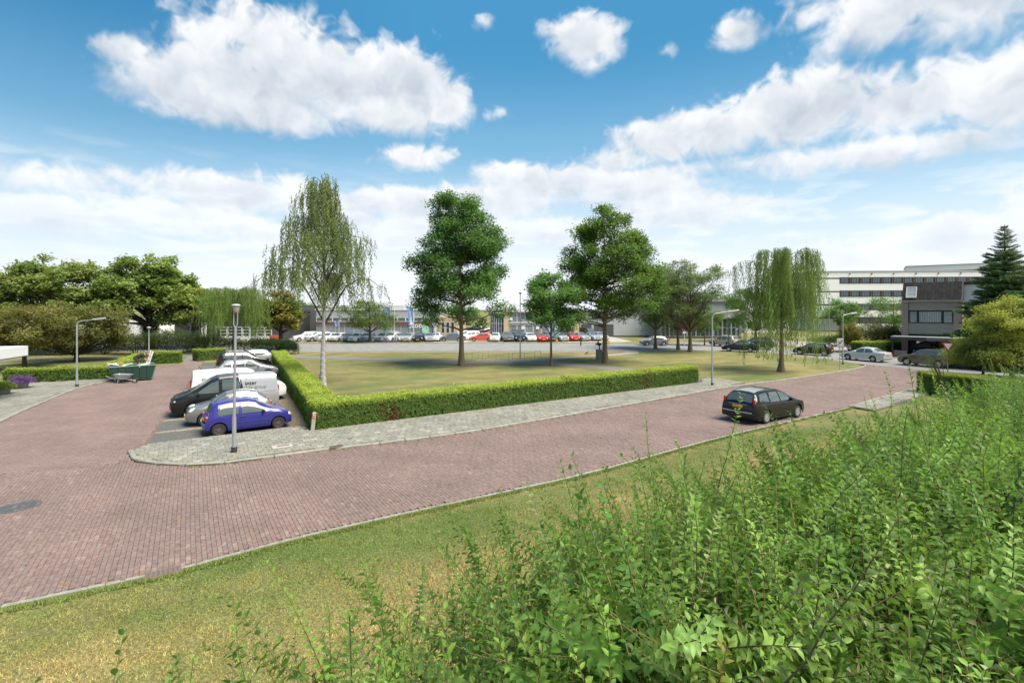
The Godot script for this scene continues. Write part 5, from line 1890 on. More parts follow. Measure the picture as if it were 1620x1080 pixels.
func parked_cars() -> void:
	# the blue three-door
	var c := Car.new()
	c.L = 3.43; c.W = 1.63; c.axle_f = 0.58; c.axle_r = 2.93; c.wr = 0.275; c.low = 0.2; c.roof_half = 0.56; c.nose = 0.78; c.tail = 0.9; c.nose_len = 0.55
	c.top = [Vector2(0, 0.6), Vector2(0.14, 0.76), Vector2(0.55, 0.9), Vector2(0.75, 0.95), Vector2(1.45, 1.34), Vector2(1.75, 1.41), Vector2(2.5, 1.42), Vector2(2.95, 1.36), Vector2(3.12, 1.28), Vector2(3.32, 0.88), Vector2(3.43, 0.78)]
	c.belt = [Vector2(0, 0.55), Vector2(0.14, 0.69), Vector2(0.6, 0.82), Vector2(3.3, 0.86), Vector2(3.43, 0.74)]
	var blue := paint("paint_blue", 0.028, 0.027, 0.18)
	var grey_bumper := mat("bumper_grey", 0.13, 0.13, 0.2, 0.5)
	var tw := parked([c, {}], 0.0, 0.0, true, "parked_car", "small blue three door hatchback parked behind the lamp post", blue, {"step": 0.09, "windows": [[Vector2(0.98, 0.88), Vector2(1.5, 1.23), Vector2(1.72, 1.3), Vector2(2.06, 1.32), Vector2(2.06, 0.88)], [Vector2(2.18, 0.88), Vector2(2.18, 1.32), Vector2(2.72, 1.3), Vector2(2.9, 1.2), Vector2(2.98, 0.95), Vector2(2.9, 0.88)]], "screen": [0.83, 1.44, 0.64, 0.53], "back_glass": [3.14, 3.28, 0.5, 0.58],
		"rim": mats.steel_rim, "spokes": 10, "fat": 0.1, "bumper_mat": grey_bumper, "tail_y": 0.76, "tail_s": 3.36, "tail_size": Vector3(0.14, 0.2, 0.12), "head_y": 0.66, "head_s": 0.18, "head_h": 0.1, "grille": false, "mirror_s": 1.2, "mirror_mat": black_plastic,
		"seams": [seam(1.0, 0.3, 0.96, 0.84), seam(2.1, 0.34, 2.12, 0.86), sill_line(1.0, 2.3, 0.29)], "side_strips": [[Vector2(0.95, 0.5), Vector2(2.5, 0.5), Vector2(2.5, 0.545), Vector2(0.95, 0.545)]], "strip_mat": mat("strip_blue", 0.035, 0.028, 0.2, 0.5), "handles": [Vector2(1.98, 0.76)], "handle_mat": black_plastic}, 0.05)
	var wip := MB.new()
	wip.tube([Vector3(0.85, 0.96, -0.3), Vector3(0.62, 1.08, 0.1)], [0.012, 0.01], 5)
	part(tw, "wiper", wip, black_plastic)
	# the grey city car
	c = Car.new()
	c.L = 3.55; c.W = 1.63; c.axle_f = 0.72; c.axle_r = 3.02; c.wr = 0.29; c.low = 0.2; c.roof_half = 0.54; c.nose = 0.74; c.tail = 0.82; c.nose_len = 0.8; c.tail_len = 0.8
	c.top = [Vector2(0, 0.62), Vector2(0.1, 0.74), Vector2(0.35, 0.84), Vector2(0.95, 0.97), Vector2(1.25, 1.2), Vector2(1.6, 1.4), Vector2(1.95, 1.47), Vector2(2.45, 1.48), Vector2(2.9, 1.4), Vector2(3.2, 1.2), Vector2(3.45, 0.88), Vector2(3.55, 0.76)]
	c.belt = [Vector2(0, 0.58), Vector2(0.1, 0.68), Vector2(0.35, 0.77), Vector2(0.95, 0.88), Vector2(3.4, 0.86), Vector2(3.55, 0.72)]
	parked([c, {}], 2.5, -0.75, false, "parked_car", "grey rounded city car with white wheels between blue car and van", paint("paint_grey", 0.2, 0.195, 0.19, 0.4), {"step": 0.09, "windows": [[Vector2(1.12, 0.92), Vector2(1.45, 1.2), Vector2(1.75, 1.35), Vector2(2.12, 1.4), Vector2(2.12, 0.92)], [Vector2(2.2, 0.92), Vector2(2.2, 1.4), Vector2(2.6, 1.36), Vector2(2.9, 1.16), Vector2(2.98, 1.0)]], "screen": [1.0, 1.6, 0.62, 0.52], "back_glass": [2.95, 3.38, 0.48, 0.56],
		"rim": mats.white_rim, "spokes": 16, "fat": 0.09, "tail_y": 0.8, "head_y": 0.74, "head_s": 0.22, "head_h": 0.1, "grille": false, "mirror_s": 1.25, "seams": [seam(1.1, 0.32, 1.02, 0.86), seam(2.14, 0.32, 2.16, 0.88)], "handles": [Vector2(2.0, 0.8)]})
	# the two vans
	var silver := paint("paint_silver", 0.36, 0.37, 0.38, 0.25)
	var black := paint("paint_black", 0.012, 0.012, 0.013)
	var white := paint("paint_white", 0.66, 0.66, 0.66)
	var ink := mat("ink_black", 0.015, 0.015, 0.015, 0.6)
	var ink_grey := mat("ink_grey", 0.16, 0.16, 0.16, 0.6)
	for k in 2:
		var sp := spec_van()
		var vc: Car = sp[0]
		var v := parked(sp, 5.3 if k == 0 else 8.2, -0.95 if k == 0 else -0.35, k == 1, "parked_van", "black and silver panel van parked nose to the street" if k == 0 else "white panel van with black side wrap parked nose to the hedge", silver if k == 0 else white, {"step": 0.11, "tail_y": 1.1, "bumper_mat": mat("bumper_dark", 0.035, 0.035, 0.04, 0.5), "mirror_mat": black_plastic, "spokes": 7,
			"seams": [seam(2.14, 0.42, 2.14, 1.8), seam(3.3, 0.45, 3.3, 1.8), sill_line(0.9, 4.6, 0.46), sill_line(2.2, 4.75, 1.02)], "handles": [Vector2(2.0, 1.0), Vector2(2.3, 1.0)]})
		for sg in [1.0, -1.0]:
			# dark wrap over the front half, its edge running aslant
			if k == 0:
				part(v, "side_wrap", vc.flank([Vector2(2.9, 0.5), Vector2(2.9, 1.87), Vector2(3.02, 1.87), Vector2(3.16, 1.3), Vector2(3.3, 1.05), Vector2(3.58, 0.62), Vector2(3.5, 0.5)], 0.004, sg, 0.05), black)
				part(v, "side_window", vc.flank([Vector2(2.2, 1.25), Vector2(2.2, 1.76), Vector2(2.85, 1.78), Vector2(3.06, 1.42), Vector2(2.98, 1.25)], 0.016, sg, 0.08), glass_dark)
			else:
				part(v, "side_wrap", vc.flank([Vector2(1.0, 1.16), Vector2(1.75, 1.74), Vector2(2.1, 1.88), Vector2(3.1, 1.915), Vector2(3.6, 1.2), Vector2(3.5, 1.1)], 0.004, sg, 0.05), mat("wrap_grey", 0.05, 0.05, 0.055, 0.4))
				part(v, "side_window", vc.flank([Vector2(2.2, 1.25), Vector2(2.2, 1.74), Vector2(3.0, 1.76), Vector2(3.25, 1.35), Vector2(3.2, 1.25)], 0.016, sg, 0.08), glass_dark)
			# lettering
			var z: float = vc.side_z(3.9, 1.45) + 0.004
			var w1 := word(v, "inter", 0.17, ink, vc.at(3.52 if k == 0 else 4.1, 1.5, sg * z), "Droid Sans", 700, true)
			var rot := Basis(Vector3.UP, 0.0 if sg > 0 else PI) * Basis(Vector3.RIGHT, -0.14)
			w1.basis = rot
			var w2 := word(v, "style group", 0.16, ink_grey, vc.at(3.72 if k == 0 else 4.0, 1.28, sg * (vc.side_z(3.9, 1.22) + 0.004)), "Droid Sans", 400)
			w2.basis = rot
		if k == 0:
			v.get_node("body").mesh = vc.shell(0.11, 2.93).mesh()
			part(v, "front_body", vc.shell(0.11, -1.0, 2.93), black)
		else:
			var an := MB.new()
			an.tube([Vector3(-1.9, 1.95, 0), Vector3(-2.05, 2.2, 0)], [0.02, 0.012], 5)
			part(v, "aerial", an, black_plastic)
	# farther along the row
	var est := spec_hatch()
	est[0].top = [Vector2(0, 0.62), Vector2(0.25, 0.8), Vector2(1.0, 0.98), Vector2(1.8, 1.42), Vector2(2.3, 1.5), Vector2(3.5, 1.48), Vector2(3.8, 1.4), Vector2(4.2, 1.0), Vector2(4.4, 0.9)]
	est[0].L = 4.4; est[0].axle_r = 3.55
	est[0].belt = [Vector2(0, 0.58), Vector2(0.25, 0.74), Vector2(1.0, 0.9), Vector2(4.2, 0.98), Vector2(4.4, 0.88)]
	est[1].windows = [[Vector2(1.35, 0.95), Vector2(1.9, 1.34), Vector2(2.4, 1.41), Vector2(2.4, 0.95)], [Vector2(2.47, 0.95), Vector2(2.47, 1.41), Vector2(3.25, 1.4), Vector2(3.3, 0.97)], [Vector2(3.37, 0.98), Vector2(3.37, 1.39), Vector2(3.7, 1.33), Vector2(3.9, 1.04)]]
	est[1].back_glass = [3.83, 4.16, 0.5, 0.58]
	parked(est, 19.5, 0.2, true, "parked_car", "pale silver estate car parked a few bays beyond the white van", silver, {"step": 0.16, "rails": [2.0, 3.6]})
	parked(spec_suv(), 26.2, 0.0, true, "parked_car", "black off roader with red tail lights parked between two silver cars", black, {"step": 0.16, "rails": [2.0, 3.6], "rail_mat": mats.alloy})
	parked(spec_hatch(), 30.4, 0.5, false, "parked_car", "silver hatchback last in the row, its tail lights to the hedge", silver, {"step": 0.16})

	# the black estate standing at the verge
	c = Car.new()
	c.L = 4.47; c.W = 1.84; c.axle_f = 0.88; c.axle_r = 3.52; c.wr = 0.32; c.low = 0.2; c.roof_half = 0.62; c.nose = 0.78; c.tail = 0.9; c.tail_len = 0.5
	c.top = [Vector2(0, 0.62), Vector2(0.2, 0.78), Vector2(1.05, 0.98), Vector2(1.85, 1.4), Vector2(2.3, 1.49), Vector2(3.2, 1.5), Vector2(3.95, 1.46), Vector2(4.1, 1.4), Vector2(4.36, 1.0), Vector2(4.42, 0.92), Vector2(4.47, 0.78)]
	c.belt = [Vector2(0, 0.58), Vector2(0.2, 0.72), Vector2(1.05, 0.9), Vector2(2.5, 0.95), Vector2(4.34, 0.98), Vector2(4.42, 0.88), Vector2(4.47, 0.74)]
	var w := build_car("parked_car", "black estate car with roof rails standing by the near verge", c, paint("paint_jet", 0.01, 0.01, 0.011), {"step": 0.09, "windows": [[Vector2(1.38, 0.98), Vector2(1.98, 1.34), Vector2(2.35, 1.41), Vector2(2.35, 0.98)], [Vector2(2.43, 0.98), Vector2(2.43, 1.41), Vector2(3.1, 1.42), Vector2(3.2, 1.0)], [Vector2(3.3, 1.02), Vector2(3.24, 1.42), Vector2(3.85, 1.38), Vector2(4.04, 1.08)]], "screen": [1.15, 1.84, 0.7, 0.58], "back_glass": [4.11, 4.345, 0.58, 0.66],
		"spokes": 12, "fat": 0.1, "tail_y": 1.0, "tail_s": 4.33, "tail_size": Vector3(0.13, 0.36, 0.1), "mirror_s": 1.55, "rails": [1.95, 4.0], "seams": [seam(1.3, 0.34, 1.2, 0.9), seam(2.39, 0.34, 2.39, 0.95), seam(3.3, 0.5, 3.32, 0.96), sill_line(1.3, 3.15, 0.33)], "handles": [Vector2(2.2, 0.86), Vector2(3.15, 0.86)], "plate_text": "HP-82-LJ", "plate_rear_y": 0.8, "side_strips": [[Vector2(1.3, 0.5), Vector2(3.1, 0.5), Vector2(3.1, 0.53), Vector2(1.3, 0.53)]]})
	var mid := (Vector3(12.027, 0.000, -23.934) + Vector3(14.138, 0.000, -25.190)) * 0.5
	w.rotation.y = atan2(-U.y, U.x) - 0.02
	var left := Vector3(-sin(w.rotation.y), 0, -cos(w.rotation.y))
	w.position = mid + left * 0.8 + Vector3(0, 0.036, 0) + Vector3(cos(w.rotation.y), 0, -sin(w.rotation.y)) * -0.04
	part(w, "roof_sky_sheen", c.over(1.95, 3.98, 0.53, 0.53, 0.006, 12), silver)  # silver skin painting the sky's reflection onto the black roof
	var sunroof := c.over(2.05, 2.8, 0.4, 0.4, 0.016)
	part(w, "sunroof", sunroof, glass_dark)
	var strip := MB.new()
	strip.bevel(Vector3.ZERO, Vector3(0.025, 0.03, 0.95), 0.01)
	part(w, "tailgate_trim", strip, mats.chrome, c.at(4.47, 0.9, 0) + Vector3(0.01, 0, 0))
	var wip2 := MB.new()
	wip2.tube([c.at(4.36, 1.02, 0.05) + Vector3(-0.03, 0, 0), c.at(4.3, 1.1, -0.42) + Vector3(-0.05, 0, 0)], [0.014, 0.008], 5)
	part(w, "rear_wiper", wip2, black_plastic)
	var bstrip := MB.new()
	bstrip.bevel(Vector3.ZERO, Vector3(0.03, 0.05, 1.5), 0.012)
	part(w, "bumper_trim", bstrip, mats.alloy, c.at(4.47, 0.56, 0) + Vector3(-0.05, 0, 0))

func road_cars() -> void:
	var grp := "cars driving on the main road"
	var defs := [
		[spec_sedan(), Vector3(37.5, 0.02, -53.6), Vector2(-0.42, -0.91), "silver saloon car driving away past the junction", paint("paint_saloon", 0.5, 0.52, 0.53, 0.25), {}],
		[spec_suv(), Vector3(39.6, 0.02, -48.2), Vector2(-0.42, -0.91), "brown off roader driving behind the give way sign", paint("paint_brown", 0.13, 0.105, 0.085, 0.35), {"rails": [2.0, 3.6], "bumper_mat": mat("bumper_dark", 0.035, 0.035, 0.04, 0.5)}],
		[spec_hatch(), Vector3(35.9, 0.02, -60.3), Vector2(-0.72, -0.69), "black hatchback driving behind the weeping birch", paint("paint_black", 0.012, 0.012, 0.013), {}],
		[spec_sedan(), Vector3(29.6, 0.02, -65.4), Vector2(-0.86, -0.5), "dark blue saloon driving left of the weeping birch", paint("paint_navy", 0.014, 0.016, 0.035), {}],
		[spec_suv(), Vector3(33.6, 0.02, -69.5), Vector2(-0.9, -0.4), "dark people carrier half hidden by hanging birch strands", paint("paint_carbon", 0.03, 0.03, 0.033), {}],
		[spec_suv(), Vector3(31.3, 0.02, -74.5), Vector2(-0.5, -0.86), "beige off roader seen from behind on the main road", paint("paint_beige", 0.36, 0.32, 0.26, 0.2), {}],
		[spec_hatch(), Vector3(21.4, 0.02, -76.4), Vector2(-1, 0.02), "grey hatchback driving left behind the thin trees", paint("paint_slate", 0.16, 0.17, 0.185, 0.3), {}],
		[spec_suv(), Vector3(47.1, 0.02, -57.6), Vector2(-0.717, 0.697), "dark off roader parked under the carport of the grey house", paint("paint_night", 0.015, 0.017, 0.024), {}]]
	for d in defs:
		var o: Dictionary = d[0][1]
		o.step = 0.16
		o.merge(d[5], true)
		var t := build_car("road_car" if d[1].x < 44.0 else "parked_car", d[3], d[0][0], d[4], o)
		t.position = d[1]
		t.rotation.y = atan2(-d[2].y, d[2].x)
		if d[1].x < 44.0: t.set_meta("group", grp)

func dealer_cars() -> void:
	var white := paint("paint_white", 0.66, 0.66, 0.66)
	var silver := paint("paint_silver", 0.36, 0.37, 0.38, 0.25)
	var black := paint("paint_black", 0.012, 0.012, 0.013)
	var red := paint("paint_red", 0.46, 0.022, 0.02)
	var grey := paint("paint_slate", 0.16, 0.17, 0.185, 0.3)
	var navy := paint("paint_navy", 0.014, 0.016, 0.035)
	var coral := paint("paint_coral", 0.6, 0.09, 0.055)
	var kinds := {}
	for k in ["hatch", "sedan", "suv", "van"]:
		var sp: Array = spec_hatch() if k == "hatch" else (spec_sedan() if k == "sedan" else (spec_suv() if k == "suv" else spec_van()))
		sp[1].step = 0.34
		kinds[k] = sp
	var protos := {}
	var words := {white: "white", silver: "silver", black: "black", red: "red", grey: "grey", navy: "dark blue", coral: "bright red"}
	var type := {"hatch": "hatchback", "sedan": "saloon", "suv": "off roader", "van": "van"}
	# x pixel, y pixel, kind, paint, turn (0 = nose to the camera, 90 = nose to the left), where it stands
	var list := [
		[484, 540, "suv", white, 55, "first in the row under the dark building"], [503, 540, "suv", silver, 50, "second in the row under the dark building"], [521, 540, "hatch", white, 20, "just right of the birch trunk"], [536, 540, "hatch", white, 15, "beside the blue flag behind the birch"], [551, 540, "sedan", grey, -20, "between the birch strands"], [566, 540.5, "hatch", white, 15, "front left of the flagpole frame"], [582, 540, "hatch", silver, 10, "inside the white display frame"],
		[606, 540, "sedan", silver, 10, "at the right end of the display frame"], [622, 539.5, "hatch", white, 25, "right of the first tall blue flag"], [633, 540, "sedan", silver, -25, "midway between the two tall blue flags"], [647, 540.3, "hatch", silver, 5, "left of the second tall blue flag"], [664, 540.3, "hatch", black, 0, "with a yellow board before the blue flag"], [678, 540, "sedan", silver, -15, "right of the second tall blue flag"], [690, 539.6, "hatch", white, 0, "at the small torn flag"], [714, 540.2, "hatch", grey, 88, "seen from the side by the beige wall"], [741, 538, "suv", white, 60, "behind the big tree trunk"],
		[761, 540.2, "hatch", coral, 88, "seen from the side right of the tree trunk"], [784, 540, "hatch", white, 5, "next to the bright red car"], [803, 540, "suv", grey, -8, "third in the front row of the showroom"], [820, 540, "hatch", navy, -8, "behind the tall lamp post"], [838, 540, "hatch", white, -12, "before the glass showroom"], [855, 540, "sedan", red, -12, "in the front row of the showroom"], [869, 539.8, "suv", grey, -14, "beside the thin tree trunk"], [886, 539.6, "sedan", silver, -18, "right of the thin tree trunk"], [903, 539, "sedan", red, -18, "near the right end of the showroom row"], [919, 539, "sedan", silver, -22, "before the grey hall doors"], [936, 538.6, "sedan", silver, -22, "second from the right in the showroom row"], [949, 538.2, "hatch", silver, -22, "last on the right of the showroom row"],
		[780, 532.5, "hatch", red, 70, "in the second row left of the showroom"], [793, 532.5, "sedan", red, 60, "in the second row by the cream column"], [768, 528.5, "sedan", black, 60, "in the third row far left of the showroom"], [750, 526.5, "suv", black, 80, "at the back under the big tree crown"], [729, 535, "hatch", white, 75, "at the back beside the beige wall"], [929, 534, "van", black, -25, "behind the silver saloons at the grey hall"], [815, 536, "suv", navy, 0, "behind the front row at the cream column"], [881, 535.6, "suv", black, 0, "behind the front row under the showroom beam"], [897, 535.4, "hatch", grey, 0, "behind the red saloon at the showroom"]]
	var seen := {}
	for d in list:
		var px: float = d[0]
		var py: float = d[1]
		var dist := 4320.0 / (py - 490.0)
		var at := Vector3((px - 810.0) * dist / 800.0, 0.03, -dist)
		var turn: float = -PI / 2 - deg_to_rad(d[4])
		var label: String = "%s %s %s" % [words[d[3]], type[d[2]], d[5]]
		var t: Node3D
		if not protos.has(d[2]):
			t = build_car("dealer_car" if d[2] != "van" else "dealer_van", label, kinds[d[2]][0], d[3], kinds[d[2]][1])
			protos[d[2]] = t
			t.position = at
			t.rotation.y = turn
		else:
			t = copy_of(protos[d[2]], at, turn, label)
			for ch in t.get_children():
				if str(ch.name).begins_with("body") or str(ch.name).contains("bumper") or str(ch.name).begins_with("mirror"): ch.material_override = d[3]
		t.set_meta("group", "cars for sale on the forecourts")
		t.set_meta("category", "car" if d[2] != "van" else "van")
	# white delivery van on the far left
	var v := build_car("dealer_van", "white minibus with orange rear parked behind the left weeping tree", kinds.van[0], white, kinds.van[1])
	v.position = Vector3(-47.406, 0.000, -90.947)
	v.rotation.y = PI - 0.05
	part(v, "orange_panel", kinds.van[0].flank([Vector2(3.3, 0.75), Vector2(3.0, 1.3), Vector2(4.7, 1.3), Vector2(4.7, 0.75)], 0.008, 1.0), mat("orange_wrap", 0.6, 0.13, 0.04, 0.5))
	part(v, "orange_panel", kinds.van[0].flank([Vector2(3.3, 0.75), Vector2(3.0, 1.3), Vector2(4.7, 1.3), Vector2(4.7, 0.75)], 0.008, -1.0), mats.orange_wrap)
	# cars up on the showroom's first floor
	var k := 0
	for px in [811, 838, 864, 893]:
		var x: float = (px - 810.0) * 101.0 / 800.0
		var t := copy_of(protos.suv if k % 2 == 0 else protos.hatch, Vector3(x, 2.95, -101.0), -PI / 2 - 0.5, ["white car on the upper showroom floor beside the cream column", "silver car on the upper showroom floor left of the thin tree", "silver car on the upper showroom floor behind the thin tree", "white car on the upper showroom floor near its right end"][k], "cars inside the glass showroom")
		for ch in t.get_children():
			if str(ch.name).begins_with("body"): ch.material_override = white if k % 3 == 0 else silver
		k += 1
	var yb := thing("price_board", "yellow board leaning before the black hatchback", "sign", Vector3(-15.293, 0.030, -84.375))
	var m := MB.new()
	m.bevel(Vector3(0, 0.45, 0), Vector3(0.62, 0.8, 0.05), 0.015, Basis(Vector3.RIGHT, -0.15))
	part(yb, "panel", m, mat("board_yellow", 0.62, 0.4, 0.03, 0.6))
	var leg := MB.new()
	leg.box(Vector3(0, 0.3, -0.25), Vector3(0.5, 0.6, 0.03), Basis(Vector3.RIGHT, 0.4))
	part(yb, "leg", leg, black_plastic)

func buildings() -> void:
	var pane := mats.glass as Material
	# ---- dealership with the blue flags: pale upper storey, band of windows, brown fascia over glass
	var b := thing("dealership", "long pale dealership with window band and brown fascia behind the blue flags", "building", Vector3(-38.750, 0, -100))
	var wd: float = -11.000 - -38.750
	slab(b, "wall", 0, 3.95, -24, wd - 3.6, 5.35, -0.02, mats.grey_panel)
	slab(b, "inner_wall", 0.3, 0, -9, wd - 3.9, 3.9, -8.7, mat("room_grey", 0.36, 0.36, 0.35, 0.9))
	slab(b, "floor_slab", 0.05, 2.45, -8.7, wd - 3.65, 3.0, -0.15, mats.dark_panel)
	slab(b, "fascia", 0, 2.42, -0.1, wd - 3.6, 3.05, 0.12, mat("fascia_brown", 0.12, 0.062, 0.042, 0.7))
	slab(b, "roof", -0.2, 5.35, -24.2, wd - 3.4, 5.55, 0.12, mats.white_wall)
	for i in 15:
		window(b, i * (wd - 3.6) / 15.0, 3.06, (wd - 3.6) / 15.0 - 0.02, 0.88, -0.03, mats.frame_white, mat("glass_pale", 0.1, 0.12, 0.12, 0.06), 1, 1, 0.1)
	for i in 13:
		window(b, i * (wd - 3.6) / 13.0, 0.05, (wd - 3.6) / 13.0 - 0.02, 2.36, -0.1, mats.grey_panel, mats.clear_glass, 1, 1, 0.08)
	slab(b, "pillar", wd - 3.58, 0, -20, wd, 4.0, 0.05, mat("beige_brick", 0.4, 0.32, 0.2, 0.85))
	for i in 3:
		window(b, wd - 3.0 + i * 0.95, 0.8, 0.7, 2.2, 0.06, mats.frame_white, pane, 1, 2, 0.07)
	slab(b, "pier", wd - 4.6, 0, -0.3, wd - 3.62, 3.9, 0.25, mat("pier_brown", 0.09, 0.07, 0.06, 0.8))
	for i in 3:
		slab(b, "roof_unit", 8.0 + i * 5.0, 5.55, -9, 11.0 + i * 5.0, 6.1 + (i % 2) * 0.25, -6, mats.grey_panel)
	# white sign letters over the entrance and the panel under them
	word(b, "ŠKODA", 0.72, mat("sign_white", 0.75, 0.76, 0.76, 0.4), Vector3(-18.750 - -38.750, 2.2, 0.18), "Droid Sans", 700)
	slab(b, "entrance_panel", -17.750 - -38.750, 0.2, 0.14, -16.500 - -38.750, 2.5, 0.3, mat("sign_green", 0.3, 0.55, 0.42, 0.5))
	for i in 4:
		slab(b, "sign_bar", wd - 4.5, 1.2 + i * 0.42, 0.26, wd - 3.7, 1.42 + i * 0.42, 0.3, mats.sign_white)
	# ---- dark hall left of it
	b = thing("dark_hall", "dark corrugated hall behind the birch trunk", "building", Vector3(-49.555, 0, -106))
	wd = -40.678 - -49.555
	slab(b, "wall", 0, 0, -16, wd * 0.55, 6.3, 0, mats.dark_panel)
	slab(b, "wall", wd * 0.55 + 0.01, 0, -16, wd, 5.9, 0.25, mat("corrugated_grey", 0.15, 0.155, 0.16, 0.5))
	for i in 18:
		slab(b, "rib", wd * 0.56 + i * wd * 0.0245, 0.1, 0.25, wd * 0.56 + i * wd * 0.0245 + 0.1, 5.85, 0.31, mats.corrugated_grey)
	for i in 3:
		slab(b, "canopy_post", 1.1 + i * 1.7, 0, 3.0, 1.2 + i * 1.7, 2.1, 3.1, mats.white_steel)
	slab(b, "canopy", 0.8, 2.1, 0.02, 4.8, 2.25, 3.3, mats.white_steel)
	# ---- glass showroom
	b = thing("glass_showroom", "two storey glass car showroom with cream columns and white beams", "building", Vector3(-1.609, 0, -99))
	wd = 13.117 - -1.609
	slab(b, "roof", -0.1, 5.02, -15, wd + 0.1, 5.55, 0.5, mats.white_wall)
	slab(b, "upper_floor", 0.4, 2.58, -14.6, wd - 0.5, 2.9, -0.25, mats.grey_panel)
	slab(b, "back_wall", 0, 0, -15, wd, 5.0, -14.7, mat("room_dark", 0.07, 0.07, 0.075, 0.9))
	slab(b, "beam", 1.0, 2.5, -0.2, wd - 1.0, 2.98, 0.06, mats.frame_white)
	slab(b, "beam_dark_strip", 1.0, 2.66, 0.06, wd - 1.0, 2.8, 0.1, mats.frame_dark)  # dark strip along the face of the beam
	for x in [0.0, wd - 0.95]:
		slab(b, "column", x, 0, -0.7, x + 0.95, 5.4, 0.3, mats.cream)
	var n := 8
	for i in n:
		for j in 2:
			window(b, 1.0 + i * (wd - 2.0) / n, 0.05 if j == 0 else 2.98, (wd - 2.0) / n - 0.02, 2.44 if j == 0 else 2.03, -0.1, mats.frame_white, mats.clear_glass, 1, 1, 0.09)
	for px in [825, 848, 877, 903]:
		var sx: float = 1.856 + (px - 825) * 99.0 / 800.0 - -1.609
		slab(b, "notice", sx, 1.6, 0.02, sx + 0.62, 2.25, 0.05, mats.sign_white)
	var curve := MB.new()
	for i in 6:
		var a0 := lerpf(0.0, 0.9, i / 6.0)
		var a1 := lerpf(0.0, 0.9, (i + 1) / 6.0)
		var p := Vector3(-3.4 * sin(a0), 0, -3.4 * (1.0 - cos(a0)) - 0.3)
		var q := Vector3(-3.4 * sin(a1), 0, -3.4 * (1.0 - cos(a1)) - 0.3)
		var g := MB.new()
		g.face([p + Vector3(0, 0.05, 0), q + Vector3(0, 0.05, 0), q + Vector3(0, 4.7, 0), p + Vector3(0, 4.7, 0)], Vector3(-0.4, 0, 1))
		part(b, "pane", g, mat("glass_blue", 0.06, 0.09, 0.12, 0.05))
		curve.tube([p, p + Vector3(0, 4.8, 0)], [0.06, 0.06], 6)
		curve.tube([p + Vector3(0, 2.7, 0), q + Vector3(0, 2.7, 0)], [0.06, 0.06], 6)
		curve.tube([p + Vector3(0, 4.75, 0), q + Vector3(0, 4.75, 0)], [0.12, 0.12], 6)
	part(b, "curved_frame", curve, mats.frame_white)
	# ---- grey sheds to its right
	b = thing("grey_hall", "light grey hall with dark doors right of the showroom", "building", Vector3(13.509, 0, -101))
	wd = 30.552 - 13.509
	slab(b, "wall", 0, 0, -22, wd, 5.1, 0, mat("hall_grey", 0.4, 0.41, 0.42, 0.6))
	slab(b, "roof", -0.1, 5.1, -22.1, wd + 0.1, 5.3, 0.15, mats.grey_panel)
	slab(b, "plinth", 0, 0, 0, wd, 0.25, 0.04, mats.dark_panel)
	for d in [[13.887 - 13.509, 2.0], [16.413 - 13.509, 2.4], [18.685 - 13.509, 1.6]]:
		slab(b, "door", d[0], 0.02, 0.001, d[0] + d[1], 2.5, 0.06, mat("door_grey", 0.07, 0.072, 0.078, 0.6))
	for i in 16:
		slab(b, "seam_rib", 0.3 + i * wd / 16.0, 2.6, 0, 0.36 + i * wd / 16.0, 5.05, 0.04, mats.hall_grey)
	# ---- glass hall behind the thin trees
	b = thing("glass_hall", "long hall with dark glass front under a grey fascia behind the thin trees", "building", Vector3(28.320, 0, -96))
	wd = 43.440 - 28.320
	slab(b, "wall", 0, 0, -20, wd, 3.8, -0.3, mat("room_grey", 0.36, 0.36, 0.35, 0.9))
	slab(b, "fascia", -0.3, 3.8, -20, wd + 0.3, 7.0, 0.1, mat("fascia_grey", 0.3, 0.31, 0.32, 0.6))
	slab(b, "roof", -0.5, 7.0, -20.2, wd + 0.5, 7.25, 0.5, mats.grey_panel)
	slab(b, "plinth", 0, 0, -0.25, wd, 0.3, 0.12, mats.dark_panel)
	for i in 9:
		window(b, i * wd / 9.0, 0.32, wd / 9.0 - 0.03, 3.4, -0.2, mats.grey_panel, mat("glass_green", 0.035, 0.05, 0.05, 0.05), 2, 2, 0.09)
	# ---- low white block between the birch and the office
	b = thing("low_white_block", "low white block seen between the birch strands", "building", Vector3(55.200, 0, -120))
	slab(b, "wall", 0, 0, -14, 66.000 - 55.200, 5.4, 0, mats.white_wall)
	for i in 5:
		window(b, 0.8 + i * 1.9, 1.0, 1.3, 1.5, 0.02, mats.frame_dark, pane, 1, 1, 0.07)
	# ---- white office
	var d := 131.0
	b = thing("white_office", "white four storey office with dark window bands", "building", Vector3(78.272, 0, -d), -0.07)
	wd = 52.0
	slab(b, "wall", 0, 0, -16, wd, 15.2, 0, mat("office_white", 0.8, 0.79, 0.77, 0.75))
	slab(b, "roof_edge", -0.15, 15.2, -16.1, wd + 0.15, 15.45, 0.15, mats.grey_panel)
	var sky_pane := mat("glass_sky", 0.05, 0.075, 0.1, 0.04)
	sky_pane.metallic_specular = 0.8
	var frame_brown := mat("frame_brown", 0.085, 0.06, 0.055, 0.6)
	for k in 4:
		var y := 12.2 - k * 3.42
		slab(b, "band", 6.4, y - 0.02, 0, wd - 1.0, y + 1.62, 0.05, frame_brown)
		slab(b, "groove", 0.2, y + 1.2, 0, 6.38, y + 1.5, 0.03, mats.frame_dark)
		for i in 17:
			window(b, 6.7 + i * 2.6, y + 0.08, 1.86, 1.46, 0.07, mats.frame_dark, sky_pane, 3, 1, 0.07)
			slab(b, "mullion", 6.7 + i * 2.6 + 2.1, y + 0.05, 0.05, 6.7 + i * 2.6 + 2.3, y + 1.55, 0.16, frame_brown)
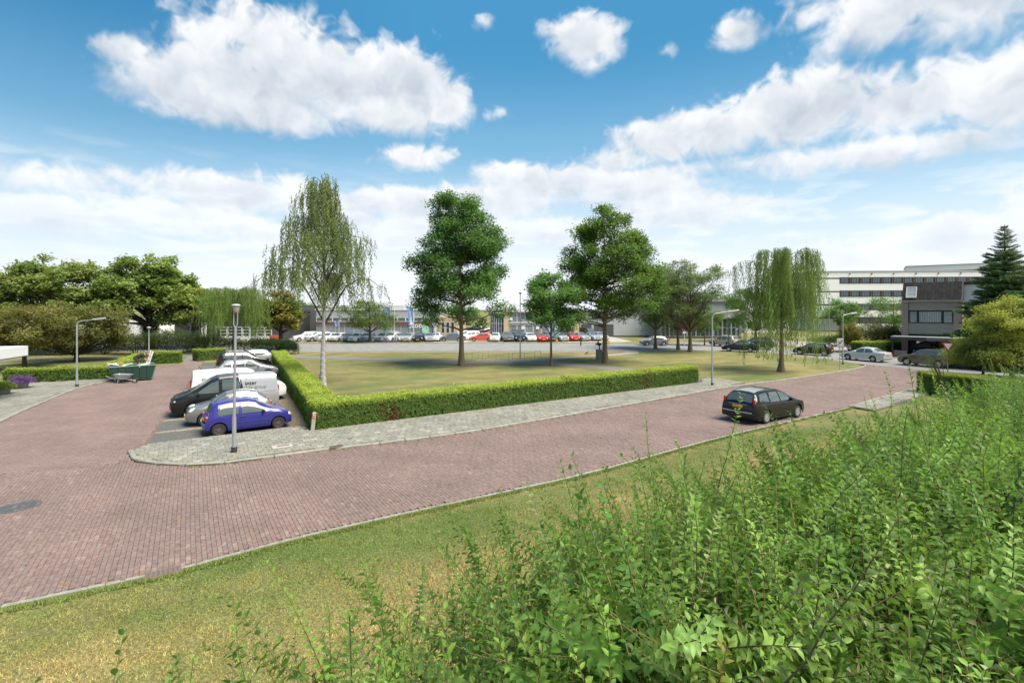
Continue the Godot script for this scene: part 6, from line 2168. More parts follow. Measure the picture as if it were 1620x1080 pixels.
	for i in 9:
		var v := MB.new()
		v.bevel(Vector3(3.5 + i * 5.4, 14.7, 0.12), Vector3(0.3, 0.3, 0.2), 0.06)
		part(b, "wall_lamp", v, mats.frame_dark)
	# ---- the taller wing behind, running towards the right front
	b = thing("white_office_wing", "taller white office wing with a dark slit window behind the fir", "building", Vector3(128.700, 0, -165), -0.62)
	slab(b, "wall", 0, 0, -14, 62, 19.4, 0, mats.office_white)
	slab(b, "roof_edge", -0.1, 19.4, -14.1, 62.1, 19.7, 0.12, mats.grey_panel)
	slab(b, "band", 3.0, 16.6, 0, 61, 17.8, 0.06, mats.frame_dark)
	for i in 20:
		window(b, 3.2 + i * 2.9, 16.7, 2.6, 1.0, 0.08, mats.frame_dark, sky_pane, 1, 1, 0.08)
	house()
	# ---- left: black hall with white columns, white shed, far white block, low building with the orange band
	b = thing("black_hall", "black hall with white posts seen under the left trees", "building", Vector3(-61.600, 0, -88))
	wd = -41.580 - -61.600
	slab(b, "wall", 0, 0, -16, wd, 4.9, 0, mats.dark_panel)
	slab(b, "roof", -0.2, 4.9, -16.2, wd + 0.2, 5.2, 0.3, mats.dark_panel)
	for px in [268, 275, 326, 331, 347]:
		var x: float = (px - 250) * 88.0 / 800.0
		slab(b, "post", x, 0, 1.2, x + 0.22, 4.6, 1.42, mats.white_steel)
	for i in 7:
		window(b, 10.8 + i * 1.3, 0.75, 1.22, 1.7, 0.04, mats.frame_white, pane, 1, 3, 0.12)
	slab(b, "plinth", 10.6, 0, 0, wd, 0.72, 0.1, mats.white_wall)
	for q in 2:
		var fl := MB.new()
		fl.bevel(Vector3.ZERO, Vector3(1.5, 1.5, 0.12), 0.02)
		part(b, "orange_sign", fl, mat("orange_sign", 0.5, 0.09, 0.02, 0.6), Vector3(4.0 + q * 2.2, 5.9, 0.4))
	b = thing("white_shed", "white shed wall behind the dark ivy trunk", "building", Vector3(-65.395, 0, -82))
	slab(b, "wall", 0, 0, -10, 6.6, 4.0, 0, mats.office_white)
	for i in 6: slab(b, "panel_joint", 1.0 + i * 1.0, 0.1, 0, 1.04 + i * 1.0, 3.95, 0.02, mats.grey_panel)
	b = thing("far_block", "far white flat roofed block behind the left trees", "building", Vector3(-139.062, 0, -125))
	slab(b, "wall", 0, 0, -12, -121.562 - -139.062, 12.6, 0, mat("far_wall", 0.55, 0.52, 0.46, 0.8))
	slab(b, "roof", -0.4, 12.9, -12.4, -121.562 - -139.062 + 0.4, 14.3, 0.5, mats.office_white)
	slab(b, "clerestory", 0.3, 12.6, -11, -121.562 - -139.062 - 0.3, 12.9, -0.3, mats.grey_panel)
	for i in 6:
		window(b, 1.2 + i * 2.7, 8.6, 1.9, 1.4, 0.05, mats.frame_white, pane, 2, 1, 0.08)
	b = thing("orange_band_shop", "low building with an orange red roof band at the far left", "building", Vector3(-82.650, 0, -76))
	slab(b, "wall", 0, 0, -10, -72.770 - -82.650, 4.3, 0, mats.grey_panel)
	slab(b, "roof_band", -0.3, 4.3, -10.2, -72.770 - -82.650 + 0.3, 4.95, 0.6, mat("band_red", 0.5, 0.07, 0.03, 0.6))
	slab(b, "roof", -0.4, 4.95, -10.3, -72.770 - -82.650 + 0.4, 5.3, 0.7, mats.white_wall)

func house() -> void:
	var b := thing("grey_house", "brick and timber house with a steep dark tiled roof and carport", "house", Vector3(46.275, 0, -60), -0.8)
	var brick := mat("house_brick", 1, 1, 1, 0.85)
	grained(brick, noise_tex(61, 0.05, 4, lin(0.24, 0.19, 0.165), lin(0.38, 0.31, 0.27), 256), 0.8)
	var wood := mat("weathered_board", 1, 1, 1, 0.85)
	grained(wood, noise_tex(62, 0.02, 5, lin(0.24, 0.225, 0.2), lin(0.4, 0.375, 0.34), 256), 0.5, true)
	wood.uv1_scale = Vector3(0.25, 2.0, 0.5)
	var wd := 5.42
	slab(b, "pier", 0, 0, -9, 0.62, 6.35, 0.16, brick)
	slab(b, "pier", wd - 0.75, 0, -9, wd, 6.35, 0.16, brick)
	slab(b, "wall", 0.62, 2.5, -9, wd - 0.75, 6.34, -0.12, mat("wall_core", 0.16, 0.14, 0.12, 0.9))
	for k in 7:
		var q := slab(b, "board", 0.64, 2.62 + k * 0.175, -0.11, wd - 0.77, 2.62 + k * 0.175 + 0.163, -0.02 - (k % 2) * 0.006, wood)
		q.rotation.x = -0.0
	for k in 5:
		slab(b, "board", 0.64, 5.36 + k * 0.19, -0.11, wd - 0.77, 5.36 + k * 0.19 + 0.178, -0.02 - (k % 2) * 0.006, wood)
	# first floor window: two narrow lights and one wide with a pale curtain
	var cur := mat("net_curtain", 0.42, 0.42, 0.4, 0.9)
	var wx := [0.66, 1.52, 3.72]
	var ww := [0.84, 2.18, 0.92]
	for k in 3:
		var w := window(b, wx[k], 3.84, ww[k], 1.46, -0.06, mats.frame_dark, mats.clear_glass, 1, 1, 0.1)
		var c := MB.new()
		var hgt := 1.24 if k == 1 else 0.8
		var folds := int(ww[k] * 9)
		for i in folds:
			var x0: float = 0.1 + (ww[k] - 0.2) * i / folds
			var x1: float = 0.1 + (ww[k] - 0.2) * (i + 1) / folds
			var z0 := -0.05 - 0.02 * (i % 2)
			var z1 := -0.05 - 0.02 * ((i + 1) % 2)
			c.face([Vector3(x0, 0.1, z0), Vector3(x1, 0.1, z1), Vector3(x1, 0.1 + hgt, z1), Vector3(x0, 0.1 + hgt, z0)], Vector3.BACK)
		part(w, "curtain", c, cur)
	# steep tiled front of the roof
	slab(b, "gutter", -0.25, 6.34, -0.2, wd + 0.25, 6.5, 0.42, mat("gutter_grey", 0.32, 0.31, 0.29, 0.6))
	var r := rand(63)
	var roof := MB.new()
	var lean := 1.0
	roof.face([Vector3(0.06, 6.5, 0.3), Vector3(wd - 0.06, 6.5, 0.3), Vector3(wd - 0.06, 8.62, 0.3 - lean), Vector3(0.06, 8.62, 0.3 - lean)], Vector3.BACK)
	roof.face([Vector3(0.06, 8.62, 0.3 - lean), Vector3(wd - 0.06, 8.62, 0.3 - lean), Vector3(wd - 0.06, 8.9, -8.8), Vector3(0.06, 8.9, -8.8)], Vector3.UP)
	for x in [0.06, wd - 0.06]:
		roof.face([Vector3(x, 6.3, 0.3), Vector3(x, 8.62, 0.3 - lean), Vector3(x, 8.9, -8.8), Vector3(x, 6.3, -8.8)], Vector3(-1 if x < 1 else 1, 0, 0))
	var rf := part(b, "roof", roof, mat("roof_under", 0.05, 0.042, 0.038, 0.9))
	var up := Vector3(0, 2.12, -lean).normalized()
	var nn := Vector3(0, lean, 2.12).normalized()
	var tile := MB.new()
	tile.bevel(Vector3.ZERO, Vector3(0.325, 0.36, 0.03), 0.01)
	var tm := tile.mesh()
	var tmat := []
	for k in 5:
		var m: StandardMaterial3D = mat("roof_tile_%d" % k, 0.022 + 0.005 * k, 0.018 + 0.004 * k, 0.017 + 0.004 * k, 0.8)
		tmat.append(m)
	for row in 7:
		for i in 16:
			var o := part(rf, "tile", tm, tmat[r.randi() % 5])
			var p := Vector3(0.06 + (i + 0.5) * (wd - 0.12) / 16.0, 6.5, 0.3) + up * (0.17 + row * 0.325) + nn * 0.035
			o.transform = Transform3D(Basis(Vector3.RIGHT, -atan2(lean, 2.12) + 0.06 + r.randfn() * 0.01), p)
	var sk := window(b, 0, 0, 0.98, 1.4, 0, mats.frame_white, mat("glass_pale2", 0.32, 0.34, 0.35, 0.1), 1, 1, 0.09, 0.12)
	sk.transform = Transform3D(Basis(Vector3.RIGHT, -atan2(lean, 2.12)), Vector3(0.42, 6.5, 0.3) + up * 0.3 + nn * 0.1)
	for i in 3: slab(sk, "blind", 0.1, 0.14 + i * 0.4, 0.0, 0.88, 0.5 + i * 0.4, 0.02, mats.grey_panel)
	# carport
	slab(b, "carport_roof", -0.6, 2.22, -0.1, 6.6, 2.36, 3.0, mat("carport_top", 0.25, 0.25, 0.24, 0.85))
	slab(b, "carport_fascia", -0.62, 2.0, 3.0, 2.6, 2.3, 3.08, mat("carport_edge", 0.04, 0.045, 0.055, 0.6))
	slab(b, "carport_fascia", 2.62, 1.98, 3.0, 6.6, 2.26, 3.1, mat("carport_edge2", 0.13, 0.15, 0.18, 0.5))
	slab(b, "carport_post", -0.5, 0, 2.8, -0.36, 2.2, 2.94, mats.frame_dark)
	slab(b, "carport_post", 5.0, 0, 2.8, 5.12, 2.2, 2.92, mats.frame_dark)
	slab(b, "ground_wall", 0.62, 0, -1.2, 4.67, 2.5, -0.9, mats.frame_dark)
	window(b, 1.2, 0.2, 1.0, 1.9, -0.88, mats.frame_dark, mats.glass, 1, 2, 0.08)
	slab(b, "brick_panel", 2.3, 0.9, -0.9, 3.0, 2.0, -0.82, brick)
	slab(b, "door", 3.3, 0, -0.9, 4.1, 2.1, -0.82, mat("door_beige", 0.3, 0.27, 0.22, 0.7))
	slab(b, "low_wall", -0.35, 0, 2.5, 0.9, 0.75, 2.8, brick)
	slab(b, "roof_lamp", 4.6, 2.36, 2.2, 4.75, 2.6, 2.35, mats.frame_dark)
	# the neighbour set back on the right
	var c := thing("neighbour_house", "next house partly hidden behind the fir", "house", Vector3(50.9, 0, -57.2), -0.8)
	slab(c, "wall", 0, 0, -9, 7, 6.2, -0.6, brick)
	slab(c, "white_panel", 0.1, 6.2, -8.9, 6.9, 8.3, -0.9, mats.office_white)
	slab(c, "roof", 0.1, 8.3, -9, 7, 8.6, -0.7, mats.roof_under)
	for k in 4: slab(c, "board", 0.2, 5.2 + k * 0.22, -0.59, 6.8, 5.4 + k * 0.22, -0.5, wood)
	window(c, 0.6, 3.6, 5.0, 1.5, -0.56, mats.frame_dark, mats.glass, 3, 1, 0.1)
	var rs := thing("red_shed", "low red brick shed left of the carport", "shed", Vector3(47.680, 0, -64), -0.8)
	slab(rs, "wall", 0, 0, -3, 1.8, 2.3, 0, mat("shed_red", 0.19, 0.05, 0.04, 0.8))
	slab(rs, "roof", -0.1, 2.3, -3.1, 1.9, 2.42, 0.1, mats.dark_panel)

func trees() -> void:
	var s_ash := spray(11, 10, 0.4, 0.26, 0.13, 0.35)
	var s_fine := spray(12, 9, 0.4, 0.2, 0.1, 0.3)
	var s_big := spray(13, 8, 0.42, 0.36, 0.24, 0.55)
	var oval := [Vector2(0, 0.6), Vector2(0.12, 0.9), Vector2(0.3, 1.0), Vector2(0.5, 0.86), Vector2(0.75, 0.6), Vector2(0.92, 0.38), Vector2(1, 0.1)]
	var cone := [Vector2(0, 0.75), Vector2(0.15, 1.0), Vector2(0.3, 0.95), Vector2(0.55, 0.8), Vector2(0.75, 0.62), Vector2(0.9, 0.5), Vector2(1, 0.22)]
	var dome := [Vector2(0, 0.5), Vector2(0.25, 0.95), Vector2(0.5, 1.0), Vector2(0.75, 0.85), Vector2(1, 0.35)]
	tree("tall_tree", "tallest dark green tree with a slim conical crown on the lawn", Vector3(-4.909, 0.000, -49.091), {"height": 17.6, "radius": 5.0, "base": 3.7, "shape": cone, "clumps": 104, "sprays": 62, "spray": s_ash, "leaf": mats.leaf_ash, "bark": mats.bark_brown, "trunk": 0.26, "seed": 101, "clump": 1.25, "tint": Color(1.05, 1.05, 1.0), "tint2": Color(0.85, 1.0, 0.8), "flat": 0.62, "rise": 0.3}, "trees on the lawn")
	tree("tall_tree", "broad bright green tree beside the bronze sculpture", Vector3(9.450, 0.000, -51.429), {"height": 16.2, "radius": 5.5, "base": 4.2, "shape": oval, "clumps": 104, "sprays": 58, "spray": s_ash, "leaf": mats.leaf_robinia, "bark": mats.bark_brown, "trunk": 0.27, "seed": 108, "clump": 1.3, "tint": Color(0.85, 0.92, 0.85), "tint2": Color(1.15, 1.1, 1.0), "flat": 0.6, "rise": 0.3}, "trees on the lawn")
	tree("young_tree", "small slender tree left of the sculpture", Vector3(3.762, 0.000, -48.539), {"height": 9.2, "radius": 2.9, "base": 3.2, "shape": dome, "clumps": 36, "sprays": 50, "spray": s_ash, "leaf": mats.leaf_ash, "bark": mats.bark_brown, "trunk": 0.13, "seed": 103, "clump": 1.0, "tint": Color(1.2, 1.15, 1.1), "tint2": Color(1.0, 1.1, 0.9), "flat": 0.45}, "trees on the lawn")
	var thin := {"base": 3.4, "shape": dome, "clumps": 44, "sprays": 17, "spray": s_fine, "leaf": mats.leaf_thin, "bark": mats.bark_brown, "flat": 0.6, "rise": 1.15, "twigs": 5, "clump": 1.2}
	for d in [[1037, 552, 12.0, 4.0, 0.2, 104, "leftmost of the three thin crowned trees by the road"], [1073, 553.5, 12.2, 4.2, 0.2, 105, "middle of the three thin crowned trees by the road"], [1092, 556.5, 12.4, 5.2, 0.24, 106, "rightmost and widest of the three thin crowned trees by the road"]]:
		var o: Dictionary = thin.duplicate()
		o.merge({"height": d[2], "radius": d[3], "trunk": d[4], "seed": d[5], "sprays": 50 if d[0] == 1037 else 58}, true)
		var dist: float = 4320.0 / (d[1] - 490.0)
		tree("thin_tree", d[6], Vector3((d[0] - 810.0) * dist / 800.0, 0, -dist), o, "thin crowned trees by the road")
	# birches
	var st := [strand_mesh(21, 44, 0.085, 0.05), strand_mesh(22, 60, 0.075, 0.032)]
	weeping("birch_tree", "tall silver birch with white trunk and hanging twigs behind the hedge", Vector3(-13.279, 0.000, -35.410), {"height": 15.4, "radius": 4.0, "trunk": 0.2, "bark": mats.bark_birch, "limb_bark": mats.bark_dark, "limbs": 40, "from": 0.27, "shape": [Vector2(0.27, 0.95), Vector2(0.45, 1.0), Vector2(0.6, 0.8), Vector2(0.75, 0.52), Vector2(0.9, 0.24), Vector2(1, 0.1)], "climb": 0.45, "curl": 0.72, "strands": 36, "hang": Vector2(0.7, 2.7), "clear": 2.6, "strand": st[0], "leaf": mats.leaf_birch, "seed": 7, "spread": 1.2}, "weeping trees")
	weeping("weeping_birch", "weeping birch with long curtains of twigs right of the lamp", Vector3(23.473, 0.000, -44.082), {"height": 10.8, "radius": 3.7, "trunk": 0.24, "bark": mats.bark_brown, "limb_bark": mats.bark_dark, "limbs": 23, "from": 0.4, "shape": [Vector2(0.3, 0.9), Vector2(0.7, 1.0), Vector2(0.9, 0.85), Vector2(1, 0.4)], "climb": 0.5, "curl": 0.74, "strands": 40, "hang": Vector2(1.6, 7.6), "clear": 0.9, "strand": st[1], "leaf": mats.leaf_birch, "seed": 9, "spread": 0.6, "tint": Color(1.05, 1.2, 1.0), "lean": Vector3(0.4, 0, 0)}, "weeping trees")
	weeping("weeping_birch", "weeping tree behind the parked cars at the street end", Vector3(-34.513, 0.000, -62.609), {"height": 8.2, "radius": 4.8, "trunk": 0.2, "bark": mats.bark_brown, "limb_bark": mats.bark_dark, "limbs": 22, "from": 0.5, "shape": [Vector2(0.3, 0.9), Vector2(0.7, 1.0), Vector2(0.9, 0.85), Vector2(1, 0.5)], "climb": 0.25, "curl": 0.8, "strands": 44, "hang": Vector2(1.4, 6.0), "clear": 1.0, "strand": st[1], "leaf": mats.leaf_birch, "seed": 15, "spread": 1.0, "tint": Color(1.05, 1.2, 0.95)}, "weeping trees")
	# others
	tree("chestnut_tree", "small rusty leaved tree with a dark trunk beside the white birch", Vector3(-31.124, 0.000, -68.031), {"height": 8.0, "radius": 3.0, "base": 2.8, "shape": dome, "clumps": 24, "sprays": 45, "spray": s_big, "leaf": mats.leaf_left, "bark": mats.bark_dark, "trunk": 0.36, "seed": 121, "clump": 1.1, "tint": Color(0.95, 0.66, 0.5), "tint2": Color(0.7, 0.72, 0.6)})
	tree("round_tree", "round green tree on the far side of the main road behind the birch", Vector3(-23.592, 0.000, -83.883), {"height": 7.0, "radius": 4.4, "base": 2.2, "shape": dome, "clumps": 26, "sprays": 40, "spray": s_ash, "leaf": mats.leaf_robinia, "bark": mats.bark_dark, "trunk": 0.2, "seed": 122, "clump": 1.3, "tint": Color(0.95, 0.85, 0.7)})
	tree("broad_tree", "broad spreading tree at the far left", Vector3(-57.627, 0.000, -64.478), {"height": 12.6, "radius": 8.2, "base": 3.6, "shape": [Vector2(0, 0.85), Vector2(0.3, 1.0), Vector2(0.55, 0.8), Vector2(0.8, 0.5), Vector2(1, 0.22)], "clumps": 84, "sprays": 50, "spray": s_big, "leaf": mats.leaf_left, "bark": mats.bark_dark, "trunk": 0.4, "seed": 131, "clump": 1.7, "flat": 0.5, "tint": Color(1.0, 1.0, 0.9), "tint2": Color(0.75, 0.85, 0.7)}, "broad trees at the left")
	tree("broad_tree", "darker broad tree with an ivy clad trunk at the left", Vector3(-49.994, 0.000, -69.677), {"height": 13.2, "radius": 6.8, "base": 4.2, "shape": [Vector2(0, 0.95), Vector2(0.25, 1.0), Vector2(0.5, 0.8), Vector2(0.8, 0.62), Vector2(1, 0.35)], "clumps": 76, "sprays": 55, "spray": s_big, "leaf": mats.leaf_left, "bark": mats.bark_dark, "trunk": 0.55, "seed": 132, "clump": 1.6, "flat": 0.5, "tint": Color(0.72, 0.86, 0.66), "tint2": Color(0.95, 1.0, 0.8)}, "broad trees at the left")
	bush("ivy", "dark ivy thick round the trunk of the broad tree", Vector3(-51.660, 0.000, -72.000), 1.5, 1.2, 4.6, spray(5, 12, 0.3, 0.12, 0.07), mats.leaf_bush, Color(0.03, 0.05, 0.016), 860, 900, "", "ivy")
	tree("broad_tree", "yellow green tree right of the ivy clad trunk", Vector3(-44.705, 0.000, -70.820), {"height": 9.0, "radius": 4.4, "base": 3.0, "shape": dome, "clumps": 30, "sprays": 45, "spray": s_big, "leaf": mats.leaf_left, "bark": mats.bark_dark, "trunk": 0.22, "seed": 133, "clump": 1.35, "flat": 0.5, "tint": Color(0.9, 1.0, 0.75), "tint2": Color(1.1, 1.0, 0.8)}, "broad trees at the left")
	tree("plum_tree", "small brown green tree with a leaning trunk at the left edge", Vector3(-42.977, 0.000, -44.536), {"height": 5.9, "radius": 3.9, "base": 2.0, "shape": dome, "clumps": 40, "sprays": 38, "spray": s_ash, "leaf": mats.leaf_plum, "bark": mats.bark_dark, "trunk": 0.2, "seed": 134, "clump": 0.95, "tint": Color(1.05, 0.95, 0.8), "tint2": Color(1.0, 0.8, 0.75), "rise": 1.0, "lean": Vector3(-0.3, 0, 0)}, "small plum trees")
	tree("plum_tree", "wide low purple brown tree behind the left street lamp", Vector3(-45.439, 0.000, -52.683), {"height": 6.0, "radius": 5.0, "base": 1.2, "shape": dome, "clumps": 52, "sprays": 38, "spray": s_ash, "leaf": mats.leaf_plum, "bark": mats.bark_dark, "trunk": 0.22, "seed": 135, "clump": 1.1, "tint": Color(0.85, 0.85, 0.7), "tint2": Color(0.9, 0.72, 0.7), "rise": 1.0}, "small plum trees")
	tree("young_tree", "light green young tree before the glass hall", Vector3(29.150, 0.000, -76.460), {"height": 6.2, "radius": 2.0, "base": 2.0, "shape": dome, "clumps": 14, "sprays": 36, "spray": s_ash, "leaf": mats.leaf_robinia, "bark": mats.bark_brown, "trunk": 0.09, "seed": 141, "clump": 0.9, "tint": Color(1.1, 1.2, 0.9)}, "trees across the main road")
	tree("round_tree", "dense green tree behind the left side of the weeping birch", Vector3(40.871, 0.000, -84.706), {"height": 9.4, "radius": 4.8, "base": 2.4, "shape": dome, "clumps": 34, "sprays": 45, "spray": s_ash, "leaf": mats.leaf_robinia, "bark": mats.bark_brown, "trunk": 0.22, "seed": 142, "clump": 1.35, "tint": Color(0.8, 0.95, 0.8)}, "trees across the main road")
	tree("round_tree", "loose green tree between the house and the white office", Vector3(56.328, 0.000, -74.483), {"height": 8.0, "radius": 3.8, "base": 1.8, "shape": dome, "clumps": 26, "sprays": 40, "spray": s_fine, "leaf": mats.leaf_robinia, "bark": mats.bark_brown, "trunk": 0.16, "seed": 143, "clump": 1.2, "tint": Color(0.95, 1.0, 0.85)}, "trees across the main road")
	conifer("fir_tree", "dark fir with tiered boughs beside the grey house", Vector3(44.850, 0, -46.0), 13.2, 3.5, 1.2, mats.needle, 151)
	conifer("fir_tree", "second fir crowding the right picture edge behind the first", Vector3(50.837, 0, -49.0), 10.5, 3.0, 1.4, mats.needle, 152)
	var s_maple := spray(14, 12, 0.28, 0.12, 0.08, 0.5)
	var mp := {"base": 1.0, "spray": s_maple, "leaf": mats.leaf_maple, "bark": mats.bark_dark, "flat": 0.34, "flare": false, "rise": 0.6}
	var o1: Dictionary = mp.duplicate()
	o1.merge({"height": 6.6, "radius": 3.7, "shape": [Vector2(0, 1.0), Vector2(0.3, 0.95), Vector2(0.6, 0.72), Vector2(0.85, 0.5), Vector2(1, 0.2)], "clumps": 70, "sprays": 80, "trunk": 0.16, "seed": 161, "clump": 0.95, "tint": Color(0.44, 0.46, 0.1), "tint2": Color(0.25, 0.31, 0.085)}, true)
	tree("maple_tree", "yellow green layered maple at the right picture edge", Vector3(38.610, 0, -39.0), o1)
	var o2: Dictionary = mp.duplicate()
	o2.merge({"height": 3.3, "radius": 2.2, "base": 0.7, "shape": dome, "clumps": 32, "sprays": 70, "trunk": 0.09, "seed": 162, "clump": 0.75, "tint": Color(0.42, 0.44, 0.1), "tint2": Color(0.25, 0.31, 0.09)}, true)
	tree("maple_tree", "low spreading maple in front of the carport by the give way sign", Vector3(38.233, 0, -41.0), o2)
	# far tree line behind the dealerships
	var k := 0
	for px in [150, 470, 560, 650, 735, 960, 1010, 1150, 1230, 1330]:
		var dist := 128.0 + (k % 3) * 8.0
		tree("distant_tree", ["far tree behind the left trees", "far tree behind the dark hall", "far tree behind the dealership roof's left half", "far tree above the dealership roof between the flags", "far tree behind the tallest lawn tree", "far tree above the grey hall", "far tree behind the bright green lawn tree's right side", "far tree right of the glass hall", "far tree behind the weeping birch", "far tree beside the white office"][k], Vector3((px - 810.0) * dist / 800.0, 0, -dist), {"height": [11.0, 8.6, 7.0, 6.4, 6.6, 8.5, 9.0, 9.0, 11.0, 8.0][k], "radius": 4.2, "base": 1.8, "shape": dome, "clumps": 18, "sprays": 44, "spray": s_big, "leaf": mats.leaf_ash, "bark": mats.bark_dark, "trunk": 0.25, "seed": 170 + k, "clump": 1.9, "tint": Color(1.2, 1.15, 1.2)}, "distant trees")
		k += 1

func furniture() -> void:
	var steel: StandardMaterial3D = mats.galvanised
	post_lamp("tall grey post lamp with bowl shade in front of the blue car", Vector3(-10.330, 0.115, -18.783), 5.5, steel)
	lamp_post("grey street lamp with bent arm at the end of the clipped hedge", Vector3(14.089, 0.100, -35.556), 5.25, -0.1, steel)
	lamp_post("grey street lamp with bent arm on the left pavement", Vector3(-30.126, 0.100, -34.980), 4.7, 0.12, steel)
	var defs := [[235, 577, 517, "short post lamp behind the green skip"], [300, 552, 492, "white post lamp before the black hall"], [1153, 555, 500, "dark green lamp post left of the beige off roader"], [1166, 545, 520, "far post lamp right of the beige off roader"], [823, 568, 462, "very tall lamp post beside the bicycle hoops"], [1312, 548, 470, "tall pole beside the white office"]]
	for d in defs:
		var dist: float = 4320.0 / (d[1] - 490.0)
		var hh: float = 5.4 * (d[1] - d[2]) / (d[1] - 490.0)
		var t := thing("post_lamp", d[3], "street lamp", Vector3((d[0] - 810.0) * dist / 800.0, 0, -dist), 0.0, "post top lamps")
		var m := MB.new()
		m.tube([Vector3.ZERO, Vector3(0, 1.0, 0), Vector3(0, hh - 0.1, 0)], [0.085, 0.07, 0.045], 10)
		part(t, "pole", m, steel if d[0] != 1153 else mat("pole_green", 0.06, 0.09, 0.09, 0.6))
		var h := MB.new()
		h.lathe([Vector2(0.05, hh - 0.22), Vector2(0.17, hh - 0.12), Vector2(0.2, hh - 0.05), Vector2(0.0, hh + 0.04)], 14)
		part(t, "lamp_head", h, mat("lamp_housing", 0.4, 0.4, 0.4, 0.5))
	lamp_post("grey street lamp with bent arm behind the square sign at the junction", Vector3(32.902, 0.000, -50.233), 5.1, 0.3, steel)
	# give way sign
	var gw := thing("give_way_sign", "red edged white triangle give way sign seen by the brown off roader", "road sign", Vector3(35.827, 0.000, -41.538), -0.25)
	var pm := MB.new()
	pm.tube([Vector3.ZERO, Vector3(0, 2.7, 0)], [0.04, 0.04], 10)
	part(gw, "pole", pm, steel)
	var tri := MB.new()
	tri.prism(PackedVector2Array([Vector2(-0.47, 2.72), Vector2(0, 1.9), Vector2(0.47, 2.72)]), 0.02, Transform3D(Basis(), Vector3(0, 0, 0.045)))
	part(gw, "sign_border", tri, mat("sign_red", 0.5, 0.02, 0.025, 0.45))
	var tri2 := MB.new()
	tri2.prism(PackedVector2Array([Vector2(-0.31, 2.63), Vector2(0, 2.08), Vector2(0.31, 2.63)]), 0.006, Transform3D(Basis(), Vector3(0, 0, 0.066)))
	part(gw, "sign_face", tri2, mats.sign_white)
	# back of a square sign at the junction
	var sq := thing("square_sign", "back of a grey square sign on two posts at the junction", "road sign", Vector3(29.743, 0.000, -45.714), 0.2)
	var sp := MB.new()
	sp.tube([Vector3(-0.1, 0, 0), Vector3(-0.1, 2.75, 0)], [0.03, 0.03], 8)
	part(sq, "pole", sp, steel)
	var bx := MB.new()
	bx.bevel(Vector3(-0.1, 2.45, 0.05), Vector3(0.72, 0.72, 0.03), 0.012)
	part(sq, "sign_plate", bx, mat("sign_back", 0.42, 0.42, 0.41, 0.5, 0.3))
	var st := MB.new()
	st.box(Vector3(-0.1, 2.45, 0.072), Vector3(0.62, 0.1, 0.012), Basis(Vector3.BACK, 0.75))
	st.box(Vector3(-0.16, 2.45, 0.074), Vector3(0.3, 0.09, 0.012), Basis(Vector3.BACK, -0.5))
	part(sq, "clamp", st, mat("clamp_grey", 0.1, 0.1, 0.11, 0.6))
	# no parking signs
	for d in [[Vector3(25.863, 0.000, -75.789), 4.3, "round blue red edged no parking sign between the thin trees"], [Vector3(37.342, 0.000, -73.220), 2.9, "round blue red edged no parking sign right of the people carrier"]]:
		var t := thing("no_parking_sign", d[2], "road sign", d[0], -0.1, "no parking signs")
		var m := MB.new()
		m.tube([Vector3.ZERO, Vector3(0, d[1], 0)], [0.06, 0.05], 8)
		part(t, "pole", m, mats.white_steel)
		var y: float = 2.75
		var b := Basis(Vector3.RIGHT, PI / 2)
		for q in [[0.42, 0.05, mats.sign_red], [0.33, 0.062, mat("sign_blue", 0.03, 0.07, 0.35, 0.45)]]:
			var disc := MB.new()
			disc.lathe([Vector2(0, 0), Vector2(q[0], 0), Vector2(q[0], 0.012), Vector2(0, 0.012)], 22, Vector3(0, y, q[1]), b)
			part(t, "sign_disc", disc, q[2])
		var bar := MB.new()
		bar.box(Vector3(0, y, 0.08), Vector3(0.7, 0.07, 0.008), Basis(Vector3.BACK, -PI / 4))
		part(t, "sign_bar", bar, mats.sign_red)
		var wp := MB.new()
		wp.bevel(Vector3(0, 2.0, 0.06), Vector3(0.5, 0.3, 0.02), 0.01)
		part(t, "sign_plate", wp, mats.sign_white)
	# concrete marker with a red plate
	var mk := thing("concrete_marker", "short leaning concrete marker post with a red plate at the hedge corner", "marker post", Vector3(-8.773, 0.090, -22.211), 0.3)
	var cm := MB.new()
	cm.bevel(Vector3(0, 0.4, 0), Vector3(0.16, 0.82, 0.14), 0.02)
	var body := part(mk, "post", cm, mat("marker_concrete", 0.36, 0.33, 0.28, 0.9))
	var rp := MB.new()
	rp.bevel(Vector3(0, 0.66, 0.075), Vector3(0.12, 0.22, 0.012), 0.004)
	part(mk, "plate", rp, mat("marker_red", 0.5, 0.09, 0.05, 0.6))
	word(mk, "B", 0.07, mats.sign_white, Vector3(-0.012, 0.71, 0.084), "Droid Sans", 700)
	word(mk, "12", 0.05, mats.sign_white, Vector3(0.01, 0.61, 0.084), "Droid Sans", 700)
	mk.rotation.z = -0.1
	# blue banners on white poles
	var flag_mat := mat("flag_blue", 0.075, 0.22, 0.56, 0.7)
	flag_mat.backlight_enabled = true
	flag_mat.backlight = lin(0.3, 0.3, 0.3)
	k_flags(flag_mat)
	# posts along the roads
	var posts := [[919, 546.5, 1.1, "short black bollard before the grey hall"], [472, 560, 0.9, "brown wooden post left of the birch"], [729.5, 554, 1.4, "thin grey post at the road edge behind the tall tree"], [1262, 545, 0.9, "short pale post beyond the main road"]]
	for p in posts:
		var dist: float = 4320.0 / (p[1] - 490.0)
		var t := thing("bollard", p[3], "bollard", Vector3((p[0] - 810.0) * dist / 800.0, 0, -dist), 0.0, "roadside posts")
		var m := MB.new()
		m.tube([Vector3.ZERO, Vector3(0, p[2] * 0.97, 0), Vector3(0, p[2], 0)], [0.1, 0.095, 0.06], 10)
		part(t, "post", m, mats.frame_dark if p[0] == 919 else mats.bark_brown)
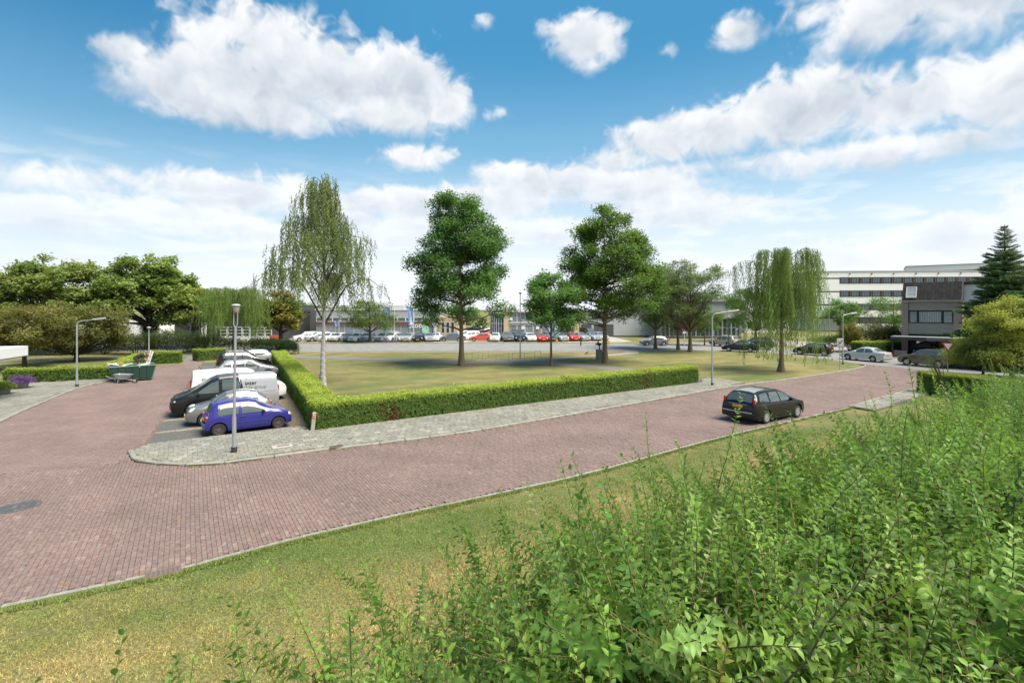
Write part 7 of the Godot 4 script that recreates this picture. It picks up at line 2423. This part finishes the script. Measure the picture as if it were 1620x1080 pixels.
	# bicycle hoops
	var hoops := [[763, 571, 22.0, 9.0], [805, 570.5, 6.0, 9.0], [830, 569, 26.0, 12.0], [757, 566, 16.0, 7.0], [846, 566, 10.0, 8.0], [738, 569, 9.0, 7.0]]
	var names := ["leftmost long one", "narrow middle one", "long right hand one", "low one behind the leftmost", "short one nearest the thin tree", "one beside the big trunk"]
	for k in hoops.size():
		var h: Array = hoops[k]
		var dist: float = 4320.0 / (h[1] - 490.0)
		var w: float = h[2] * dist / 800.0
		var t := thing("bicycle_hoop", "%s of the thin grey bicycle hoops on the lawn" % names[k], "bicycle rack", Vector3((h[0] - 810.0) * dist / 800.0, 0, -dist), 0.05 * k, "thin bicycle hoops on the lawn")
		var m := MB.new()
		m.tube([Vector3(0, 0, 0), Vector3(0, 0.72, 0), Vector3(0.06, 0.8, 0), Vector3(w - 0.06, 0.8, 0), Vector3(w, 0.72, 0), Vector3(w, 0, 0)], [0.022, 0.022, 0.022, 0.022, 0.022, 0.022], 6)
		part(t, "hoop", m, steel)
	# bronze on its plinth
	var sc := thing("bronze_sculpture", "dark bronze sculpture with spread limbs on a grey plinth", "sculpture", Vector3(9.340, 0.000, -54.340))
	var pl := MB.new()
	pl.bevel(Vector3(0, 0.58, 0), Vector3(0.58, 1.16, 0.58), 0.02)
	part(sc, "plinth", pl, mat("plinth_grey", 0.2, 0.2, 0.205, 0.8))
	var bz := MB.new()
	body_mesh(bz, [[Vector3(0.08, 1.14, 0), Vector3(0.06, 1.5, 0), 0.07, 0.055], [Vector3(0.06, 1.5, 0), Vector3(0.0, 1.68, 0), 0.07, 0.12], [Vector3(0.0, 1.68, 0), Vector3(-0.1, 1.86, 0), 0.13, 0.1], [Vector3(-0.1, 1.86, 0), Vector3(-0.06, 2.03, 0), 0.09, 0.05],
		[Vector3(0.0, 1.8, 0), Vector3(0.45, 1.68, 0.03), 0.08, 0.03], [Vector3(0.03, 1.66, 0), Vector3(0.25, 1.6, -0.06), 0.1, 0.05], [Vector3(-0.05, 1.72, 0), Vector3(-0.38, 1.7, 0.04), 0.06, 0.03], [Vector3(-0.3, 1.7, 0.04), Vector3(-0.36, 2.0, 0.06), 0.035, 0.018], [Vector3(-0.34, 1.7, 0.04), Vector3(-0.5, 1.55, 0.05), 0.03, 0.015], [Vector3(-0.1, 1.66, 0), Vector3(-0.28, 1.6, -0.05), 0.06, 0.03]], 0.025, 0.03)
	part(sc, "figure", bz.soften(60), mat("bronze", 0.022, 0.02, 0.018, 0.45, 0.5))
	# a crow on the lawn
	var cr := thing("crow", "black crow walking on the lawn left of the sculpture", "bird", Vector3(9.013, 0.000, -60.845), 0.3)
	var cb := MB.new()
	body_mesh(cb, [[Vector3(-0.1, 0.2, 0), Vector3(0.1, 0.26, 0), 0.075, 0.07], [Vector3(0.1, 0.26, 0), Vector3(0.17, 0.36, 0), 0.055, 0.045], [Vector3(0.19, 0.36, 0), Vector3(0.27, 0.34, 0), 0.02, 0.008], [Vector3(-0.14, 0.2, 0), Vector3(-0.34, 0.12, 0), 0.045, 0.02], [Vector3(0.02, 0.2, 0.03), Vector3(0.03, 0.1, 0.035), 0.03, 0.012], [Vector3(0.03, 0.1, 0.035), Vector3(0.02, 0.0, 0.035), 0.01, 0.01], [Vector3(0.02, 0.2, -0.03), Vector3(-0.02, 0.1, -0.035), 0.03, 0.012], [Vector3(-0.02, 0.1, -0.035), Vector3(0.0, 0.0, -0.035), 0.01, 0.01]], 0.018, 0.02)
	part(cr, "body", cb.soften(60), mat("crow_black", 0.012, 0.012, 0.013, 0.5))
	# orange barrier by the chestnut
	var ob := thing("orange_barrier", "orange barrier board behind the rusty leaved tree", "barrier", Vector3(-39.216, 0.000, -83.883), 0.0)
	var om := MB.new()
	om.bevel(Vector3(0, 0.75, 0), Vector3(1.9, 0.9, 0.06), 0.02)
	part(ob, "board", om, mat("barrier_orange", 0.55, 0.12, 0.05, 0.6))
	for s in [-0.8, 0.8]:
		var lg := MB.new()
		lg.box(Vector3(s, 0.15, 0), Vector3(0.08, 0.3, 0.5))
		part(ob, "leg", lg, black_plastic)
	# display frame of white steel with a blue base over the forecourt
	var df := thing("display_frame", "white display frame with blue base around a forecourt car", "frame", Vector3(-22.316, 0.030, -84.211))
	var fm := MB.new()
	for x in [-3.0, 3.0]:
		fm.tube([Vector3(x, 0, 0), Vector3(x, 1.75, 0)], [0.06, 0.06], 8)
	fm.tube([Vector3(-3.2, 1.75, 0), Vector3(3.4, 1.75, 0)], [0.05, 0.05], 8)
	part(df, "bars", fm, mats.white_steel)
	var fb := MB.new()
	fb.bevel(Vector3(0, 0.12, 0.2), Vector3(6.2, 0.24, 0.3), 0.03)
	part(df, "base", fb, mat("base_blue", 0.03, 0.03, 0.2, 0.5))
	# yellow hydrant posts
	for d in [[881, 543, "yellow marker at the road edge behind the thin tree"], [963, 544.5, "yellow marker right of the sculpture tree"]]:
		var dist: float = 4320.0 / (d[1] - 490.0)
		var t := thing("road_marker", d[2], "marker post", Vector3((d[0] - 810.0) * dist / 800.0, 0, -dist), 0.0, "yellow roadside markers")
		var m := MB.new()
		m.bevel(Vector3(0, 0.3, 0), Vector3(0.35, 0.6, 0.12), 0.03)
		part(t, "post", m, mat("marker_yellow", 0.55, 0.33, 0.04, 0.6))

func k_flags(flag_mat: Material) -> void:
	var defs := [[623.5, 608, 618, 487, 518, "left of the two tall blue banners on white poles"], [654, 644.5, 654, 487, 517, "right of the two tall blue banners on white poles"], [688.5, 683, 690, 498, 516, "small twisted blue flag on a white pole"], [536, 529, 536, 508, 517, "small blue flag hanging beside the birch trunk"]]
	var r := rand(88)
	for d in defs:
		var dist := 4320.0 / (540.5 - 490.0)
		var ppm: float = dist / 800.0
		var t := thing("flag", d[5], "flag", Vector3((d[0] - 810.0) * ppm, 0.02, -dist), 0.0, "blue flags of the dealership")
		var m := MB.new()
		var top: float = 5.4 + (490.0 - d[3]) * ppm
		m.tube([Vector3.ZERO, Vector3(0, top + 0.3, 0)], [0.07, 0.045], 8)
		part(t, "pole", m, mats.white_steel)
		var x0: float = (d[1] - d[0]) * ppm
		var x1: float = (d[2] - d[0]) * ppm - 0.12
		var y0: float = 5.4 + (490.0 - d[4]) * ppm
		var cl := MB.new()
		var rows := []
		for j in 13:
			var row := []
			for i in 7:
				var u := i / 6.0
				var v := j / 12.0
				row.append(Vector3(lerpf(x0, x1, u) + 0.5 * (1.0 - v) * (1.0 - u) * (0.6 if d[0] > 600 else 0.2), lerpf(y0, top, v) + 0.12 * u * (1.0 - v), 0.1 * sin(u * 5.0 + v * 3.0) + 0.06 * sin(v * 9.0 + u)))
			rows.append(row)
		for j in 12:
			for i in 6:
				cl.face([rows[j][i], rows[j][i + 1], rows[j + 1][i + 1], rows[j + 1][i]], Vector3.BACK)
		for q in cl.v.size(): pass
		part(t, "cloth", cl.soften(60), flag_mat)
		if d[0] < 600: continue
		# the washed out white print down the cloth: upright strokes
		var pr := MB.new()
		for j in range(1, 10):
			var a: Vector3 = rows[j][3] + Vector3(0, 0, 0.02)
			var b: Vector3 = rows[j + 1][3] + Vector3(0, 0, 0.02)
			var w := r.randf_range(0.1, 0.2) if j > 2 else 0.32
			var e := a.lerp(b, 0.75)
			pr.face([a + Vector3(-w, 0, 0.03), a + Vector3(w, 0, 0.03), e + Vector3(w, 0, 0.03), e + Vector3(-w, 0, 0.03)], Vector3.BACK)
		part(t, "print", pr, mats.sign_white)

func left_corner() -> void:
	# flower pots
	var defs := [[Vector3(-33.211, 0.090, -34.150), "grey bowl planter full of purple flowers by the left pavement hedge", Color(0.24, 0.1, 0.42), 0.75, 1.0, 810], [Vector3(-31.965, 0.090, -31.648), "grey bowl planter with light green leaves at the left picture edge", Color(0.2, 0.3, 0.045), 0.7, 1.0, 811]]
	var fl := spray(31, 26, 0.12, 0.05, 0.045, 0.2)
	for d in defs:
		var t := thing("planter", d[1], "planter", d[0], 0.0, "bowl planters on the pavement")
		var m := MB.new()
		m.lathe([Vector2(0.0, 0.0), Vector2(0.3, 0.0), Vector2(0.36, 0.1), Vector2(0.42, 0.3), Vector2(0.43, 0.42), Vector2(0.47, 0.43), Vector2(0.47, 0.5), Vector2(0.42, 0.5), Vector2(0.4, 0.42), Vector2(0.0, 0.42)], 24)
		part(t, "pot", m, mat("pot_grey", 0.2, 0.19, 0.175, 0.8))
		var r := rand(d[5])
		var w := []
		var c := []
		for k in 240:
			var a := r.randf() * TAU
			var q := sqrt(r.randf())
			w.append(Transform3D(Basis(Vector3.UP, r.randf() * TAU).rotated(Vector3.RIGHT, r.randfn() * 0.5), Vector3(cos(a) * q * 0.68, 0.52 + 0.28 * sqrt(1.0 - q * q) * r.randf_range(0.5, 1.05) - 0.14 * q * q, sin(a) * q * 0.68)))
			var green := r.randf() < 0.28
			c.append(wobble(Color(0.06, 0.1, 0.03) if green else d[2], r, 0.3))
		swarm(t, "flowers", fl, mats.leaf_bush, w, c)
	# porch roof at the picture edge, on the wall of the house outside the picture
	var po := thing("porch", "white flat porch roof edge at the left picture edge", "porch", Vector3(-28.6, 0, -28.0), 0.35)
	slab(po, "roof_edge", -9.0, 2.62, -3.2, 0.0, 3.2, 0.0, mat("porch_white", 0.7, 0.7, 0.7, 0.6))
	slab(po, "soffit", -8.9, 2.56, -3.1, -0.1, 2.61, -0.1, mats.dark_panel)
	slab(po, "wall", -9.4, 0, -3.4, -6.6, 2.55, -0.6, mats.office_white)
	slab(po, "post", -4.4, 0.0, -0.5, -4.25, 2.55, -0.35, mats.white_steel)
	# the skip with rubbish
	var U3 := Vector3(0.9, 0, -0.43).normalized()
	var sk := thing("skip", "open green metal skip heaped with white boards by the street", "skip", Vector3(-28.977, 0.000, -38.571), atan2(0.62, 0.78))
	var green := mat("skip_green_shaded", 0.009, 0.033, 0.022, 0.6)  # shade on the side walls put into this darker green
	var edge := mat("skip_edge", 0.1, 0.22, 0.15, 0.5)
	var L := 2.75
	var W := 1.6
	var Hh := 1.15
	var side := MB.new()
	# long sides, sloping ends, floor
	var prof := PackedVector2Array([Vector2(-L * 0.5, Hh), Vector2(-L * 0.5 + 0.45, 0.12), Vector2(L * 0.5 - 0.25, 0.12), Vector2(L * 0.5, Hh)])
	for s in [-1.0, 1.0]:
		var wl := MB.new()
		wl.prism(prof, 0.05, Transform3D(Basis(), Vector3(0, 0, s * W * 0.5 - 0.025)))
		part(sk, "side_wall", wl, green)
		for i in 5:
			var rb := MB.new()
			rb.bevel(Vector3(-0.8 + i * 0.42, 0.62, s * (W * 0.5 + 0.045)), Vector3(0.09, 0.95, 0.06), 0.015)
			part(sk, "rib", rb, green)
		var rl := MB.new()
		rl.bevel(Vector3(0, Hh + 0.03, s * W * 0.5), Vector3(L + 0.06, 0.09, 0.11), 0.02)
		part(sk, "rim_bar", rl, edge)
	for e in [[-L * 0.5, -L * 0.5 + 0.45], [L * 0.5, L * 0.5 - 0.25]]:
		var ew := MB.new()
		var sg := signf(e[0])
		ew.face([Vector3(e[0], Hh, -W * 0.5), Vector3(e[0], Hh, W * 0.5), Vector3(e[1], 0.12, W * 0.5), Vector3(e[1], 0.12, -W * 0.5)], Vector3(sg, 0, 0))
		ew.face([Vector3(e[0] - sg * 0.05, Hh, -W * 0.5), Vector3(e[0] - sg * 0.05, Hh, W * 0.5), Vector3(e[1] - sg * 0.05, 0.12, W * 0.5), Vector3(e[1] - sg * 0.05, 0.12, -W * 0.5)], Vector3(-sg, 0, 0))
		part(sk, "end_wall", ew, mat("skip_green_lit", 0.05, 0.16, 0.1, 0.55))  # same paint in its lit tone, against the darkened side walls
		for q in [-0.7, -0.25, 0.25, 0.7]:
			var rb := MB.new()
			rb.tube([Vector3(e[0] + sg * 0.04, Hh, q), Vector3(e[1] + sg * 0.04, 0.15, q)], [0.05, 0.05], 5)
			part(sk, "rib", rb, edge)
	slab(sk, "floor", -L * 0.5 + 0.42, 0.1, -W * 0.5, L * 0.5 - 0.22, 0.16, W * 0.5, green)
	slab(sk, "fill", -L * 0.5 + 0.3, 0.16, -W * 0.5 + 0.05, L * 0.5 - 0.2, 0.86, W * 0.5 - 0.05, mat("rubble", 0.3, 0.27, 0.24, 0.95))
	var r := rand(71)
	var base: Vector3 = sk.position
	var bs := Basis(Vector3.UP, sk.rotation.y)
	var bw := mat("board_white", 0.68, 0.67, 0.64, 0.7)
	var boards := [[Vector3(-0.85, 1.25, 0.1), Vector3(1.2, 0.06, 0.8), 0.25, -0.25], [Vector3(-0.5, 1.2, -0.3), Vector3(1.1, 0.05, 0.6), -0.3, 0.2], [Vector3(0.6, 1.2, 0.35), Vector3(1.0, 0.05, 0.45), 0.5, 0.15], [Vector3(-1.1, 1.18, -0.4), Vector3(0.7, 0.3, 0.5), 0.4, 0.1], [Vector3(0.2, 1.12, 0.5), Vector3(0.8, 0.05, 0.35), -0.6, -0.1]]
	var bn := ["large white board lying at the left end of the skip", "white board lying at the back of the skip", "narrow white board before the worker in the skip", "white box at the far left end of the skip", "short white board on the near rim of the skip"]
	for k in boards.size():
		var d: Array = boards[k]
		var m := MB.new()
		m.bevel(Vector3.ZERO, d[1], 0.015)
		var o := part(self, "discarded_board", m, bw, base + bs * d[0])
		o.basis = bs * Basis(Vector3.UP, d[2]) * Basis(Vector3.BACK, d[3])
		tag(o, bn[k], "board", "boards in the skip")
	for k in 2:
		var m := MB.new()
		m.bevel(Vector3(0, 0, 0), Vector3(0.07, 1.15, 0.62), 0.02)
		for q in 3: m.bevel(Vector3(-0.05, -0.3 + q * 0.3, 0), Vector3(0.05, 0.12, 0.3), 0.01)
		var o := part(self, "discarded_door", m, bw, base + bs * Vector3(1.0 + k * 0.1, 1.62, -0.34 + k * 0.62))
		o.basis = bs * Basis(Vector3.BACK, -0.28)
		tag(o, ["white panelled door standing upright at the back of the skip", "white panelled door standing upright nearest the street in the skip"][k], "door", "doors in the skip")
	var cb := MB.new()
	cb.bevel(Vector3.ZERO, Vector3(0.32, 0.24, 0.3), 0.015)
	tag(part(self, "cardboard_box", cb, mat("cardboard", 0.42, 0.2, 0.08, 0.9), base + bs * Vector3(-0.75, 1.32, 0.35)), "small brown cardboard box on the boards in the skip", "box")
	worker(base + bs * Vector3(0.35, 0.86, -0.1), sk.rotation.y)
	# wheelbarrow
	var wb := thing("wheelbarrow", "grey metal wheelbarrow with a black wheel in front of the skip", "wheelbarrow", Vector3(-28.460, 0.000, -37.082), 0.12)
	var tray := MB.new()
	var t0 := [Vector3(-0.55, 0.72, -0.34), Vector3(0.5, 0.66, -0.3), Vector3(0.5, 0.66, 0.3), Vector3(-0.55, 0.72, 0.34)]
	var t1 := [Vector3(-0.3, 0.36, -0.2), Vector3(0.22, 0.38, -0.18), Vector3(0.22, 0.38, 0.18), Vector3(-0.3, 0.36, 0.2)]
	for k in 4:
		var e := (k + 1) % 4
		tray.face([t0[k], t0[e], t1[e], t1[k]], (t0[k] + t0[e]) * Vector3(1, 0, 1))
		tray.face([t0[k] * 0.97, t0[e] * 0.97, t1[e] * 0.97, t1[k] * 0.97], -(t0[k] + t0[e]) * Vector3(1, 0, 1))
	tray.face(t1.duplicate(), Vector3.DOWN)
	part(wb, "tray", tray, mat("tray_zinc", 0.45, 0.46, 0.48, 0.4, 0.5))
	var fr := MB.new()
	for s in [-1.0, 1.0]:
		fr.tube([Vector3(-1.05, 0.6, s * 0.32), Vector3(-0.75, 0.45, s * 0.28), Vector3(0.2, 0.34, s * 0.18), Vector3(0.72, 0.2, s * 0.07)], [0.02, 0.02, 0.02, 0.02], 6)
		fr.tube([Vector3(-0.25, 0.36, s * 0.24), Vector3(-0.35, 0.0, s * 0.26), Vector3(-0.1, 0.36, s * 0.22)], [0.018, 0.018, 0.018], 6)
	part(wb, "frame", fr, mats.galvanised)
	var wm := MB.new()
	wm.lathe([Vector2(0.12, -0.045), Vector2(0.19, -0.05), Vector2(0.2, 0), Vector2(0.19, 0.05), Vector2(0.12, 0.045)], 18, Vector3.ZERO, Basis(Vector3.RIGHT, PI / 2))
	var wl := part(wb, "wheel", wm, mats.tyre_rubber, Vector3(0.72, 0.2, 0))
	var rm := MB.new()
	rm.lathe([Vector2(0, -0.04), Vector2(0.12, -0.03), Vector2(0.12, 0.03), Vector2(0, 0.04)], 14, Vector3.ZERO, Basis(Vector3.RIGHT, PI / 2))
	part(wl, "rim", rm, mats.alloy)

# a man bending forward to the right over the rubbish, arms reaching down
func worker(at: Vector3, turn: float) -> void:
	var t := thing("person", "person in dark shirt and shorts bending over rubbish in the skip", "person", at, turn - 0.1)
	var skin := mat("skin", 0.42, 0.23, 0.16, 0.6)
	var m := MB.new()
	var hip := Vector3(-0.16, 0.84, 0)
	var chest := Vector3(0.24, 1.04, 0)
	var neck := Vector3(0.42, 1.1, 0)
	var head := Vector3(0.56, 1.14, 0.01)
	var bones := [[hip, Vector3(0.04, 0.96, 0), 0.15, 0.14], [Vector3(0.04, 0.96, 0), chest, 0.14, 0.155], [chest, neck, 0.12, 0.065], [neck, head, 0.06, 0.065], [chest + Vector3(0.06, 0, -0.16), chest + Vector3(0.06, 0, 0.16), 0.085, 0.085]]
	for s in [-1.0, 1.0]:
		var hj := hip + Vector3(0, -0.05, s * 0.09)
		var knee := Vector3(0.04 + s * 0.04, 0.46, s * 0.13)
		var ankle := Vector3(-0.1 + s * 0.06, 0.09, s * 0.14)
		bones.append([hj, knee, 0.09, 0.06])
		bones.append([knee, ankle, 0.058, 0.038])
		bones.append([ankle, ankle + Vector3(0.17, -0.05, s * 0.02), 0.042, 0.034])
		var sh := chest + Vector3(0.08, -0.02, s * 0.19)
		var el := sh + Vector3(0.12, -0.26, s * 0.03)
		var wr := el + Vector3(0.2, -0.14, -s * 0.02)
		bones.append([sh, el, 0.052, 0.042])
		bones.append([el, wr, 0.04, 0.028])
		bones.append([wr, wr + Vector3(0.07, -0.05, 0), 0.034, 0.03])
	body_mesh(m, bones, 0.02, 0.03)
	for s in [-1.0, 1.0]:                                   # hands: four unequal curled fingers and a thumb each
		var palm := chest + Vector3(0.08, -0.02, s * 0.19) + Vector3(0.39, -0.45, s * 0.01)
		var hb := []
		for f in 4:
			var z := (f - 1.5) * 0.019
			var ln: float = [0.036, 0.042, 0.04, 0.031][f]
			var a := palm + Vector3(0.01, -0.01, z)
			var b := a + Vector3(ln * 0.8, -ln * 0.6, z * 0.2)
			hb.append([a, b, 0.0095, 0.0085])
			hb.append([b, b + Vector3(ln * 0.2, -ln * 0.9, 0), 0.0085, 0.007])
		var th := palm + Vector3(-0.02, 0.0, -s * 0.032)
		hb.append([th, th + Vector3(0.035, -0.02, -s * 0.02), 0.011, 0.009])
		body_mesh(m, hb, 0.005, 0.003)
	var hd := [[head, head + Vector3(0.05, -0.02, 0), 0.085, 0.082], [head + Vector3(0.05, -0.03, 0), head + Vector3(0.075, -0.085, 0), 0.06, 0.045], [head + Vector3(0.13, -0.04, 0), head + Vector3(0.145, -0.055, 0), 0.013, 0.012]]
	for s in [-1.0, 1.0]: hd.append([head + Vector3(0.02, -0.02, s * 0.082), head + Vector3(0.015, 0.015, s * 0.086), 0.014, 0.016])
	body_mesh(m, hd, 0.012, 0.012)
	part(t, "body", m.soften(70), skin)
	var ey := MB.new()
	for s in [-1.0, 1.0]: ey.ball(head + Vector3(0.118, -0.01, s * 0.032), Vector3.ONE * 0.011, 5, 8)
	part(t, "eyes", ey, mat("eye_dark", 0.03, 0.02, 0.015, 0.3))
	var mo := MB.new()
	mo.bevel(head + Vector3(0.118, -0.098, 0), Vector3(0.012, 0.01, 0.045), 0.003)
	part(t, "mouth", mo, mat("lip", 0.3, 0.1, 0.08, 0.6))
	var hair := MB.new()
	body_mesh(hair, [[head + Vector3(-0.02, 0.03, 0), head + Vector3(0.05, 0.05, 0), 0.085, 0.07], [head + Vector3(-0.04, 0.02, 0), head + Vector3(-0.05, -0.04, 0), 0.075, 0.06]], 0.016, 0.02)
	part(t, "hair", hair.soften(60), mat("hair_brown", 0.1, 0.05, 0.025, 0.7))
	var shirt := MB.new()
	var sb := [[hip + Vector3(0.06, 0.04, 0), Vector3(0.04, 0.96, 0), 0.16, 0.158], [Vector3(0.04, 0.96, 0), chest, 0.158, 0.172], [chest, chest + Vector3(0.1, 0.03, 0), 0.15, 0.1], [chest + Vector3(0.06, 0, -0.16), chest + Vector3(0.06, 0, 0.16), 0.1, 0.1]]
	for s in [-1.0, 1.0]:
		var sh := chest + Vector3(0.08, -0.02, s * 0.19)
		sb.append([sh, sh + Vector3(0.07, -0.15, s * 0.02), 0.07, 0.066])
	body_mesh(shirt, sb, 0.022, 0.03)
	part(t, "shirt", shirt.soften(60), mat("shirt_dark", 0.016, 0.016, 0.02, 0.9))
	var sho := MB.new()
	var ob := [[hip, hip + Vector3(0.05, 0.03, 0), 0.165, 0.16]]
	for s in [-1.0, 1.0]: ob.append([hip + Vector3(0, -0.05, s * 0.09), Vector3(0.02 + s * 0.03, 0.52, s * 0.125), 0.11, 0.085])
	body_mesh(sho, ob, 0.022, 0.03)
	part(t, "shorts", sho.soften(60), mat("shorts_dark", 0.02, 0.02, 0.024, 0.9))
	var shoe := MB.new()
	var kb := []
	for s in [-1.0, 1.0]: kb.append([Vector3(-0.12 + s * 0.06, 0.06, s * 0.14), Vector3(0.08 + s * 0.06, 0.04, s * 0.16), 0.055, 0.045])
	body_mesh(shoe, kb, 0.018, 0.01)
	part(t, "shoes", shoe.soften(60), mat("shoe_tan", 0.12, 0.09, 0.06, 0.8))

# the overgrown shrub below the window: canes from the ground, leafy shoots at the top
func big_shrub() -> void:
	var t := thing("overgrown_shrub", "tall overgrown green shrub with upright leafy shoots filling the near right", "shrub")
	var r := rand(1001)
	var kinds := []
	for k in 5: kinds.append(shoot_mesh(910 + k, 1.0, 26 + k, 0.07))
	var tall := []
	for k in 3: tall.append(shoot_mesh(930 + k, 1.45, 44 + k * 3, 0.058, 0.08))
	var org := Vector2(-1.95, -2.45)
	var dir := Vector2(0.8, -0.6)
	var nrm := Vector2(0.6, 0.8)
	var f := FastNoiseLite.new()
	f.seed = 4; f.frequency = 0.45; f.fractal_octaves = 3
	var leaf_w := []
	var leaf_c := []
	var stem_w := []
	var stem_c := []
	for k in 8: leaf_w.append([]); leaf_c.append([]); stem_w.append([]); stem_c.append([])
	var singles := 0
	var rim := []
	var cells := []
	for k in 24000:
		var u := r.randf_range(-1.2, 21.0)
		var s := pow(r.randf(), 0.85) * 7.4 - 0.35
		cells.append([u, s])
	for c in cells:
		var u: float = c[0]
		var s: float = c[1]
		var p := org + dir * u + nrm * s
		if p.y > 0.4 or p.x < -2.6 or p.length() < 0.9: continue
		var dist := p.length()
		if absf(p.x) > maxf(-p.y, 0.0) * 1.12 + 3.6: continue
		var bump := f.get_noise_2d(p.x, p.y)
		var edge := smoothstep(-0.45, 1.5, s + f.get_noise_2d(p.x * 1.7 + 40.0, p.y * 1.7) * 0.8)
		var flatlying := r.randf() < 0.62
		var y := lerpf(2.55, 3.3, edge) + (0.35 if flatlying else 0.0) + bump * 0.42 + r.randf_range(-0.4, 0.16) - clampf((u - 1.5) * 0.055, 0.0, 0.45) - clampf(2.0 - dist, 0.0, 1.0) * 0.55
		if u < 2.6: y -= (2.6 - u) * 0.2
		var ln := r.randf_range(0.7, 1.12)
		var big := r.randf() < lerpf(0.17, 0.06, edge) and s > -0.2 and not flatlying
		if s < 0.4 and r.randf() < 0.5: continue
		var lean := Vector3(r.randfn() * 0.17 - 0.05, 1.0, r.randfn() * 0.17 - 0.04).normalized()
		if flatlying: lean = Vector3(r.randfn(), r.randf_range(0.3, 1.0), r.randfn()).normalized()
		var x := lean.cross(Vector3(r.randfn(), 0, r.randfn())).normalized()
		var b := Basis(x, lean, x.cross(lean)).scaled(Vector3(1, 1, 1) * ln)
		var i := (r.randi() % 5) if not big else 5 + r.randi() % 3
		var tr := Transform3D(b, Vector3(p.x, y, p.y))
		var young := Color(0.27, 0.43, 0.075)
		var old := Color(0.15, 0.26, 0.06)
		var tone := wobble(young.lerp(old, clampf(0.5 + bump * 0.8 + r.randfn() * 0.3, 0, 1)), r, 0.18)
		if flatlying: tone = wobble(Color(0.185, 0.32, 0.07), r, 0.34)
		elif r.randf() < 0.02 and dist < 3.0: tone = Color(0.3, 0.29, 0.05)
		var ms: Array = kinds[i] if i < 5 else tall[i - 5]
		if singles < 140 and dist < 3.6 and y + ln > 3.9 and (big or r.randf() < 0.35):
			singles += 1
			var sh := part(t, "shoot", ms[0], mats.stem_red)
			sh.transform = tr
			var key := "leaf_single_%d" % (singles % 8)
			if not mats.has(key):
				leafy(key, tone.r, tone.g, tone.b, 0.36, 0.55).vertex_color_use_as_albedo = false
			part(sh, "leaves", ms[1], mats[key])
			continue
		leaf_w[i].append(tr)
		leaf_c[i].append(tone)
		stem_w[i].append(tr)
		stem_c[i].append(wobble(Color(1, 1, 1).lerp(Color(0.8, 1.1, 0.7), r.randf()), r, 0.2))
	for k in 8:
		if leaf_w[k].is_empty(): continue
		var ms: Array = kinds[k] if k < 5 else tall[k - 5]
		swarm(t, "leaves", ms[1], mats.leaf_shrub, leaf_w[k], leaf_c[k])
		swarm(t, "stems", ms[0], mats.stem_red, stem_w[k], stem_c[k])
	# a lower storey of older leaves, darkened for inner shade, and the canes below
	var low_w := []
	var low_c := []
	for k in 3400:
		var u := r.randf_range(-1.2, 21.0)
		var s := r.randf_range(0.2, 7.0)
		var p := org + dir * u + nrm * s
		if p.y > 0.3 or absf(p.x) > maxf(-p.y, 0.0) * 1.15 + 3.6: continue
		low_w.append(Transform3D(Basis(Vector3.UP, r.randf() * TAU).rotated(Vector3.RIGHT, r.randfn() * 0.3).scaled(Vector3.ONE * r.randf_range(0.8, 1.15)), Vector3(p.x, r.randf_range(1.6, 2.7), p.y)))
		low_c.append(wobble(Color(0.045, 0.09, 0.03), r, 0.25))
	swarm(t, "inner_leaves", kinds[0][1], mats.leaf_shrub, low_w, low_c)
	var cane := MB.new()
	for k in 420:
		var u := r.randf_range(-1.2, 20.0)
		var s := r.randf_range(0.0, 6.5)
		var p := org + dir * u + nrm * s
		if p.y > -0.6: continue
		var top := Vector3(p.x + r.randfn() * 0.15, r.randf_range(2.6, 3.3), p.y + r.randfn() * 0.15)
		cane.tube([Vector3(p.x, 0, p.y), Vector3(p.x + r.randfn() * 0.1, 1.4, p.y + r.randfn() * 0.1), top], [0.016, 0.013, 0.006], 4, false)
	part(t, "canes", cane, mat("twig_brown", 0.07, 0.05, 0.035, 0.9))
	# low yellowish growth in the grass at the shrub's foot, and bare twigs at the far end
	var lw := []
	var lc := []
	var lowspray := spray(41, 16, 0.16, 0.05, 0.022)
	for k in 900:
		var u := r.randf_range(0.5, 12.0)
		var s := r.randf_range(-1.9, 0.2)
		var p := org + dir * u + nrm * s
		lw.append(Transform3D(Basis(Vector3.UP, r.randf() * TAU).scaled(Vector3.ONE * r.randf_range(0.7, 1.3)), Vector3(p.x, r.randf_range(0.05, 0.4) * (1.0 + s * 0.4), p.y)))
		lc.append(wobble(Color(0.2, 0.19, 0.06).lerp(Color(0.1, 0.15, 0.045), r.randf()), r, 0.25))
	tag(swarm(self, "undergrowth", lowspray, mats.leaf_bush, lw, lc), "low yellowish undergrowth at the foot of the overgrown shrub", "undergrowth")
	var tw := thing("twiggy_shrub", "sparse dark twigs arching out beyond the overgrown shrub by the pavement", "shrub", Vector3(24.840, 0.000, -28.800))
	var wood := MB.new()
	var ws := []
	var wc := []
	for k in 9:
		var a := PI + r.randf_range(-0.9, 0.9)
		var reach := r.randf_range(1.0, 2.6)
		var pts := []
		var rr := []
		for i in 6:
			var q := i / 5.0
			pts.append(Vector3(cos(a) * reach * q, 2.6 * sin(q * 2.0) * (0.9 + 0.1 * (k % 3)), sin(a) * reach * q * 0.5))
			rr.append(0.024 * (1.0 - 0.8 * q))
		wood.tube(pts, rr, 5, false)
		for i in 16:
			ws.append(Transform3D(Basis(Vector3.UP, r.randf() * TAU).scaled(Vector3.ONE * r.randf_range(0.5, 1.0)), along_path(pts, r.randf_range(0.35, 1.0)) + Vector3(r.randfn(), r.randfn(), r.randfn()) * 0.07))
			wc.append(wobble(Color(0.09, 0.13, 0.04), r, 0.3))
	part(tw, "twigs", wood, mats.bark_dark)
	swarm(tw, "foliage", lowspray, mats.leaf_bush, ws, wc)
